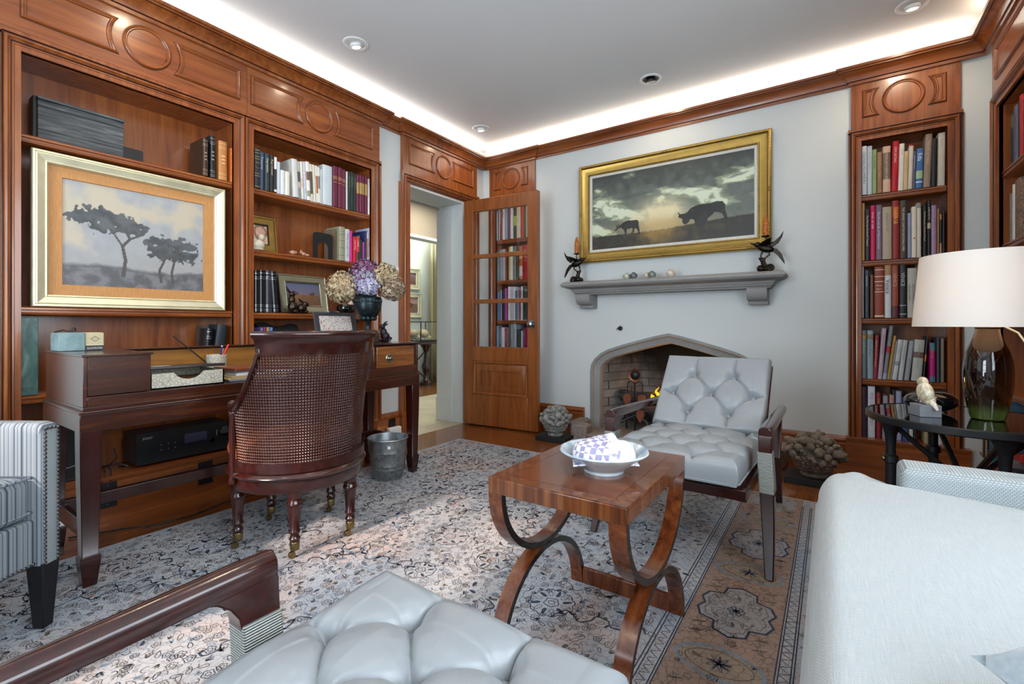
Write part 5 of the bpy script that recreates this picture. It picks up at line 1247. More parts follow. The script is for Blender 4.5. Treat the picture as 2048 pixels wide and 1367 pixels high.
# ---------------------------------------------------------------- stone fruit baskets by the hearth
t = NT('weathered_cast_stone'); v = t.coord(); a = t.noise(v, 30, 6, .7); t.col(t.ramp(a, [(.3, '4f504d'), (.5, '80827e'), (.72, 'a3a5a0')])); t.set(Roughness=.9); t.bump(a, .5, .005); M_cs1 = t.m
t = NT('brown_cast_stone'); v = t.coord(); a = t.noise(v, 30, 6, .7); t.col(t.ramp(a, [(.3, '4e463c'), (.5, '7b7064'), (.72, '998e80')])); t.set(Roughness=.9); t.bump(a, .5, .005); M_cs2 = t.m
def basket(label, loc, s, mat, seed, wide):
    r = thing('stone_fruit_basket', label, 'ornament', loc); q = random.Random(seed)
    MB().box((-.135 * s, -.10 * s, 0), (.135 * s, .10 * s, .042)).build('plinth', plain('black_plinth', '1b1c1f', .5), r, bevel=.003)
    m = MB(); m.lathe([(0, .042), (.062 * s, .042), (.066 * s, .052), (.06 * s, .062), (.068 * s, .075), (.09 * s, .11), (.102 * s, .14), (.108 * s, .145), (.104 * s, .152), (0, .15)], seg=30)
    for k in range(24):
        a = 2 * PI * k / 24; 
        for z, rr_ in ((.09, .079), (.112, .091), (.132, .10)): m.ball((rr_ * s * math.cos(a + z * 30), rr_ * s * math.sin(a + z * 30), z), (.010 * s, .010 * s, .008), 6, 4)
    m.build('bowl', mat, r)
    m = MB(); z0 = .165
    for i in range(46):
        zz = 1 - 1.25 * (i + .5) / 46; ph = i * 2.39996; ss = math.sqrt(max(0, 1 - zz * zz)); rr_ = .098 * s * wide
        p = (rr_ * ss * math.cos(ph), rr_ * ss * math.sin(ph), z0 + .105 * s * max(zz, -.15)); b = q.uniform(.02, .034) * s
        if q.random() < .3: 
            for k in range(3): m.ball((p[0] + q.uniform(-.02, .02), p[1] + q.uniform(-.02, .02), p[2] + q.uniform(-.01, .015)), b * .55, 8, 6)
        elif q.random() < .4: m.ball(p, (b * .7, b * .7, b * 1.5), 10, 7, M=Matrix.Rotation(q.uniform(0, 3), 4, 'X') @ Matrix.Rotation(q.uniform(0, 3), 4, 'Y'))
        else: m.ball(p, b, 10, 7)
    m.ball((0, 0, z0), (.085 * s * wide, .085 * s * wide, .085 * s), 14, 9); m.build('fruit', mat, r)
basket('grey stone basket of fruit on a black plinth left of the fireplace', (-1.90, 3.43, 0), 1.0, M_cs1, 3, 1.05)
basket('brown stone basket of fruit on a black plinth right of the fireplace', (-.09, 3.40, 0), 1.12, M_cs2, 9, 1.2)
# ---------------------------------------------------------------- galvanised bucket
bk = thing('bucket', 'galvanised metal bucket beside the right desk leg', 'bucket', (-2.283, 1.982, .012))
M_galv = NT('galvanised_zinc'); v = M_galv.coord(); vo = M_galv.n('ShaderNodeTexVoronoi'); vo.inputs['Scale'].default_value = 60; M_galv.l(v, vo.inputs['Vector']); M_galv.col(M_galv.mix(vo.outputs['Color'], '858b8f', 'b5babc')); M_galv.set(Metallic=.9, Roughness=.33); M_galv = M_galv.m
MB().lathe([(0, .004), (.088, .004), (.0895, 0), (.092, .004), (.099, .06), (.1015, .063), (.101, .07), (.103, .085), (.105, .088), (.104, .095), (.112, .165), (.1145, .168), (.1135, .175), (.118, .238), (.122, .240), (.1245, .245), (.122, .250), (.117, .249), (.1155, .238), (.09, .012), (0, .012)], seg=56).build('pail', M_galv, bk)
Mk = Matrix.Rotation(R(-38), 4, 'Z') @ Matrix.Translation((.1165, 0, .208)); MB().box((0, -.008, -.008), (.002, .008, .008), M=Mk).build('sticker', M_white, bk)
# measured books: (start along the shelf, thickness, height, colour, label, details)
BOOKS = [
 ('right_top', 'B', 1.812, [
  (0.162, 0.029, 0.32, 'c9d1d6', 'pale grey book with upright dark title, first on the top shelf', {'t': 'COLONIAL WILLIAMSBURG', 'c': '4a525c'}),
  (0.192, 0.027, 0.317, 'bfc6ca', 'plain pale grey book between the grey titled and green books', {'t': 'WILLIAMSBURG', 'c': 'a9b0b5'}),
  (0.219, 0.023, 0.289, '8fa66f', 'slim green book on the top shelf', {'t': 'THE GARDENS', 'c': '4e5f3c'}),
  (0.243, 0.027, 0.265, 'ab8560', 'brown paisley patterned book on the top shelf', {'pat': '8a5f42'}),
  (0.272, 0.04, 0.295, 'd9b597', 'tan book with a dark brown spine panel', {'band': [(0.28, 0.86, '7c6a56')], 't': 'AMERICAN FURNITURE', 'c': 'd0bfa8'}),
  (0.314, 0.034, 0.321, 'bb0f22', 'tall bright red book on the top shelf', {'t': 'KIDS EATING', 'c': 'f0dccb', 'lean': 1.5}),
  (0.349, 0.026, 0.297, 'e6e1d6', 'tall white book right of the bright red book', {'t': 'ROME', 'c': 'c9c4ba', 'lean': 1.5}),
  (0.375, 0.021, 0.244, 'd2b88a', 'short cream book on the top shelf', {'t': 'TUSCAN COUNTRY', 'c': 'a58a5e', 'lean': 1.5}),
  (0.397, 0.022, 0.282, 'd5ccbc', 'cream book with a red top edge', {'band': [(0.96, 1.0, 'a8242c')], 'lean': 1.5}),
  (0.419, 0.014, 0.238, '6b6273', 'thin grey purple book beside the blue book', {'t': 'MUSEUM OF FINE ARTS', 'c': 'cfc9cf', 'lean': 1.5}),
  (0.434, 0.034, 0.248, '3f6fa8', 'blue book with a pale green band', {'t': 'Edla', 'c': 'e8eef4', 'ts': 0.03, 'band': [(0.24, 0.44, 'a9c69a'), (0.14, 0.17, 'e6ecf0')], 'lean': 1.5}),
  (0.47, 0.035, 0.328, '968270', 'tall taupe book on the top shelf', {'t': 'THE ART OF INDIA', 'c': 'c6b7a4', 'lean': 2}),
  (0.506, 0.028, 0.294, '1c1a1a', 'dark book between the taupe and cream books', {'lean': 1}),
  (0.538, 0.035, 0.324, 'c6c0b0', 'tall cream book at the right end of the top shelf', {'t': 'Morris', 'c': '9a9486', 'lean': 0.5}),
 ]),
 ('right_second', 'B', 1.379, [
  (0.162, 0.017, 0.379, 'b9853a', 'narrow orange book at the left end of the second shelf', {}),
  (0.181, 0.026, 0.337, '2a2838', 'dark navy book with a cream title', {'t': 'The Norman Rockwell Treasury', 'c': 'cfc7b4'}),
  (0.208, 0.028, 0.357, 'c4104a', 'magenta red book with a spaced title', {'t': 'Artists  of  Utah', 'c': 'f0c6d0'}),
  (0.237, 0.032, 0.355, '7a6478', 'mauve book with a white title', {'t': 'The Art and Life of Maynard Dixon', 'c': 'dcd5da'}),
  (0.27, 0.048, 0.337, 'b0a18b', 'thick book with stone coloured spine', {'t': 'AMERICAN ART', 'c': '7f725f'}),
  (0.319, 0.038, 0.373, '8c2420', 'thick dark red book with yellow capitals', {'t': 'FABERGE', 'c': 'e8c04a', 'ts': 0.026, 'band': [(0.7, 0.9, 'b8431f')]}),
  (0.358, 0.037, 0.367, '463830', 'tall brown book with a cream title', {'t': 'THE GRAND CANYON NATIONAL PARK', 'c': 'cfc4ac'}),
  (0.396, 0.018, 0.283, '8e97b5', 'lavender book of small height beside the brown book', {}),
  (0.415, 0.025, 0.32, 'ded4c2', 'white book with an orange dot on its spine', {'dot': 'c8562c'}),
  (0.44, 0.023, 0.343, 'd9d0be', 'white book with a grey top', {'band': [(0.9, 1.0, '8a8d8d')]}),
  (0.469, 0.02, 0.322, '1d1a17', 'black book with a cream title in the right half of the second shelf', {'t': 'The Masterworks of Charles M Russell', 'c': 'cfc39c'}),
  (0.49, 0.018, 0.349, '17171a', 'tall black book with a cream block on its spine', {'t': 'A NEW HISTORY', 'c': 'cfc39c', 'band': [(0.5, 0.6, 'b8ad8c')]}),
  (0.509, 0.026, 0.316, '84749a', 'purple and pink clouded book', {'pat': 'b58a9a'}),
  (0.537, 0.01, 0.294, 'b3804a', 'thin orange book right of the purple clouded book', {}),
  (0.548, 0.011, 0.263, '2b211d', 'small black book with orange label', {'band': [(0.85, 0.98, 'c07a48'), (0.02, 0.3, 'b98a72')]}),
  (0.561, 0.012, 0.271, '14141a', 'black book at the right end of the second shelf', {}),
 ]),
 ('right_third', 'B', 1.001, [
  (0.16, 0.015, 0.353, 'a5a198', 'tall grey book at the left end of the third shelf', {}),
  (0.18, 0.022, 0.313, '3b4654', 'slate blue book with white script', {'t': 'Leonard Art', 'c': 'c9d1d8'}),
  (0.207, 0.019, 0.282, '6b4630', 'short brown book on the third shelf', {}),
  (0.229, 0.051, 0.333, '87371f', 'thick rust red book with cream bands', {'t': 'Martin', 't2': 'Fierro', 'c': 'e2d3bc', 'hz': 1, 'band': [(0.93, 0.945, 'd8c8ae'), (0.8, 0.815, 'd8c8ae'), (0.7, 0.715, 'd8c8ae'), (0.5, 0.515, 'd8c8ae'), (0.02, 0.05, 'd8c8ae')]}),
  (0.282, 0.034, 0.342, 'ced2d4', 'white book with a tan picture at its top', {'t': 'Venice', 'c': '2c2c2c', 'ts': 0.034, 'tz': 0.72, 'band': [(0.8, 1.0, 'a57f5c')]}),
  (0.317, 0.036, 0.341, '94462f', 'glossy red brown book between two Venice titles', {'t': 'VENICE', 'c': 'c99a8a', 'ts': 0.026, 'tz': 0.84, 'band': [(0, 0.22, '5a2430')]}),
  (0.356, 0.036, 0.342, '1f2226', 'tall black book with silver bands', {'t': 'VENICE', 'c': 'b9bda8', 'ts': 0.026, 'tz': 0.84, 'band': [(0.06, 0.075, 'aeb3b8'), (0.22, 0.235, 'aeb3b8')]}),
  (0.395, 0.047, 0.312, 'b0afa2', 'thick grey book with dark capitals beside the lamp shade', {'t': 'LEONARDO', 't2': 'THE LAST SUPPER', 'c': '54534c', 'tz': 0.68, 'ts': 0.024}),
  (0.444, 0.016, 0.355, '94918a', 'tall grey book partly behind the lamp shade', {}),
 ]),
 ('right_fourth', 'B', 0.602, [
  (0.159, 0.03, 0.318, '6c7a7f', 'grey blue book with a small gold picture, first on the fourth shelf', {'t': 'Still Life Painting', 'c': 'a9b5b8', 'band': [(0.82, 0.92, '94702c')]}),
  (0.191, 0.034, 0.317, '8fa2a8', 'pale blue grey book with a small picture', {'t': 'The Great Masters', 'c': '4e6068', 'band': [(0.82, 0.92, '8a7a5a')]}),
  (0.223, 0.022, 0.286, '87202a', 'dark red book on the fourth shelf', {'t': 'American Art and Living Legends', 'c': 'd9b9a8', 'lean': 2}),
  (0.246, 0.024, 0.332, 'b5a0ac', 'tall pinkish mauve book leaning right', {'t': 'THE IMPRESSIONIST', 'c': '8a7280', 'lean': 4}),
  (0.271, 0.021, 0.348, '7a7b82', 'tall grey book with a red block on its spine', {'band': [(0.5, 0.62, 'a81c24'), (0, 0.12, '8fa9c8')], 'lean': 6}),
  (0.293, 0.015, 0.285, 'bd8d3a', 'ochre yellow book leaning right', {'t': 'CALIFORNIA PAINTERS', 'c': '7a5518', 'lean': 7}),
  (0.309, 0.009, 0.251, '8b9092', 'very thin grey book on the fourth shelf', {'lean': 7}),
  (0.319, 0.025, 0.26, 'c2c4c5', 'white book with a grey lower band, leaning right', {'t': 'MATISSE', 'c': '8a8d90', 'band': [(0.36, 0.46, '8d9298')], 'lean': 7}),
  (0.348, 0.025, 0.257, 'b6b8b8', 'light grey book with black mark at its foot', {'t': 'Maynard Dixon', 'c': '7a7c7c', 'lean': 6}),
  (0.378, 0.027, 0.253, '959a9f', 'mid grey book leaning right', {'t': 'PASADENA', 'c': 'b9bdc1', 'lean': 6}),
  (0.413, 0.05, 0.26, 'b0b4aa', 'wide pale grey book with a small brown picture', {'t': 'A GREAT COUNTRY', 'c': '8c8f88', 'band': [(0.56, 0.7, '6d4f46')], 'lean': 4}),
  (0.467, 0.01, 0.284, '2a2226', 'thin dark book with an orange streak', {'band': [(0.45, 0.6, 'c8682c')], 'lean': 4}),
  (0.501, 0.028, 0.242, 'ad0f6c', 'magenta book with teal ends', {'t': 'California', 'c': 'd8783c', 'band': [(0.8, 1.0, '3f7480'), (0, 0.14, '3f7480')]}),
  (0.534, 0.015, 0.275, '40404e', 'dark grey book beside the magenta book', {}),
  (0.554, 0.016, 0.272, '857a66', 'mottled tan book at the right end of the fourth shelf', {'pat': '5f5644'}),
 ]),
 ('right_bottom', 'B', 0.218, [
  (0.157, 0.034, 0.327, '3a2638', 'plum coloured book at the left end of the bottom shelf', {}),
  (0.195, 0.039, 0.335, 'd2dae0', 'wide white book with pink capitals', {'t': 'YOU LIVING SIMPLY', 'c': 'b04a90', 'ts': 0.024}),
  (0.239, 0.025, 0.295, '88202a', 'dark red book with gold lettering on the bottom shelf', {'t': 'FURNITURE', 'c': 'd8a83c'}),
  (0.269, 0.026, 0.278, '96999d', 'grey book right of the dark red book on the bottom shelf', {'lean': 1}),
  (0.297, 0.024, 0.286, '9c3836', 'red book with white flecks', {'pat': 'd0c0c0', 'lean': 2}),
  (0.322, 0.015, 0.321, '2b2b30', 'black book on the bottom shelf beside the lavender one', {}),
  (0.338, 0.03, 0.314, '939cba', 'lavender blue book on the bottom shelf', {}),
  (0.371, 0.028, 0.27, '3a4d8a', 'dark blue book on the bottom shelf', {}),
  (0.404, 0.019, 0.289, 'c6c9c5', 'white book with a small dark mark behind the table leg', {'dot': '5a6064'}),
  (0.424, 0.015, 0.288, '1f1f22', 'black book with a dotted edge', {}),
  (0.476, 0.02, 0.282, 'a59476', 'tan book behind the table brace', {}),
  (0.496, 0.011, 0.28, '2c3350', 'navy book between tan and pale books', {}),
  (0.509, 0.026, 0.289, 'b6b5ab', 'pale stone coloured book on the bottom shelf', {}),
  (0.539, 0.023, 0.289, 'c6c8c7', 'white book with a black dot near its foot', {'dot': '1c1c1c'}),
  (0.563, 0.02, 0.288, 'b2b2af', 'light grey book at the right end of the bottom shelf', {}),
 ]),
 ('door_top', 'B', 1.812, [
  (-2.833, 0.019, 0.3, 'b5c0c8', 'thin pale blue book, first on the top shelf behind the door', {}),
  (-2.813, 0.012, 0.31, '141416', 'very thin black book on the top shelf behind the door', {}),
  (-2.8, 0.012, 0.31, 'c4c3b0', 'thin cream book beside the black one on the top shelf behind the door', {}),
  (-2.787, 0.036, 0.315, '7c1f30', 'dark red book with white lettering behind the top door pane', {'t': 'American Houses', 'c': 'd8c0c0'}),
  (-2.75, 0.025, 0.32, 'cbcfd2', 'white book with spaced dark letters behind the top door pane', {'t': 'DESIGN', 'c': '4a4a4c', 'ts': 0.02}),
  (-2.724, 0.032, 0.322, '8c98a0', 'grey blue book behind the top door pane', {}),
  (-2.691, 0.021, 0.32, '4a5668', 'slate book with a dark oval behind the top door pane', {}),
  (-2.668, 0.014, 0.322, '9c3a66', 'thin raspberry book behind the top door pane', {}),
  (-2.653, 0.031, 0.325, 'd0d0cd', 'white book right of the raspberry one behind the top door pane', {'t': 'STYLE', 'c': '4a4a4c'}),
  (-2.62, 0.035, 0.327, '3d4436', 'dark green book with a lime patch behind the top door pane', {'band': [(0.38, 0.68, '9ab04a')]}),
  (-2.583, 0.048, 0.33, 'cac3b0', 'thick cream book behind the top door pane', {'t': 'COUNTRY LIVING', 'c': '8f8874'}),
  (-2.529, 0.033, 0.332, 'c2452f', 'orange red book behind the top door pane', {}),
  (-2.494, 0.014, 0.33, '5a5f50', 'thin olive book behind the top door pane', {}),
  (-2.478, 0.038, 0.332, 'b8baa4', 'pale sage book with small capitals behind the top door pane', {'t': 'CALIFORNIA ROMANTICA', 'c': '5a5c50'}),
 ]),
 ('door_second', 'B', 1.402, [
  (-2.823, 0.032, 0.295, '5c6a70', 'dark grey blue book at the left of the second shelf behind the door', {}),
  (-2.789, 0.035, 0.31, '6d7a80', 'grey blue speckled book on the second shelf behind the door', {'pat': '9aa8ac'}),
  (-2.752, 0.029, 0.315, 'a5afb9', 'pale blue grey book on the second shelf behind the door', {}),
  (-2.721, 0.018, 0.315, 'b8442a', 'thin orange red book on the second shelf behind the door', {}),
  (-2.701, 0.018, 0.32, '1c1c1c', 'thin black book with small white marks behind the door', {'t': 'Vogue', 'c': 'd0d0d0'}),
  (-2.68, 0.019, 0.33, 'c4ad5a', 'mustard yellow book behind the second door pane', {}),
  (-2.66, 0.032, 0.333, 'd4d1c4', 'white book beside the mustard one behind the second door pane', {}),
  (-2.626, 0.041, 0.33, '7c877d', 'mottled green grey book behind the second door pane', {'pat': '4a544e'}),
  (-2.581, 0.024, 0.325, '4a3c30', 'brown book behind the second door pane', {}),
  (-2.554, 0.041, 0.325, 'b8622e', 'book with an orange fire coloured picture behind the second door pane', {'band': [(0.1, 0.4, 'c9c2bc'), (0.62, 0.78, 'd89a4a')]}),
  (-2.507, 0.061, 0.335, 'ab1a24', 'thick bright red book behind the second door pane', {'t': 'NEW YORK', 'c': 'e0b0a8'}),
  (-2.444, 0.015, 0.335, '8f8fb0', 'thin lilac book at the right of the second door pane', {}),
 ]),
 ('door_third', 'B', 1.002, [
  (-2.818, 0.03, 0.285, '3f6a94', 'blue book, first on the third shelf behind the door', {}),
  (-2.781, 0.018, 0.3, '8d8fa8', 'thin grey lilac book on the third shelf behind the door', {}),
  (-2.761, 0.033, 0.31, '16181a', 'black book on the third shelf behind the door', {}),
  (-2.724, 0.023, 0.318, 'a8479a', 'orchid pink book on the third shelf behind the door', {}),
  (-2.683, 0.025, 0.33, 'd2d3d7', 'white book with a black mark on the third shelf behind the door', {'dot': '222222'}),
  (-2.657, 0.026, 0.33, 'b8b4b6', 'light grey book in the middle of the third shelf behind the door', {}),
  (-2.628, 0.03, 0.33, 'cbcbce', 'off white book right of the light grey one on the third shelf behind the door', {}),
  (-2.596, 0.018, 0.29, '3a5a94', 'short royal blue book on the third shelf behind the door', {}),
  (-2.577, 0.026, 0.3, '788894', 'steel grey book on the third shelf behind the door', {}),
  (-2.55, 0.017, 0.325, '9c1c28', 'thin crimson book on the third shelf behind the door', {}),
  (-2.532, 0.023, 0.33, 'c2c8cc', 'pale book with side text on the third shelf behind the door', {'t': 'SANTA FE', 'c': '34383a'}),
  (-2.505, 0.023, 0.325, '24282a', 'charcoal book on the third shelf behind the door', {}),
  (-2.48, 0.02, 0.325, '2f4040', 'dark teal book on the third shelf behind the door', {}),
  (-2.458, 0.025, 0.325, '454b4b', 'dark grey book at the right of the third shelf behind the door', {}),
 ]),
 ('door_fourth', 'B', 0.602, [
  (-2.839, 0.035, 0.34, '6c97b1', 'sky blue book, first above the door rail', {}),
  (-2.8, 0.027, 0.345, '4a4058', 'dark violet book above the door rail', {'t': 'BOOK OF THE WEST', 'c': 'c0b8c8'}),
  (-2.771, 0.044, 0.325, 'c9d2d6', 'white book above the door rail beside the crimson one', {}),
  (-2.725, 0.028, 0.32, '9c1c34', 'crimson book with white lettering above the door rail', {'t': 'Beautiful Homes', 'c': 'e0b8c0'}),
  (-2.696, 0.012, 0.32, '8c7a88', 'thin dusty pink book above the door rail', {}),
  (-2.68, 0.02, 0.36, '4a5a50', 'dark sage book above the door rail', {}),
  (-2.656, 0.034, 0.375, '8b968c', 'tall sage book with white capitals above the door rail', {'t': 'THE LODGE', 'c': 'dde2dc', 'ts': 0.02}),
  (-2.621, 0.035, 0.375, 'aab8c7', 'tall pale blue book above the door rail', {'t': 'INSPIRED SPACES', 'c': '3a4654'}),
  (-2.575, 0.038, 0.31, '30342f', 'black green book above the door rail', {}),
  (-2.535, 0.026, 0.295, 'b5c0be', 'pale green grey book above the door rail', {}),
  (-2.505, 0.025, 0.31, '861c6c', 'purple book above the door rail', {'t': 'Colour', 'c': 'd89ac8'}),
  (-2.478, 0.039, 0.33, '9c1c3c', 'raspberry red book at the right above the door rail', {}),
 ]),
 ('left_top', 'L', 1.812, [
  (1.52, 0.037, 0.252, '1e2023', 'thick black book with gold bands, first on the top shelf', {'t': 'FINE ART', 'c': 'b8ad62', 'hz': 1, 'band': [(0.94, 0.95, 'b0a668'), (0.87, 0.88, 'b0a668'), (0.78, 0.79, 'b0a668'), (0.72, 0.73, 'b0a668'), (0.36, 0.37, 'b0a668'), (0.3, 0.31, 'b0a668'), (0.04, 0.05, 'b0a668')]}),
  (1.559, 0.024, 0.237, '34496a', 'navy blue book with silver script', {'t': 'Treasures', 'c': 'b9c4d0', 'ts': 0.02}),
  (1.588, 0.031, 0.236, '2c3838', 'dark green book with white script', {'t': 'Depression', 'c': 'c9cfc9', 'ts': 0.02}),
  (1.62, 0.025, 0.235, '1b1b1e', 'black book with gold script on the top shelf', {'t': 'Rugs Oriental', 'c': 'cfb98a', 'ts': 0.018}),
  (1.646, 0.018, 0.228, '23252b', 'thin black book with a white top label', {'band': [(0.66, 1.0, 'e2e4e4'), (0.02, 0.08, 'e2e4e4')]}),
  (1.665, 0.026, 0.206, 'ccd4d9', 'tall pale blue white book after the black ones', {}),
  (1.692, 0.028, 0.158, 'd6dade', 'short white book beside the tall pale one', {}),
  (1.722, 0.031, 0.157, 'dbd8cc', 'short cream book left of the big white book', {}),
  (1.777, 0.039, 0.253, 'cfcfcb', 'big white book leaning left on the top shelf', {'lean': -3}),
  (1.818, 0.021, 0.249, 'bcbdb9', 'white catalogue with a dark picture on its spine', {'band': [(0.45, 0.72, '4a4a52'), (0, 0.3, '8a8f9c')], 'lean': -3}),
  (1.841, 0.017, 0.253, 'dfdacb', 'cream catalogue next to the dark pictured one', {'band': [(0.3, 0.55, 'd0b9a4')], 'lean': -3}),
  (1.86, 0.017, 0.257, 'dcdce0', 'white catalogue with blue specks', {'pat': '9aa0c0', 'lean': -3}),
  (1.878, 0.027, 0.262, 'e2e0d9', 'white catalogue with a small brown picture', {'band': [(0.52, 0.74, '75583f'), (0.1, 0.25, '8f9a6c')], 'lean': -3}),
  (1.906, 0.024, 0.256, 'dedcd2', 'white catalogue with a black and white strip', {'band': [(0.2, 0.8, '5c5450')], 'lean': -3}),
  (1.932, 0.017, 0.257, 'd8d3c5', 'cream catalogue right of the black and white strip', {'lean': -3}),
  (1.951, 0.017, 0.255, 'dbd6c8', 'white catalogue with an orange strip', {'band': [(0.25, 0.72, 'b0683a')], 'lean': -3}),
 ]),
 ('left_top', 'L', 1.812, [
  (1.963, 0.018, 0.248, 'd9d7cd', 'white catalogue with a grey photograph', {'band': [(0.4, 0.75, '7d7d88')], 'lean': -2}),
  (1.982, 0.016, 0.244, 'd6dcde', 'plain white catalogue before the slipcase', {}),
  (1.999, 0.077, 0.281, 'c6d1d7', 'wide pale blue slipcase on the top shelf', {}),
  (2.08, 0.039, 0.293, '631c38', 'first burgundy volume with gold bands, beside the pale slipcase', {'band': [(0.74, 0.75, 'c09a5a'), (0.71, 0.72, 'c09a5a'), (0.68, 0.69, 'c09a5a'), (0.6, 0.61, 'c09a5a')]}),
  (2.122, 0.036, 0.292, '631c38', 'middle one of three burgundy volumes with gold bands', {'band': [(0.74, 0.75, 'c09a5a'), (0.71, 0.72, 'c09a5a'), (0.68, 0.69, 'c09a5a'), (0.6, 0.61, 'c09a5a')]}),
  (2.161, 0.033, 0.288, '631c38', 'burgundy volume with gold bands, beside the thin white book', {'band': [(0.74, 0.75, 'c09a5a'), (0.71, 0.72, 'c09a5a'), (0.68, 0.69, 'c09a5a'), (0.6, 0.61, 'c09a5a')]}),
  (2.197, 0.01, 0.283, 'e2e4e6', 'thin white book between the burgundy and dark green volumes', {}),
  (2.211, 0.019, 0.286, '1f2f29', 'dark green slim volume, leftmost of four', {'t': 'THE COLLECTION', 'c': '8a9a7a'}),
  (2.231, 0.016, 0.287, '1f2f29', 'dark green slim volume, second of four from the left', {'t': 'THE COLLECTION', 'c': '8a9a7a'}),
  (2.248, 0.016, 0.287, '1f2f29', 'dark green slim volume, third of four from the left', {'t': 'THE COLLECTION', 'c': '8a9a7a'}),
  (2.265, 0.017, 0.285, '1f2f29', 'dark green slim volume beside the burgundy ones with gold labels', {'t': 'THE COLLECTION', 'c': '8a9a7a'}),
  (2.284, 0.025, 0.281, '651d3a', 'burgundy slim volume with gold label, leftmost of four', {'band': [(0.5, 0.8, 'a88a52')]}),
  (2.31, 0.026, 0.284, '651d3a', 'burgundy slim volume with gold label, second of four', {'band': [(0.5, 0.8, 'a88a52')]}),
  (2.338, 0.025, 0.287, '651d3a', 'burgundy slim volume with gold label, third of four', {'band': [(0.5, 0.8, 'a88a52')]}),
  (2.365, 0.024, 0.287, '651d3a', 'burgundy slim volume with gold label beside the bent white magazine', {'band': [(0.5, 0.8, 'a88a52')]}),
  (2.393, 0.014, 0.282, 'dde1e6', 'thin white magazine at the right end of the top shelf', {'lean': 2}),
 ]),
 ('left_second', 'L', 1.427, [
  (2.13, 0.05, 0.248, '949179', 'thick olive cream album with ribbed spine beside the bookend', {'band': [(0.77, 0.785, '5f5c48'), (0.58, 0.595, '5f5c48'), (0.37, 0.385, '5f5c48'), (0.15, 0.165, '5f5c48'), (0.86, 0.87, '6a6752')]}),
  (2.182, 0.045, 0.24, 'c0c9cf', 'pale grey book with dark upright capitals', {'t': 'MEMOIR OF A NEW STORY', 'c': '3c4248', 'band': [(0, 0.02, 'c8a0a8')]}),
  (2.229, 0.021, 0.232, 'c4207f', 'hot pink book with purple lettering', {'t': 'GOODNIGHT', 'c': '7a3ab0'}),
  (2.256, 0.025, 0.192, 'bb162c', 'red book with white lettering', {'t': 'CHRISTMAS', 'c': 'f0d8d8'}),
  (2.283, 0.024, 0.195, 'cc2c30', 'red book with a dark lower half', {'band': [(0, 0.42, '2c343c')], 't': 'A RIVER', 'c': 'f0d0d0'}),
  (2.311, 0.009, 0.211, '5a5a5a', 'thin grey book right of the red ones', {}),
  (2.322, 0.018, 0.18, '22282c', 'black book of small height before the pink one', {}),
  (2.343, 0.015, 0.165, 'a83c86', 'small pink book on the second shelf', {}),
  (2.36, 0.018, 0.253, '1b2957', 'navy book on the second shelf', {}),
  (2.38, 0.019, 0.248, 'd2d2da', 'white book with an orange strip on the second shelf', {'band': [(0.2, 0.8, 'c88a60')]}),
  (2.401, 0.024, 0.282, 'a3afc9', 'tall pale blue book at the right end of the second shelf', {'band': [(0.0, 0.2, 'd0d4dc'), (0.5, 0.62, '6a7ab0')]}),
 ]),
 ('left_third', 'L', 1.035, [
  (1.52, 0.035, 0.26, '141519', 'black leather bound volume, leftmost on the third shelf', {'rb': 1}),
  (1.556, 0.038, 0.267, '15161a', 'black leather bound volume, second from the left on the third shelf', {'rb': 1}),
  (1.595, 0.042, 0.268, '23262b', 'charcoal bound volume with silver bands', {'rb': 2}),
  (1.643, 0.036, 0.266, '131418', 'black volume leaning against the framed landscape', {'rb': 1, 'lean': -4}),
 ]),
 ('case_top', 'L', 1.812, [
  (1.228, 0.029, 0.215, '3a2a22', 'dark brown leather volume on the shelf above the tree painting', {'rb': 3}),
  (1.27, 0.028, 0.245, '17191d', 'tall black leather volume above the tree painting', {'rb': 4}),
  (1.315, 0.048, 0.23, 'b3763c', 'thick tan leather volume above the tree painting', {'rb': 5}),
  (1.378, 0.023, 0.204, 'ad5418', 'small orange leather volume above the tree painting', {'rb': 6}),
 ]),
]
_bm = {}
def cloth_mat(c, rough=.5):
    if (c, rough) not in _bm: _bm[c, rough] = plain('book_cloth', c, rough, vary=.05, scale=40)
    return _bm[c, rough]
def pat_mat(c, c2):
    t = NT('patterned_spine'); a = t.noise(t.coord((1, 1, .6)), 70, 4, .6, 1.5); t.col(t.ramp(a, [(.42, c), (.5, c2), (.58, c)])); t.set(Roughness=.5); return t.m
LEATH = {1: ('15161a', .2, 'b9bdc0'), 2: ('272a30', .35, 'c9cdd0'), 3: ('38261c', .25, '9c8a70'), 4: ('191b20', .22, '8d949c'), 5: ('b3763c', .4, 'd8bd92'), 6: ('ad5418', .35, 'd8904a')}
GROUPS = {'right_top': 'books on the top shelf of the right narrow bookcase', 'right_second': 'books on the second shelf of the right narrow bookcase', 'right_third': 'books on the third shelf of the right narrow bookcase',
          'right_fourth': 'leaning books on the fourth shelf of the right narrow bookcase', 'right_bottom': 'books on the bottom shelf of the right narrow bookcase', 'left_top': 'books on the top shelf beside the white wall strip',
          'left_second': 'books beside the black bookend', 'left_third': 'black bound volumes on the third shelf', 'case_top': 'leather volumes above the tree painting',
          'door_top': 'books behind the door, top shelf', 'door_second': 'books behind the door, second shelf', 'door_third': 'books behind the door, third shelf', 'door_fourth': 'books behind the door, lower shelf'}
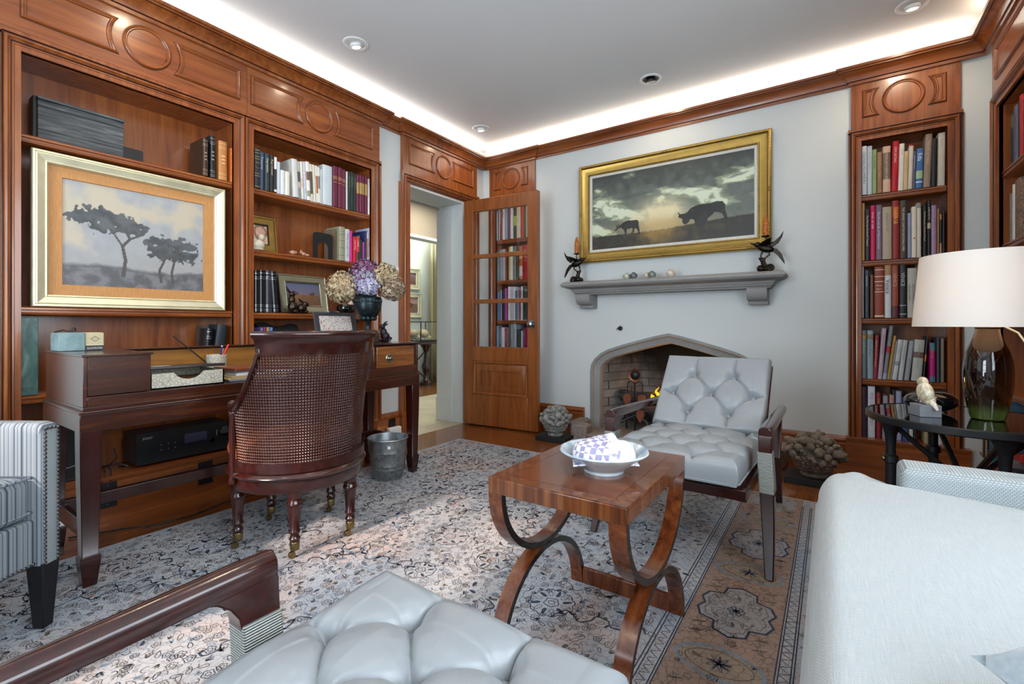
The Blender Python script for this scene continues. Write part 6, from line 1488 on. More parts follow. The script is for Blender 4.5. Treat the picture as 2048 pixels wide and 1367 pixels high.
def book(wall, s, z, w, h, col, label, ex, depth=.17, dfront=None, group=None, rot_extra=0.):
    (ox, oy, _), rot = FR[wall](s)
    d0 = dfront if dfront is not None else .035
    off = {'L': (-d0, 0), 'B': (0, d0), 'R': (d0, 0)}[wall]
    lean = ex.get('lean', 0)
    w = w - .0012
    rb = ex.get('rb'); cm = cloth_mat(LEATH[rb][0], LEATH[rb][1]) if rb else (pat_mat(col, ex['pat']) if 'pat' in ex else cloth_mat(col))
    mats = [cm]; m = MB(); b = .0026; cr = min(.006, w * .22)
    # boards and rounded spine, seen from above as one bent cover
    n = 6; sp = [(w / 2 - (w / 2) * math.cos(PI * k / n), -cr * math.sin(PI * k / n)) for k in range(n + 1)]
    plan = [(0, depth)] + sp + [(w, depth), (w - b, depth), (w - b, b), (b, b), (b, depth)]
    m.prism(plan, 0, h)
    def band(f0, f1, mi):
        o = [(x, y - .0006) for x, y in sp]; m.rings([[(x, y, h * f0) for x, y in o], [(x, y, h * f1) for x, y in o]], mi, close=False, cap0=False, cap1=False)
    for f0, f1, c in ex.get('band', []):
        mats.append(cloth_mat(c)); band(f0, f1, len(mats) - 1)
    if rb:
        mats.append(metal('foil', LEATH[rb][2], .3) if rb < 3 else cloth_mat(LEATH[rb][2], .35)); mi = len(mats) - 1
        for f in (.035, .07, .13, .17, .8, .84, .93): band(f, f + .008, mi)
        if rb > 2:
            for k in range(3): m.box((w * .3, -cr - .0009, h * (.42 + k * .09)), (w * .7, -cr + .001, h * (.45 + k * .09)), mi)
        else: lettering(m, 'ALBUM' if rb == 1 else 'My Own', w * .24, lambda x, y: (w / 2 + x, -cr - .001, h * .86 + y - .02), mi, w * .7, True)
    if 'dot' in ex:
        mats.append(cloth_mat(ex['dot'])); q = [(w / 2 + w * .2 * math.cos(2 * PI * k / 12), h * .38 + w * .2 * math.sin(2 * PI * k / 12)) for k in range(12)]
        m.add([(x, -cr - .0008, y) for x, y in q], [tuple(range(12))], len(mats) - 1)
    if 't' in ex:
        mats.append(cloth_mat(ex['c'])); mi = len(mats) - 1; ts = ex.get('ts', min(w * .62, .017))
        if ex.get('hz'):
            lettering(m, ex['t'], w * .26, lambda x, y: (w / 2 + x, -cr - .001, h * .62 + y), mi, w * .8, True)
            if 't2' in ex: lettering(m, ex['t2'], w * .26, lambda x, y: (w / 2 + x, -cr - .001, h * .55 + y), mi, w * .8, True)
            else: m.box((w * .2, -cr - .0009, h * .5), (w * .8, -cr + .001, h * .505), mi)
        else:
            x0 = w / 2 - ts * .36 + (ts * .35 if 't2' in ex else 0); zt = h * ex.get('tz', .88)
            lettering(m, ex['t'], ts, lambda x, y: (x0 + y, -cr - .0008, zt - x), mi, h * (ex.get('tz', .88) - .12))
            if 't2' in ex: lettering(m, ex['t2'], ts * .55, lambda x, y: (x0 - ts * .75 + y, -cr - .0008, zt - x), mi, h * .5)
    o = m.build('book', mats, None, (ox + off[0], oy + off[1], z + (w * abs(math.sin(R(lean))) if lean else 0) * (1 if lean > 0 else 0) + .0004), rot=(0, R(lean), rot))
    if lean < 0: o.location.z = z + .0004
    tag(o, label, 'book', group)
    p = MB(); p.box((b + .0002, b + .0002, .003), (w - b - .0002, depth - .006, h - .003)); p.build('page_block', M_paper, o)
    return o
for key, wall, z, rows in BOOKS:
    for i, (s, w, h, col, lab, ex) in enumerate(rows):
        dep = .16 if key.startswith('door') else .165
        book(wall, s, z, w, h, col, lab, ex, dep, .03 + .008 * ((i * 7) % 4) / 3, GROUPS[key])
# two black volumes under the tree painting, and the pocket books behind the tub chair
book('L', 1.235, .6405, .03, .295, '1b1e23', 'black book with silver lettering on the shelf under the tree painting', dict(rb=1, lean=4), .11, .04)
book('L', 1.272, .6405, .055, .315, '20262e', 'thick black leather volume leaning at the right under the tree painting', dict(lean=7), .11, .035)
tag(MB().box((-.07, -.05, 0), (0, .05, .31)).build('storage_box', plain('kraft_board', '5d5247', .7), None, (-3.11, 1.325, .6405), bevel=.003), 'tan brown box at the right end of the shelf under the tree painting', 'box')
for i, (c, lab) in enumerate((('5a4a7c', 'small violet book in the pocket set behind the tub chair'), ('8c1c50', 'small crimson book in the pocket set behind the tub chair'), ('8f8a4a', 'small olive book in the pocket set behind the tub chair'), ('3a5fb0', 'small bright blue book in the pocket set behind the tub chair'))):
    book('L', 1.555 + i * .021, .7355, .02, .205, c, lab, dict(t='Nia', c='dfe3ea', tz=.97, ts=.011) if i in (0, 3) else {}, .12, .03, 'pocket books behind the tub chair')
cb = MB().lathe([(0, 0), (.03, 0), (.03, .165), (.033, .167), (.033, .182), (0, .183)], seg=24).build('canister', plain('dark_teal_tin', '1c2a30', .35), None, (-3.0, 1.52, .7355)); tag(cb, 'dark teal canister at the left end of the shelf behind the tub chair', 'canister')
m = MB()
def bag(u, v):
    a = 2 * PI * v; return ((-.05 + .05 * math.cos(a)) , -.14 + .28 * u, .122 + (.105 + .012 * math.sin(u * 9)) * math.sin(a) * (1 - .12 * u))
m.grid(bag, 16, 20); bg_ = m.build('cloth_bag', plain('black_canvas', '131417', .8), None, (-3.04, 1.72, .737)); tag(bg_, 'black cloth bag with faint white script behind the pocket books', 'bag')
m = MB()
for k, tx in enumerate(('Nia', 'fax')): lettering(m, tx, .022, lambda x, y: (.0015, -.02 + k * .085 + x, .155 + y - k * .01), 0)
m.build('script', cloth_mat('8b8f94'), bg_)

# ---------------------------------------------------------------- paintings
def paint_mat(name):
    t = NT(name); vc = t.n('ShaderNodeVertexColor'); vc.layer_name = 'paint'; b = t.noise(t.coord(), 120, 4, .7)
    t.col(t.mix(t.math('MULTIPLY', b, .12), vc.outputs[0], '8c8a80')); t.set(Roughness=.42, Specular_IOR_Level=.4); t.bump(b, .25, .002); return t.m
def picture(name, w, h, nx, ny, colf, parent, loc=(0, 0, 0)):
    m = MB(); m.grid(lambda u, v: (w * (u - .5), 0, h * (v - .5)), nx, ny); o = m.build(name, paint_mat(name + '_paint'), parent, loc, recalc=False)
    a = o.data.color_attributes.new('paint', 'FLOAT_COLOR', 'POINT')
    for j in range(ny + 1):
        for i in range(nx + 1):
            c = colf(i / nx, j / ny); a.data[j * (nx + 1) + i].color = lin(c)
    return o
def fbm(x, y, s=1., o=4): 
    v_ = 0; a = .5; f = 1
    for k in range(o): v_ += a * noise.noise((x * s * f, y * s * f, 3.7 * k)); a *= .5; f *= 2.05
    return v_
def mixc(a, b, t_): t_ = max(0, min(1, t_)); return tuple(x + (y - x) * t_ for x, y in zip(a, b))
def hx_(s): return tuple(int(s[i:i + 2], 16) / 255 for i in (0, 2, 4))
def sst(a, b, x): x = max(0, min(1, (x - a) / (b - a))); return x * x * (3 - 2 * x)
def seg(px, py, pts):
    """distance from a point to a polyline with widths: <0 inside"""
    best = 9
    for (x0, y0, w0), (x1, y1, w1) in zip(pts, pts[1:]):
        dx, dy = x1 - x0, y1 - y0; t_ = max(0, min(1, ((px - x0) * dx + (py - y0) * dy) / (dx * dx + dy * dy + 1e-9)))
        best = min(best, math.hypot(px - x0 - dx * t_, py - y0 - dy * t_) - (w0 + (w1 - w0) * t_))
    return best
ASP = .603 / .502
CROWNS = [(.13, .67, .12, .05), (.24, .705, .14, .055), (.34, .66, .13, .065), (.42, .62, .12, .06), (.28, .60, .10, .05), (.50, .585, .07, .03), (.66, .50, .12, .045), (.78, .50, .13, .05), (.70, .40, .15, .05), (.83, .375, .12, .05), (.60, .43, .07, .04), (.90, .48, .06, .03)]
TRUNKS = [[(.385, .12, .017), (.40, .28, .014), (.38, .42, .013), (.43, .50, .012), (.40, .60, .012)], [(.43, .50, .01), (.52, .56, .008)], [(.38, .42, .009), (.30, .58, .007)], [(.66, .08, .012), (.645, .2, .011), (.68, .30, .011), (.70, .42, .01)], [(.75, .08, .011), (.74, .18, .011), (.76, .30, .01), (.80, .48, .01)], [(.68, .30, .007), (.60, .38, .006)]]
def pines(u, v):
    n1 = fbm(u * ASP, v, 3.2); n2 = fbm(u * ASP + 7, v + 3, 9); 
    sky = mixc(hx_('9a9c9f'), hx_('a6a8aa'), v * .7 + n2)
    cl = n1 * 1.6 + .5 - abs(v - .72) * .9 + (.3 if u < .5 else .15) * sst(.45, .8, v)
    c = mixc(sky, hx_('bdb29d'), sst(.35, .85, cl)); c = mixc(c, hx_('a29c94'), sst(.4, .1, v) * .6)
    hz = .17 + .02 * math.sin(u * 7) + n2 * .03
    if v < hz: c = mixc(hx_('77757a'), hx_('545457'), .5 + n2 * 3 + fbm(u * ASP, v * 3, 40, 2)); c = mixc(c, hx_('8d8678'), sst(.2, .5, n1) * .5); 
    elif v < hz + .04: c = mixc(hx_('4f5358'), c, (v - hz) / .04)
    x = u * ASP; nn = fbm(x, v, 16, 3)
    for cx, cy, rx, ry in CROWNS:
        d = math.hypot((x - cx * ASP) / (rx * ASP), (v - cy) / (ry * 1.35)) + nn * 1.5
        if d < 1: c = mixc(hx_('3f4246'), hx_('585c60'), .5 + n2 * 2.5 + (v - cy) / ry * .3)
    for tr_ in TRUNKS:
        if seg(x, v, [(a * ASP, b, w * 1.05) for a, b, w in tr_]) < 0: c = hx_('4a4744')
    return c
def framed(name, label, loc, rot, w, h, prof, matf, pic, mat_w=0, mat_m=None, group=None):
    """picture frame: outer size w x h, local x right, z up, front towards -y"""
    fr_ = thing(name, label, 'painting' if name == 'framed_painting' else 'picture', loc, rot, group)
    m = MB(); P_ = [(-w / 2, -h / 2), (w / 2, -h / 2), (w / 2, h / 2), (-w / 2, h / 2)]
    m.sweep(P_, prof, lambda a, b, hh: (a, -hh, b), closed=True, pclosed=True); m.build('frame', matf, fr_, sharp=25)
    iw = w / 2 - prof[-1][0] if False else w / 2 - max(p[0] for p in prof); ih = h / 2 - max(p[0] for p in prof)
    if mat_w:
        m = MB(); m.sweep([(-iw - .004, -ih - .004), (iw + .004, -ih - .004), (iw + .004, ih + .004), (-iw - .004, ih + .004)], [(0, .004), (0, .010), (mat_w, .008), (mat_w + .002, .002), (mat_w, .001)], lambda a, b, hh: (a, -hh, b), closed=True, pclosed=True); m.build('liner', mat_m, fr_)
    MB().box((-w / 2 + .01, .0005, -h / 2 + .01), (w / 2 - .01, .006, h / 2 - .01)).build('backing', M_black, fr_)
    pic(fr_, 2 * (iw - mat_w) + .004, 2 * (ih - mat_w) + .004); return fr_
t = NT('orange_silk_mat'); a = t.noise(t.coord((40, 1, 3)), 6, 3); t.col(t.ramp(a, [(.3, 'b37a42'), (.7, 'c58f55')])); t.set(Roughness=.6); M_silk = t.m
GP = [(0, 0), (0, .028), (.004, .034), (.010, .034), (.013, .03), (.018, .033), (.04, .024), (.046, .022), (.05, .026), (.055, .022), (.058, .012), (.058, .002), (.02, 0)]
framed('framed_painting', 'large painting of two dark pines under grey clouds in a champagne gold frame', (-2.998, .9375, 1.040 + .3575), (R(0), 0, PI / 2), .815, .715, GP, M_silver, lambda p, w, h: picture('canvas', w, h, 200, 166, pines, p, (0, -.001, 0)), .052, M_silk)
# cattle at dusk
CA = 1.272 / .628
def pip(x, y, P_):
    r_ = False; j = len(P_) - 1
    for i in range(len(P_)):
        if (P_[i][1] > y) != (P_[j][1] > y) and x < (P_[j][0] - P_[i][0]) * (y - P_[i][1]) / (P_[j][1] - P_[i][1]) + P_[i][0]: r_ = not r_
        j = i
    return r_
COW1 = [(.160, .245), (.172, .255), (.176, .285), (.168, .315), (.172, .318), (.182, .292), (.187, .300), (.185, .322), (.190, .322), (.196, .295), (.215, .325), (.235, .345), (.26, .352), (.29, .345), (.315, .345), (.325, .325), (.326, .28), (.331, .215), (.335, .155), (.324, .155), (.318, .215), (.300, .245), (.296, .2), (.284, .165), (.276, .168), (.286, .215), (.282, .245), (.262, .24), (.246, .235), (.244, .19), (.240, .155), (.229, .155), (.231, .20), (.222, .24), (.208, .262), (.19, .268), (.176, .24), (.166, .23), (.158, .235)]
COW2 = [(.576, .31), (.582, .335), (.572, .372), (.578, .372), (.590, .345), (.612, .345), (.630, .36), (.650, .405), (.68, .43), (.72, .44), (.76, .435), (.80, .45), (.832, .44), (.846, .40), (.846, .345), (.855, .28), (.862, .21), (.864, .15), (.848, .15), (.846, .22), (.830, .29), (.814, .31), (.79, .32), (.77, .285), (.75, .255), (.746, .19), (.728, .15), (.715, .18), (.69, .16), (.672, .19), (.676, .235), (.668, .262), (.650, .27), (.642, .24), (.628, .215), (.616, .21), (.606, .23), (.60, .25), (.604, .28)]
def cows(u, v):
    x = u * CA; n1 = fbm(x * .6 + v * .25, v * 1.7 + x * .12, 3.1); n2 = fbm(x, v + x * .15, 9); n3 = fbm(x * .5 + 4, v * 2.4 - x * .2, 5)
    c = mixc(hx_('66706a'), hx_('424947'), sst(.55, 1, v) + n2)
    br = n1 * 2.1 + .46 - abs(v - (.52 + .22 * (u - .4))) * 1.25
    c = mixc(c, hx_('8d9a80'), sst(.2, .5, br)); c = mixc(c, hx_('d9e4cc'), sst(.48, .7, br + n2 * .5))
    c = mixc(c, hx_('4b524f'), sst(.05, .4, n3 + (v - .8) * .5) * .7)
    g = math.exp(-((u - .47) / .15) ** 2 - ((v - .36) / .2) ** 2); c = mixc(c, hx_('f1e4b8'), min(1, g * 1.4 + g * n2))
    g2 = math.exp(-((u - .47) / .3) ** 2 - ((v - .24) / .1) ** 2); c = mixc(c, hx_('bf9d5f'), g2 * .7)
    if v > .9: c = mixc(c, hx_('35393a'), (v - .9) * 6)
    hz = .165 + .07 * sst(.35, 1, u) + .05 * sst(.3, 0, u) * 0 + .022 * fbm(x, 0, 30, 2) + .012 * fbm(x, v, 60, 1)
    if v < hz + .012:
        gl = math.exp(-((u - .45) / .13) ** 2); c = mixc(hx_('2c2b25'), hx_('9b7a3c'), gl * (.45 + .9 * (v / .2)) + n2 * .6)
    if pip(u, v, COW1) or pip(u, v, COW2): c = mixc(hx_('191a1a'), hx_('2d2d2a'), .5 + n2 * 2)
    return c
GP2 = [(0, 0), (0, .03), (.004, .04), (.012, .045), (.02, .043), (.028, .034), (.034, .03), (.07, .022), (.078, .02), (.081, .027), (.088, .026), (.092, .018), (.095, .003), (.03, 0)]
cp = framed('framed_painting', 'wide painting of two cattle grazing at dusk in a carved gold frame', (-1.1135, 3.848, 1.932), (0, 0, 0), 1.515, .861, GP2, M_gold, lambda p, w, h: picture('canvas', w, h, 318, 157, cows, p, (0, -.001, 0)), .022, plain('white_liner', 'd6d3c9', .5))
m = MB()
for sx in (-1, 1):
    for sz in (-1, 1):
        for k in range(7):
            for ax in (0, 1):
                d = .022 * k; m.ball((sx * (.7575 - .018 - (d if ax else 0)), -.040, sz * (.4305 - .018 - (0 if ax else d))), (.010 if ax else .007, .008, .007 if ax else .010), 7, 5)
    for k in range(3): m.ball((sx * .7405, -.042, -.012 + .012 * k), (.009, .009, .009), 8, 6)
for sz in (-1, 1):
    for k in range(3): m.ball((-.014 + .014 * k, -.042, sz * .4135), (.010, .009, .010 if k == 1 else .007), 8, 6)
n_ = 150
for sz in (-1, 1):
    for k in range(0, 88): m.ball((-.66 + 1.32 * k / 87, -.026, sz * (.4305 - .0845)), (.005, .004, .0035), 5, 4)
for sx in (-1, 1):
    for k in range(0, 46): m.ball((sx * (.7575 - .0845), -.026, -.34 + .68 * k / 45), (.0035, .004, .005), 5, 4)
m.build('carved_ornament', M_gold, cp)
def dune(u, v):
    n = fbm(u * 1.6, v, 7); c = mixc(hx_('7b6f86'), hx_('5d6786'), sst(.5, 1, v)); 
    if v < .48: c = mixc(hx_('75503a'), hx_('8c6240'), v * 1.5 + n)
    for cx, w in ((.27, .09), (.78, .09)):
        if math.hypot((u - cx) / w, (v - .53) / .075) + n < 1: c = hx_('544438')
    return c
LP = [(0, 0), (0, .016), (.003, .02), (.008, .02), (.012, .016), (.045, .012), (.05, .016), (.054, .014), (.058, .004), (.02, 0)]
framed('framed_painting', 'small landscape with brown plain and violet sky in a silver grey frame on the shelf', (-3.075, 1.905, 1.0355 + .133), (R(-10), 0, PI / 2), .36, .268, LP, metal('silver_leaf', 'a9aa98', .35), lambda p, w, h: picture('canvas', w, h, 60, 44, dune, p, (0, -.001, 0)))
def sketch(u, v):
    n = fbm(u, v, 8); c = mixc(hx_('d6bba6'), hx_('e4d0bd'), .5 + n); d = math.hypot((u - .5) / .34, (v - .6) / .3)
    if d < 1.25: c = mixc(hx_('8a5a42'), c, .25 + n)
    if d < .85: c = mixc(hx_('e0b8a0'), hx_('c99a80'), .5 + n + (u - .5))
    if v < .3 and abs(u - .5) < .35 - .3 * (.3 - v) * 0: c = mixc(hx_('c08a72'), c, .5 + n)
    if abs(u - .5) > .4 or abs(v - .5) > .42: c = hx_('17130f')
    return c
framed('framed_portrait', 'small sketched portrait in a wide gold frame behind the white bird figurine', (-3.085, 1.612, 1.4275 + .118), (R(-8), 0, PI / 2), .205, .24, [(0, 0), (0, .014), (.004, .018), (.012, .017), (.016, .012), (.05, .008), (.052, .002), (.02, 0)], M_gold, lambda p, w, h: picture('canvas', w, h, 40, 50, sketch, p, (0, -.001, 0)))
# things on the shelves
M_porc = plain('cream_porcelain', 'd0c7b4', .3, coat=.3)
critter('bird_figurine', 'cream porcelain bird figurine in front of the small gold framed portrait', 'figurine', (-3.0, 1.552, 1.4275), M_porc, [('b', (0, 0, .035), (.03, .042, .035)), ('b', (0, .02, .085), (.02, .022, .022)), ('b', (0, -.035, .058), (.012, .03, .012), R(25), 'X'), ('t', [(0, .036, .085), (0, .05, .08)], [.006, .002]), ('b', (0, 0, .006), (.03, .04, .008))])
M_shell = plain('pink_coral', 'bb8f78', .5, vary=.15)
critter('pig_figurine', 'tiny pinkish animal figurine on the second shelf, nearer the gold framed portrait', 'figurine', (-2.99, 1.78, 1.4275), M_shell, [('b', (0, 0, .014), (.012, .02, .013)), ('b', (0, .02, .016), (.008, .009, .009)), ('t', [(0, -.018, .016), (0, -.028, .012)], [.004, .001])], 0)
critter('pig_figurine', 'tiny pinkish animal figurine with pointed ear, nearer the black bookend', 'figurine', (-2.985, 1.855, 1.4275), M_shell, [('b', (0, 0, .012), (.011, .016, .011)), ('b', (0, -.018, .02), (.009, .011, .009)), ('t', [(0, -.02, .028), (0, -.022, .04)], [.004, .001]), ('b', (0, .024, .008), (.008, .018, .008))], 0)
m = MB(); o_ = [(-.079, 0), (-.079, .155), (-.072, .172), (-.055, .18), (.055, .18), (.072, .172), (.079, .155), (.079, 0), (.042, 0), (.042, .075)] + [(.042 * math.cos(a), .075 + .04 * math.sin(a)) for a in [PI * k / 8 for k in range(1, 8)]] + [(-.042, .075), (-.042, 0)]
m.prism(o_, -.002, .001, fn=lambda a, b, h: (b * 0 + h, a, b)); m.box((-.003, -.079, 0), (.0, -.042, .001)); be = m.build('bookend', M_plastic, None, (-2.99, 2.005, 1.4275)); tag(be, 'black metal arched bookend beside the olive cream album', 'bookend')
tag(MB().box((-.13, -.0, 0), (.0, .003, .23)).build('magazine', plain('kraft', '7d6a58', .7), None, (-3.0, 2.108, 1.4275)), 'brown card folder standing behind the black bookend', 'folder')
M_brz = metal('rabbit_bronze', '4a4038', .35, vary=.3, scale=50)
critter('rabbit_figurine', 'bronze rabbit sitting upright with tall ears in front of the small landscape', 'figurine', (-2.985, 1.775, 1.0355), M_brz, [('b', (0, 0, .04), (.03, .032, .042)), ('b', (0, -.006, .088), (.02, .022, .03)), ('b', (0, -.004, .125), (.016, .022, .018)), ('t', [(-.006, -.014, .135), (-.01, -.03, .155), (-.01, -.042, .18)], [.006, .009, .002]), ('t', [(.006, .004, .138), (.008, .0, .15)], [.005, .003]), ('b', (.012, .01, .012), (.018, .02, .012))])
critter('rabbit_figurine', 'bronze rabbit crouching with laid back ears beside the upright one', 'figurine', (-2.985, 1.84, 1.0355), M_brz, [('b', (0, 0, .032), (.028, .036, .032)), ('b', (0, .026, .06), (.02, .024, .018)), ('t', [(0, .014, .07), (-.004, -.008, .085), (0, -.02, .10)], [.006, .008, .002]), ('b', (.01, .026, .012), (.014, .016, .012))])
bw2 = thing('dark_bowl', 'small round black pottery bowl under the tan hydrangea', 'bowl', (-3.0, 2.205, 1.0355)); MB().lathe([(0, 0), (.035, 0), (.06, .015), (.07, .04), (.064, .062), (.05, .07), (.047, .066), (.06, .04), (.03, .01), (0, .008)], seg=30).build('pot', M_blackgl, bw2)
m = MB(); m.tube([(.0, -.05, .07), (.0, -.06, .082), (.0, -.035, .085)], .006, 6).tube([(.0, -.03, .07), (.01, -.03, .088), (.01, -.01, .078)], .005, 6); m.build('rim_figure', M_blackgl, bw2)
tag(MB().ball((0, 0, .026), (.02, .02, .027), 14, 10).build('egg', plain('ivory_egg', 'cfc6b4', .5), None, (-2.985, 2.232, 1.0355 + .05)), 'ivory egg lying in the small black bowl', 'egg')
# shutter panels and bookend above the tree painting
t = NT('weathered_grey_wood'); v = t.coord((3, 1, 14)); a = t.noise(v, 5, 6, .65, .4); t.col(t.ramp(a, [(.3, '23262a'), (.5, '43484b'), (.72, '6f736f')])); t.set(Roughness=.6); M_grw = t.m
sh = thing('wooden_shutter', 'weathered dark grey wooden panel box above the tree painting', 'box', (-3.05, .72, 1.8125))
m = MB(); m.box((-.018, -.155, 0), (.0, .165, .195)); m.box((-.022, -.158, .195), (.012, .168, .207)); m.box((0, -.155, .165), (.006, .165, .17)); m.box((0, -.155, .055), (.004, .165, .06)); m.build('front_panel', M_grw, sh, bevel=.002)
MB().box((-.10, -.168, 0), (-.025, .12, .215)).build('rear_panel', plain('dark_stained_wood', '26221f', .5), sh, bevel=.003)
m = MB(); o2 = [(-.05, 0), (-.05, .08), (-.042, .088), (.042, .088), (.05, .08), (.05, 0)]; m.prism(o2, -.0015, .0015, fn=lambda a, b, h: (h, a, b)); m.box((0, -.05, 0), (.1, .05, .0015)); be = m.build('bookend', M_plastic, None, (-3.10, .935, 1.8125)); tag(be, 'low black metal bookend beside the weathered grey wooden panel', 'bookend')

# ---------------------------------------------------------------- mantel: bronze bird candlesticks and five small jars
M_cand = NT('honeycomb_wax'); vo = M_cand.n('ShaderNodeTexVoronoi'); vo.inputs['Scale'].default_value = 95; M_cand.l(M_cand.coord(), vo.inputs['Vector']); M_cand.col(M_cand.ramp(vo.outputs['Distance'], [(.2, 'd8862a'), (.6, '9c4c0c')])); M_cand.set(Roughness=.5, Subsurface_Weight=.1); M_cand.bump(vo.outputs['Distance'], .6, .004); M_cand = M_cand.m
def bird_stick(label, x, flip):
    b = thing('bird_candlestick', label, 'candlestick', (x, 3.715, 1.3252)); f = flip
    m = MB(); q = random.Random(4)
    for k in range(9): m.ball((f * q.uniform(-.035, .035), q.uniform(-.03, .03), q.uniform(.012, .03)), (q.uniform(.018, .03),) * 3, 8, 6)
    m.ball((0, 0, .02), (.05, .04, .022), 12, 8); m.tube([(f * .0, 0, .03), (f * .012, 0, .06), (f * .02, 0, .085), (f * .04, 0, .10)], [.022, .018, .014, .007], 8); m.ball((f * .018, 0, .085), (.02, .016, .016), 8, 6); m.build('rocky_base', M_bronze, b)
    m = MB(); m.ball((0, 0, .165), (.058, .028, .028), 16, 10, M=Matrix.Rotation(-f * R(18), 4, 'Y')); m.ball((f * .05, 0, .195), (.022, .018, .019), 12, 8); m.tube([(f * .066, 0, .198), (f * .085, 0, .205), (f * .098, 0, .215)], [.008, .005, .001], 8)
    m.tube([(f * .02, .008, .142), (f * .03, .006, .115), (f * .022, .004, .095)], [.008, .005, .006], 6); m.tube([(-f * .02, -.006, .145), (-f * .025, -.004, .118), (f * .005, 0, .095)], [.008, .005, .006], 6)
    m.build('body', M_bronze, b)
    for sy in (-1, 1):
        m = MB(); w0 = [(-.02, 0), (.03, .012), (.022, .035), (-.0, .06), (-.03, .085), (-.06, .10), (-.05, .07), (-.048, .04), (-.04, .015)]
        m.prism([(f * a * (1.0), bb) for a, bb in w0], -.003, .003, fn=lambda a, bb, h: (a + f * .01, sy * (.02 + bb * .75) + h, .178 + bb * .45)); m.build('wing', M_bronze, b, bevel=.002)
    m = MB(); tl = [(-.04, .165), (-.07, .155), (-.098, .12), (-.115, .07), (-.118, .045), (-.098, .075), (-.075, .11), (-.045, .14)]; m.prism([(f * a, bb) for a, bb in tl], -.008, .008, fn=lambda a, bb, h: (a, h, bb)); m.build('tail', M_bronze, b, bevel=.003)
    m = MB(); tl = [(.03, .20), (.06, .215), (.10, .25), (.125, .285), (.115, .245), (.09, .205), (.05, .18)]; m.prism([(-f * a * .9, bb - .012) for a, bb in tl], -.006, .006, fn=lambda a, bb, h: (a, -.02 + h, bb)); m.build('raised_wing', M_bronze, b, bevel=.003)
    m = MB(); m.tube([(0, 0, .185), (f * .004, 0, .205), (-f * .006, 0, .225), (0, 0, .243)], .0045, 6); m.lathe([(.004, .24), (.026, .246), (.028, .252), (.024, .253), (.01, .25), (0, .25)], seg=18); m.build('drip_pan', M_bronze, b)
    c = MB().lathe([(0, 0), (.0155, 0), (.019, .02), (.0195, .07), (.015, .11), (.009, .135), (0, .145)], seg=18).build('candle', M_cand, None, (x, 3.715, 1.3252 + .2535)); tag(c, 'orange honeycomb wax candle held by the %s bird candlestick' % ('left' if f > 0 else 'right'), 'candle')
bird_stick('bronze bird candlestick at the left end of the mantel shelf', -1.845, 1)
bird_stick('bronze bird candlestick at the right end of the mantel shelf', -.385, -1)
for x, y, c, c2, r, lab in ((-1.395, 3.73, 'c2c2b2', '9aa290', .034, 'small pale green jar, leftmost on the mantel shelf'), (-1.328, 3.70, '6c747a', '3f474c', .032, 'small dark blue grey jar on the mantel shelf'), (-1.228, 3.74, 'cfc9b9', 'b5ad9b', .032, 'small cream jar just left of the grey green one'), (-1.178, 3.70, '7f8a84', '5c6862', .033, 'small grey green jar in the middle of the mantel shelf'), (-1.035, 3.71, 'd6cfbf', 'c4a890', .036, 'small white jar, rightmost of the five on the mantel shelf')):
    t = NT('jar_glaze'); a = t.noise(t.coord(), 40, 4); t.col(t.ramp(a, [(.4, c2), (.55, c)])); t.set(Roughness=.3, Coat_Weight=.3)
    k = r / .034; o = MB().lathe([(p * k, z * k) for p, z in [(0, 0), (.016, 0), (.018, .004), (.03, .016), (.034, .028), (.03, .042), (.016, .05), (.014, .053), (.017, .057), (.012, .056), (.01, .05), (0, .045)]], seg=26).build('small_jar', t.m, None, (x, y, 1.3252)); tag(o, lab, 'jar', 'small jars on the mantel shelf')

# ---------------------------------------------------------------- right-hand bookcase at the picture edge
def rbook(y, z, w, h, col, lab, ex={}, d=.17, df=.04): book('R', -y, z, w, h, col, lab, ex, d, df, 'books in the right wall bookcase')
rbook(3.575, 1.802, .05, .27, '25282c', 'dark book with a worn patterned top in the right wall bookcase', dict(band=[(.72, .95, '5a4c40')]))
rbook(3.515, 1.802, .055, .29, '565b70', 'grey blue book left of the red one in the right wall bookcase')
rbook(3.445, 1.802, .016, .3, '1a1a1c', 'thin black book before the red one in the right wall bookcase')
rbook(3.425, 1.802, .05, .31, 'b4262c', 'bright red book on the upper shelf of the right wall bookcase')
for k, c in enumerate(('2b3a34', '8a8578', '5a2a28', '3a4456', 'a89a80')): rbook(3.37 - k * .055, 1.802, .05, .27 + .01 * k, c, '%s book past the red one in the right wall bookcase' % ('dark green', 'grey', 'maroon', 'slate', 'tan')[k])
rbook(3.60, 1.402, .014, .26, '7a4a34', 'thin brown book on the lower shelf of the right wall bookcase')
rbook(3.58, 1.402, .04, .25, '8f9090', 'grey book on the lower shelf of the right wall bookcase', dict(pat='5a5f60'))
rbook(3.535, 1.402, .03, .29, 'cdc9bd', 'cream book on the lower shelf of the right wall bookcase')
rbook(3.50, 1.402, .10, .30, '3a4240', 'thick book with a swirling orange and blue spine in the right wall bookcase', dict(pat='b08468'))
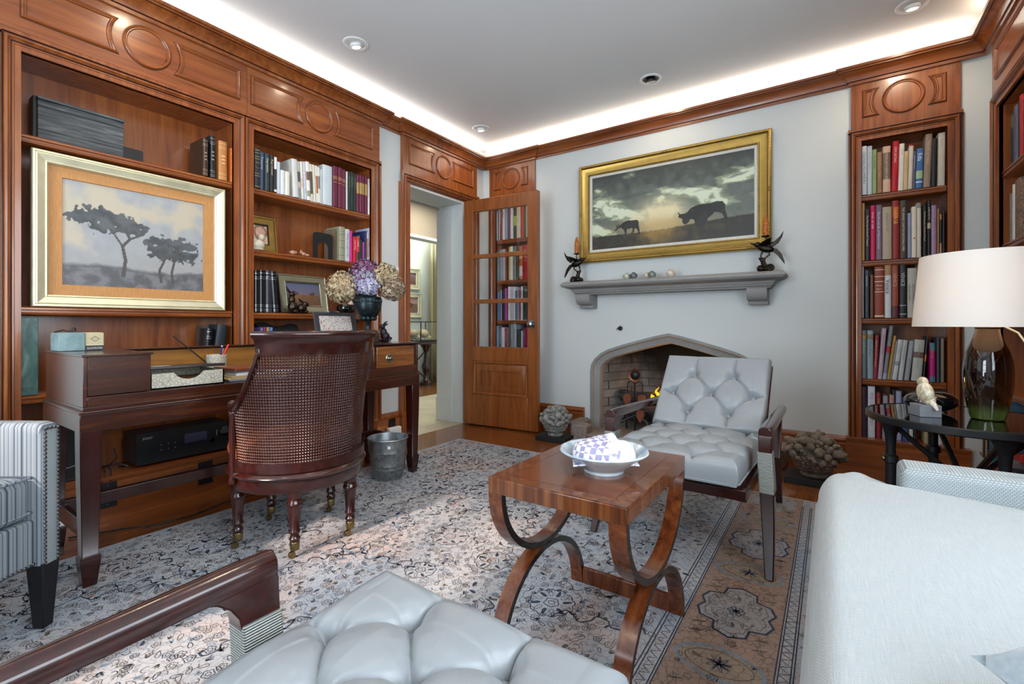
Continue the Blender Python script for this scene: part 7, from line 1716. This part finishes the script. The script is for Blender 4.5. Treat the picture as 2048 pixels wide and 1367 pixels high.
# by the side table: upright books and lying stacks on the deep base
for y, w, h, c, lab, ex in ((3.70, .02, .33, 'b0ac9a', 'thin cream edged book beside the wall below the side table top', {}), (3.678, .045, .335, '2a2624', 'black and brown book below the side table top', {}), (3.63, .035, .34, '9a8a66', 'tan book with faded capitals below the side table top', dict(t='ITALY', c='d6d0b8', tz=.97)), (3.59, .032, .33, '35191c', 'maroon ribbed book below the side table top', dict(rb=4)), (3.555, .06, .335, '43718a', 'blue marbled book below the side table top', dict(pat='2a4a5e'))):
    rbook(y, .2185, w, h, c, lab, ex, .17, -.045)
z = .2185
for i, (c, hh, ln, lab) in enumerate((('b5b0a4', .03, .29, 'pale book at the bottom of the lying stack by the blue marbled book'), ('23303a', .03, .28, 'dark blue book low in the lying stack'), ('77757a', .035, .27, 'grey book under the red one in the lying stack'), ('b4272b', .042, .29, 'bright red book lying in the stack below the side table'), ('474a60', .035, .27, 'slate violet book lying on the red one'), ('b9b5a0', .04, .25, 'cream book on top of the lying stack'))):
    o = MB().box((0, -ln, 0), (.19, 0, hh)).build('book', cloth_mat(c), None, (.725 - .012 * (i % 3), 3.45 - .012 * i, z + .0004), bevel=.003); tag(o, lab, 'book', 'lying books in the right wall bookcase')
    MB().box((.003, -ln + .003, .003), (.1905, -.0, hh - .003)).build('page_block', M_paper, o); z += hh + .0006

# ---------------------------------------------------------------- recessed ceiling lights
M_lens = emit('lamp_lens', 'fff0d8', 2.2); M_ring = plain('white_ring', 'e6e8e8', .4, vary=.01)
def downlight(label, x, y, dark=False):
    d = thing('recessed_downlight', label, 'ceiling light', (x, y, ZC))
    MB().lathe([(.058, -.001), (.076, -.001), (.078, -.004), (.074, -.008), (.06, -.009), (.056, -.004), (.055, .03), (.058, .03)], seg=36).build('trim_ring', M_ring if not dark else M_ring, d)
    MB().lathe([(0, -.0015), (.057, -.0015), (.057, -.0005), (0, -.0005)], seg=32).build('baffle', M_plastic if dark else M_ring, d)
    g = MB(); g.lathe([(.0, -.003), (.032, -.003), (.036, -.012), (.034, -.022), (.028, -.024), (.0, -.023)], seg=28, M=Matrix.Rotation(R(12), 4, 'X')); g.build('gimbal', M_ring if not dark else M_plastic, d)
    if not dark: MB().lathe([(0, -.0245), (.026, -.0245), (.026, -.0255), (0, -.0255)], seg=24, M=Matrix.Rotation(R(12), 4, 'X')).build('lens', M_lens, d)
downlight('white recessed ceiling light nearest the left bookcases', -2.49, 1.90)
downlight('white recessed ceiling light in front of the open doorway corner', -2.63, 3.36)
downlight('recessed ceiling light with a black opening above the cattle painting', -1.085, 3.375, True)
downlight('white recessed ceiling light cut by the top edge near the right bookcase', .37, 3.41)

# ---------------------------------------------------------------- beyond the doorway
def field(u, v):
    n = fbm(u * 1.3, v, 6); return mixc(mixc(hx_('4a3c3a'), hx_('6a5048'), u + n), hx_('8a7a8a'), sst(.6, .9, v)) if v > .3 else mixc(hx_('3f3230'), hx_('7a4a38'), .5 + n * 2)
def pasture(u, v):
    n = fbm(u * 1.3 + 5, v, 6); c = mixc(hx_('5a4438'), hx_('7b5a48'), .5 + n); 
    if v > .6: c = mixc(hx_('8a6a66'), hx_('a58a80'), v)
    if math.hypot((u - .6) / .12, (v - .5) / .16) + n < 1: c = hx_('3a2c28')
    return c
HP = [(0, 0), (0, .03), (.006, .034), (.02, .03), (.026, .024), (.06, .02), (.066, .024), (.075, .018), (.078, .003), (.03, 0)]
framed('hall_painting', 'upper of two small gold framed paintings seen through the doorway', (-5.588, 5.25, 1.685), (0, 0, PI / 2), .50, .34, HP, M_silver, lambda p, w, h: picture('canvas', w, h, 30, 24, field, p, (0, -.001, 0)))
framed('hall_painting', 'lower of two small gold framed paintings seen through the doorway', (-5.588, 5.27, 1.265), (0, 0, PI / 2), .54, .40, HP, M_silver, lambda p, w, h: picture('canvas', w, h, 30, 24, pasture, p, (0, -.001, 0)))
t = NT('olive_silk'); sy_ = t.noise(t.coord((1, 30, .3)), 2, 3); t.col(t.ramp(sy_, [(.3, '5c5636'), (.6, '857e58'), (.8, 'a39b74')])); t.set(Roughness=.45, Sheen_Weight=.2)
m = MB(); m.grid(lambda u, v: (-5.40 + .045 * math.sin(u * 44) + .012 * math.sin(u * 91 + 2), 5.56 + .5 * u, .02 + 2.3 * v), 150, 6); o = m.build('curtain', t.m, None, solid=.006); tag(o, 'olive silk curtain hanging in pleats beyond the doorway', 'curtain')
ct = thing('console_table', 'dark carved console table against the far wall beyond the doorway', 'table', (-5.30, 5.15, 0))
MB().box((-.2, -.6, .655), (.2, .38, .685)).build('top', M_mahog, ct, bevel=.004)
m = MB(); 
for k in (-.35, .22): MB().lathe([(.10, 0), (.10, .05), (.05, .09), (.035, .15), (.06, .24), (.07, .3), (.04, .38), (.03, .5), (.06, .58), (.09, .62), (.10, .655)], c=(0, k, 0), seg=16).build('carved_leg', M_mahog, ct)
m = MB(); m.tube([(0, -.35, .1), (0, .22, .55)], .012, 6).tube([(0, -.35, .55), (0, .22, .1)], .012, 6); m.build('cross_brace', M_mahog, ct)
gc = thing('glass_case', 'black framed glass case on the console table beyond the doorway', 'display case', (-5.26, 5.12, .6855)); m = MB(); X0, X1, Yy0, Yy1, Hh = -.14, .14, -.42, .34, .31
for x in (X0, X1):
    for y in (Yy0, -.04, Yy1): m.box((x - .006, y - .006, 0), (x + .006, y + .006, Hh))
for z_ in (0.006, Hh):
    for x in (X0, X1): m.box((x - .006, Yy0, z_ - .006), (x + .006, Yy1, z_ + .006))
    for y in (Yy0, Yy1): m.box((X0, y - .006, z_ - .006), (X1, y + .006, z_ + .006))
m.box((X0, Yy0, 0), (X1, Yy1, .03)); m.build('frame', M_black, gc); MB().box((X1 - .002, Yy0, .03), (X1, Yy1, Hh)).build('front_pane', Mg, gc)
m = MB(); q = random.Random(2)
for k in range(14): m.ball((q.uniform(-.08, .08), q.uniform(-.22, .2), .03 + q.uniform(.02, .12)), (q.uniform(.03, .06), q.uniform(.04, .09), q.uniform(.03, .06)), 8, 6)
o = m.build('driftwood', plain('pale_root', '9a8c6a', .8, vary=.2), None, (-5.26, 5.12, .6855)); tag(o, 'gnarled pale root displayed inside the black framed glass case', 'ornament')
# ---------------------------------------------------------------- light
def area(name, loc, rot, sx, sy, power, color):
    l = bpy.data.lights.new(name, 'AREA'); l.shape = 'RECTANGLE'; l.size = sx; l.size_y = sy; l.energy = power; l.color = color
    o = bpy.data.objects.new(name, l); COL.objects.link(o); o.location = loc; o.rotation_euler = rot; return o
def spot(name, loc, power, color, ang=150, blend=1., rad=.04, aim=None):
    l = bpy.data.lights.new(name, 'SPOT'); l.energy = power; l.color = color; l.spot_size = R(ang); l.spot_blend = blend; l.shadow_soft_size = rad
    o = bpy.data.objects.new(name, l); COL.objects.link(o); o.location = loc
    if aim is not None:
        d = Vector(aim) - Vector(loc); o.rotation_euler = d.to_track_quat('-Z', 'Y').to_euler()
    return o
DAY = (.83, .92, 1.0); WARM = (1., .80, .58)
for i, w in enumerate((W1,)):
    area('daylight_window', ((w[0] + w[1]) / 2, Y0 - .12, (w[2] + w[3]) / 2), (PI / 2, 0, 0), w[1] - w[0], w[3] - w[2], 66, DAY)
area('daylight_window', (1.1, (W3[0] + W3[1]) / 2, (W3[2] + W3[3]) / 2), (PI / 2, 0, PI / 2), W3[1] - W3[0], W3[3] - W3[2], 70, DAY)
sl = bpy.data.lights.new('sun', 'SUN'); sl.energy = 4.5; sl.color = (1., .80, .66); sl.angle = R(3)
so = bpy.data.objects.new('sun', sl); COL.objects.link(so); so.rotation_euler = Vector((-.03, .85, -.5)).to_track_quat('-Z', 'Y').to_euler()
for p, aim, pw in (((-2.5, 1.92), (-2.75, 1.92, 0), 15), ((-2.5, .97), (-2.75, .97, 0), 15), ((-2.64, 3.37), (-2.78, 3.4, 0), 34), ((-1.09, 3.38), (-1.09, 3.84, 1.5), 24), ((.37, 3.42), (.37, 3.9, .9), 34), ((-1.1, 1.2), (-1.1, 1.2, 0), 14), ((-1.1, -.4), (-1.1, -.4, 0), 14), ((.3, 1.9), (.3, 1.9, 0), 10)):  # last three are unseen spots, added as soft fill
    spot('downlight', (p[0], p[1], ZC - .012), pw, WARM, aim=aim)
for p, aim in (((-1.05, 2.35), (-2.95, 3.05, 1.5)), ((-1.05, 1.0), (-2.95, 1.6, 1.3))): spot('fill_spot', (p[0], p[1], ZC - .06), 22, (1., .93, .85), 62, 1., .04, aim)  # unseen spots added to brighten the left wall
for (x, y, sx, sy, rz, cc) in ((-2.93, 1.05, 5.3, .02, PI / 2, (1., .95, .88)), (-1.1, 3.815, 3.5, .02, 0, (1., .88, .74)), (.73, 1.2, 4.9, .02, PI / 2, (1., .78, .55))):
    area('cove_strip', (x, y, 2.645), (PI, 0, rz), sx, sy, 2.1 * sx, cc)
area('hall_fill', (-3.9, 4.3, 2.55), (0, 0, 0), .6, .6, 24, (1., .95, .85))  # added area light standing in for the hall's window daylight
area('parlour_fill', (-5.1, 5.0, 2.6), (0, 0, 0), .6, 1.2, 26, (.95, 1., .95))  # unseen area light added to brighten the room beyond the hall
w = bpy.data.worlds.new('sky'); S.world = w; w.use_nodes = True
bg = w.node_tree.nodes['Background']; bg.inputs[0].default_value = (.62, .78, 1., 1); bg.inputs[1].default_value = 1.0

# ---------------------------------------------------------------- camera
cd = bpy.data.cameras.new('camera'); cam = bpy.data.objects.new('camera', cd); COL.objects.link(cam)
cd.sensor_width = 36; cd.sensor_fit = 'HORIZONTAL'; cd.lens = 36 * 940 / 2048; cd.shift_y = -35.5 / 2048; cd.clip_start = .02
cam.location = (0, 0, .96); cam.rotation_euler = (PI / 2, 0, R(34.25)); S.camera = cam
S.view_settings.view_transform = 'Standard'; S.view_settings.look = 'None'; S.view_settings.gamma = 1; S.view_settings.exposure = .5
S.view_settings.use_curve_mapping = False
S.cycles.max_bounces = 8; S.cycles.diffuse_bounces = 4; S.cycles.glossy_bounces = 4; S.cycles.transmission_bounces = 8; S.cycles.transparent_max_bounces = 12
S.cycles.use_denoising = True; S.cycles.sample_clamp_indirect = 6; S.cycles.caustics_reflective = False; S.cycles.caustics_refractive = False
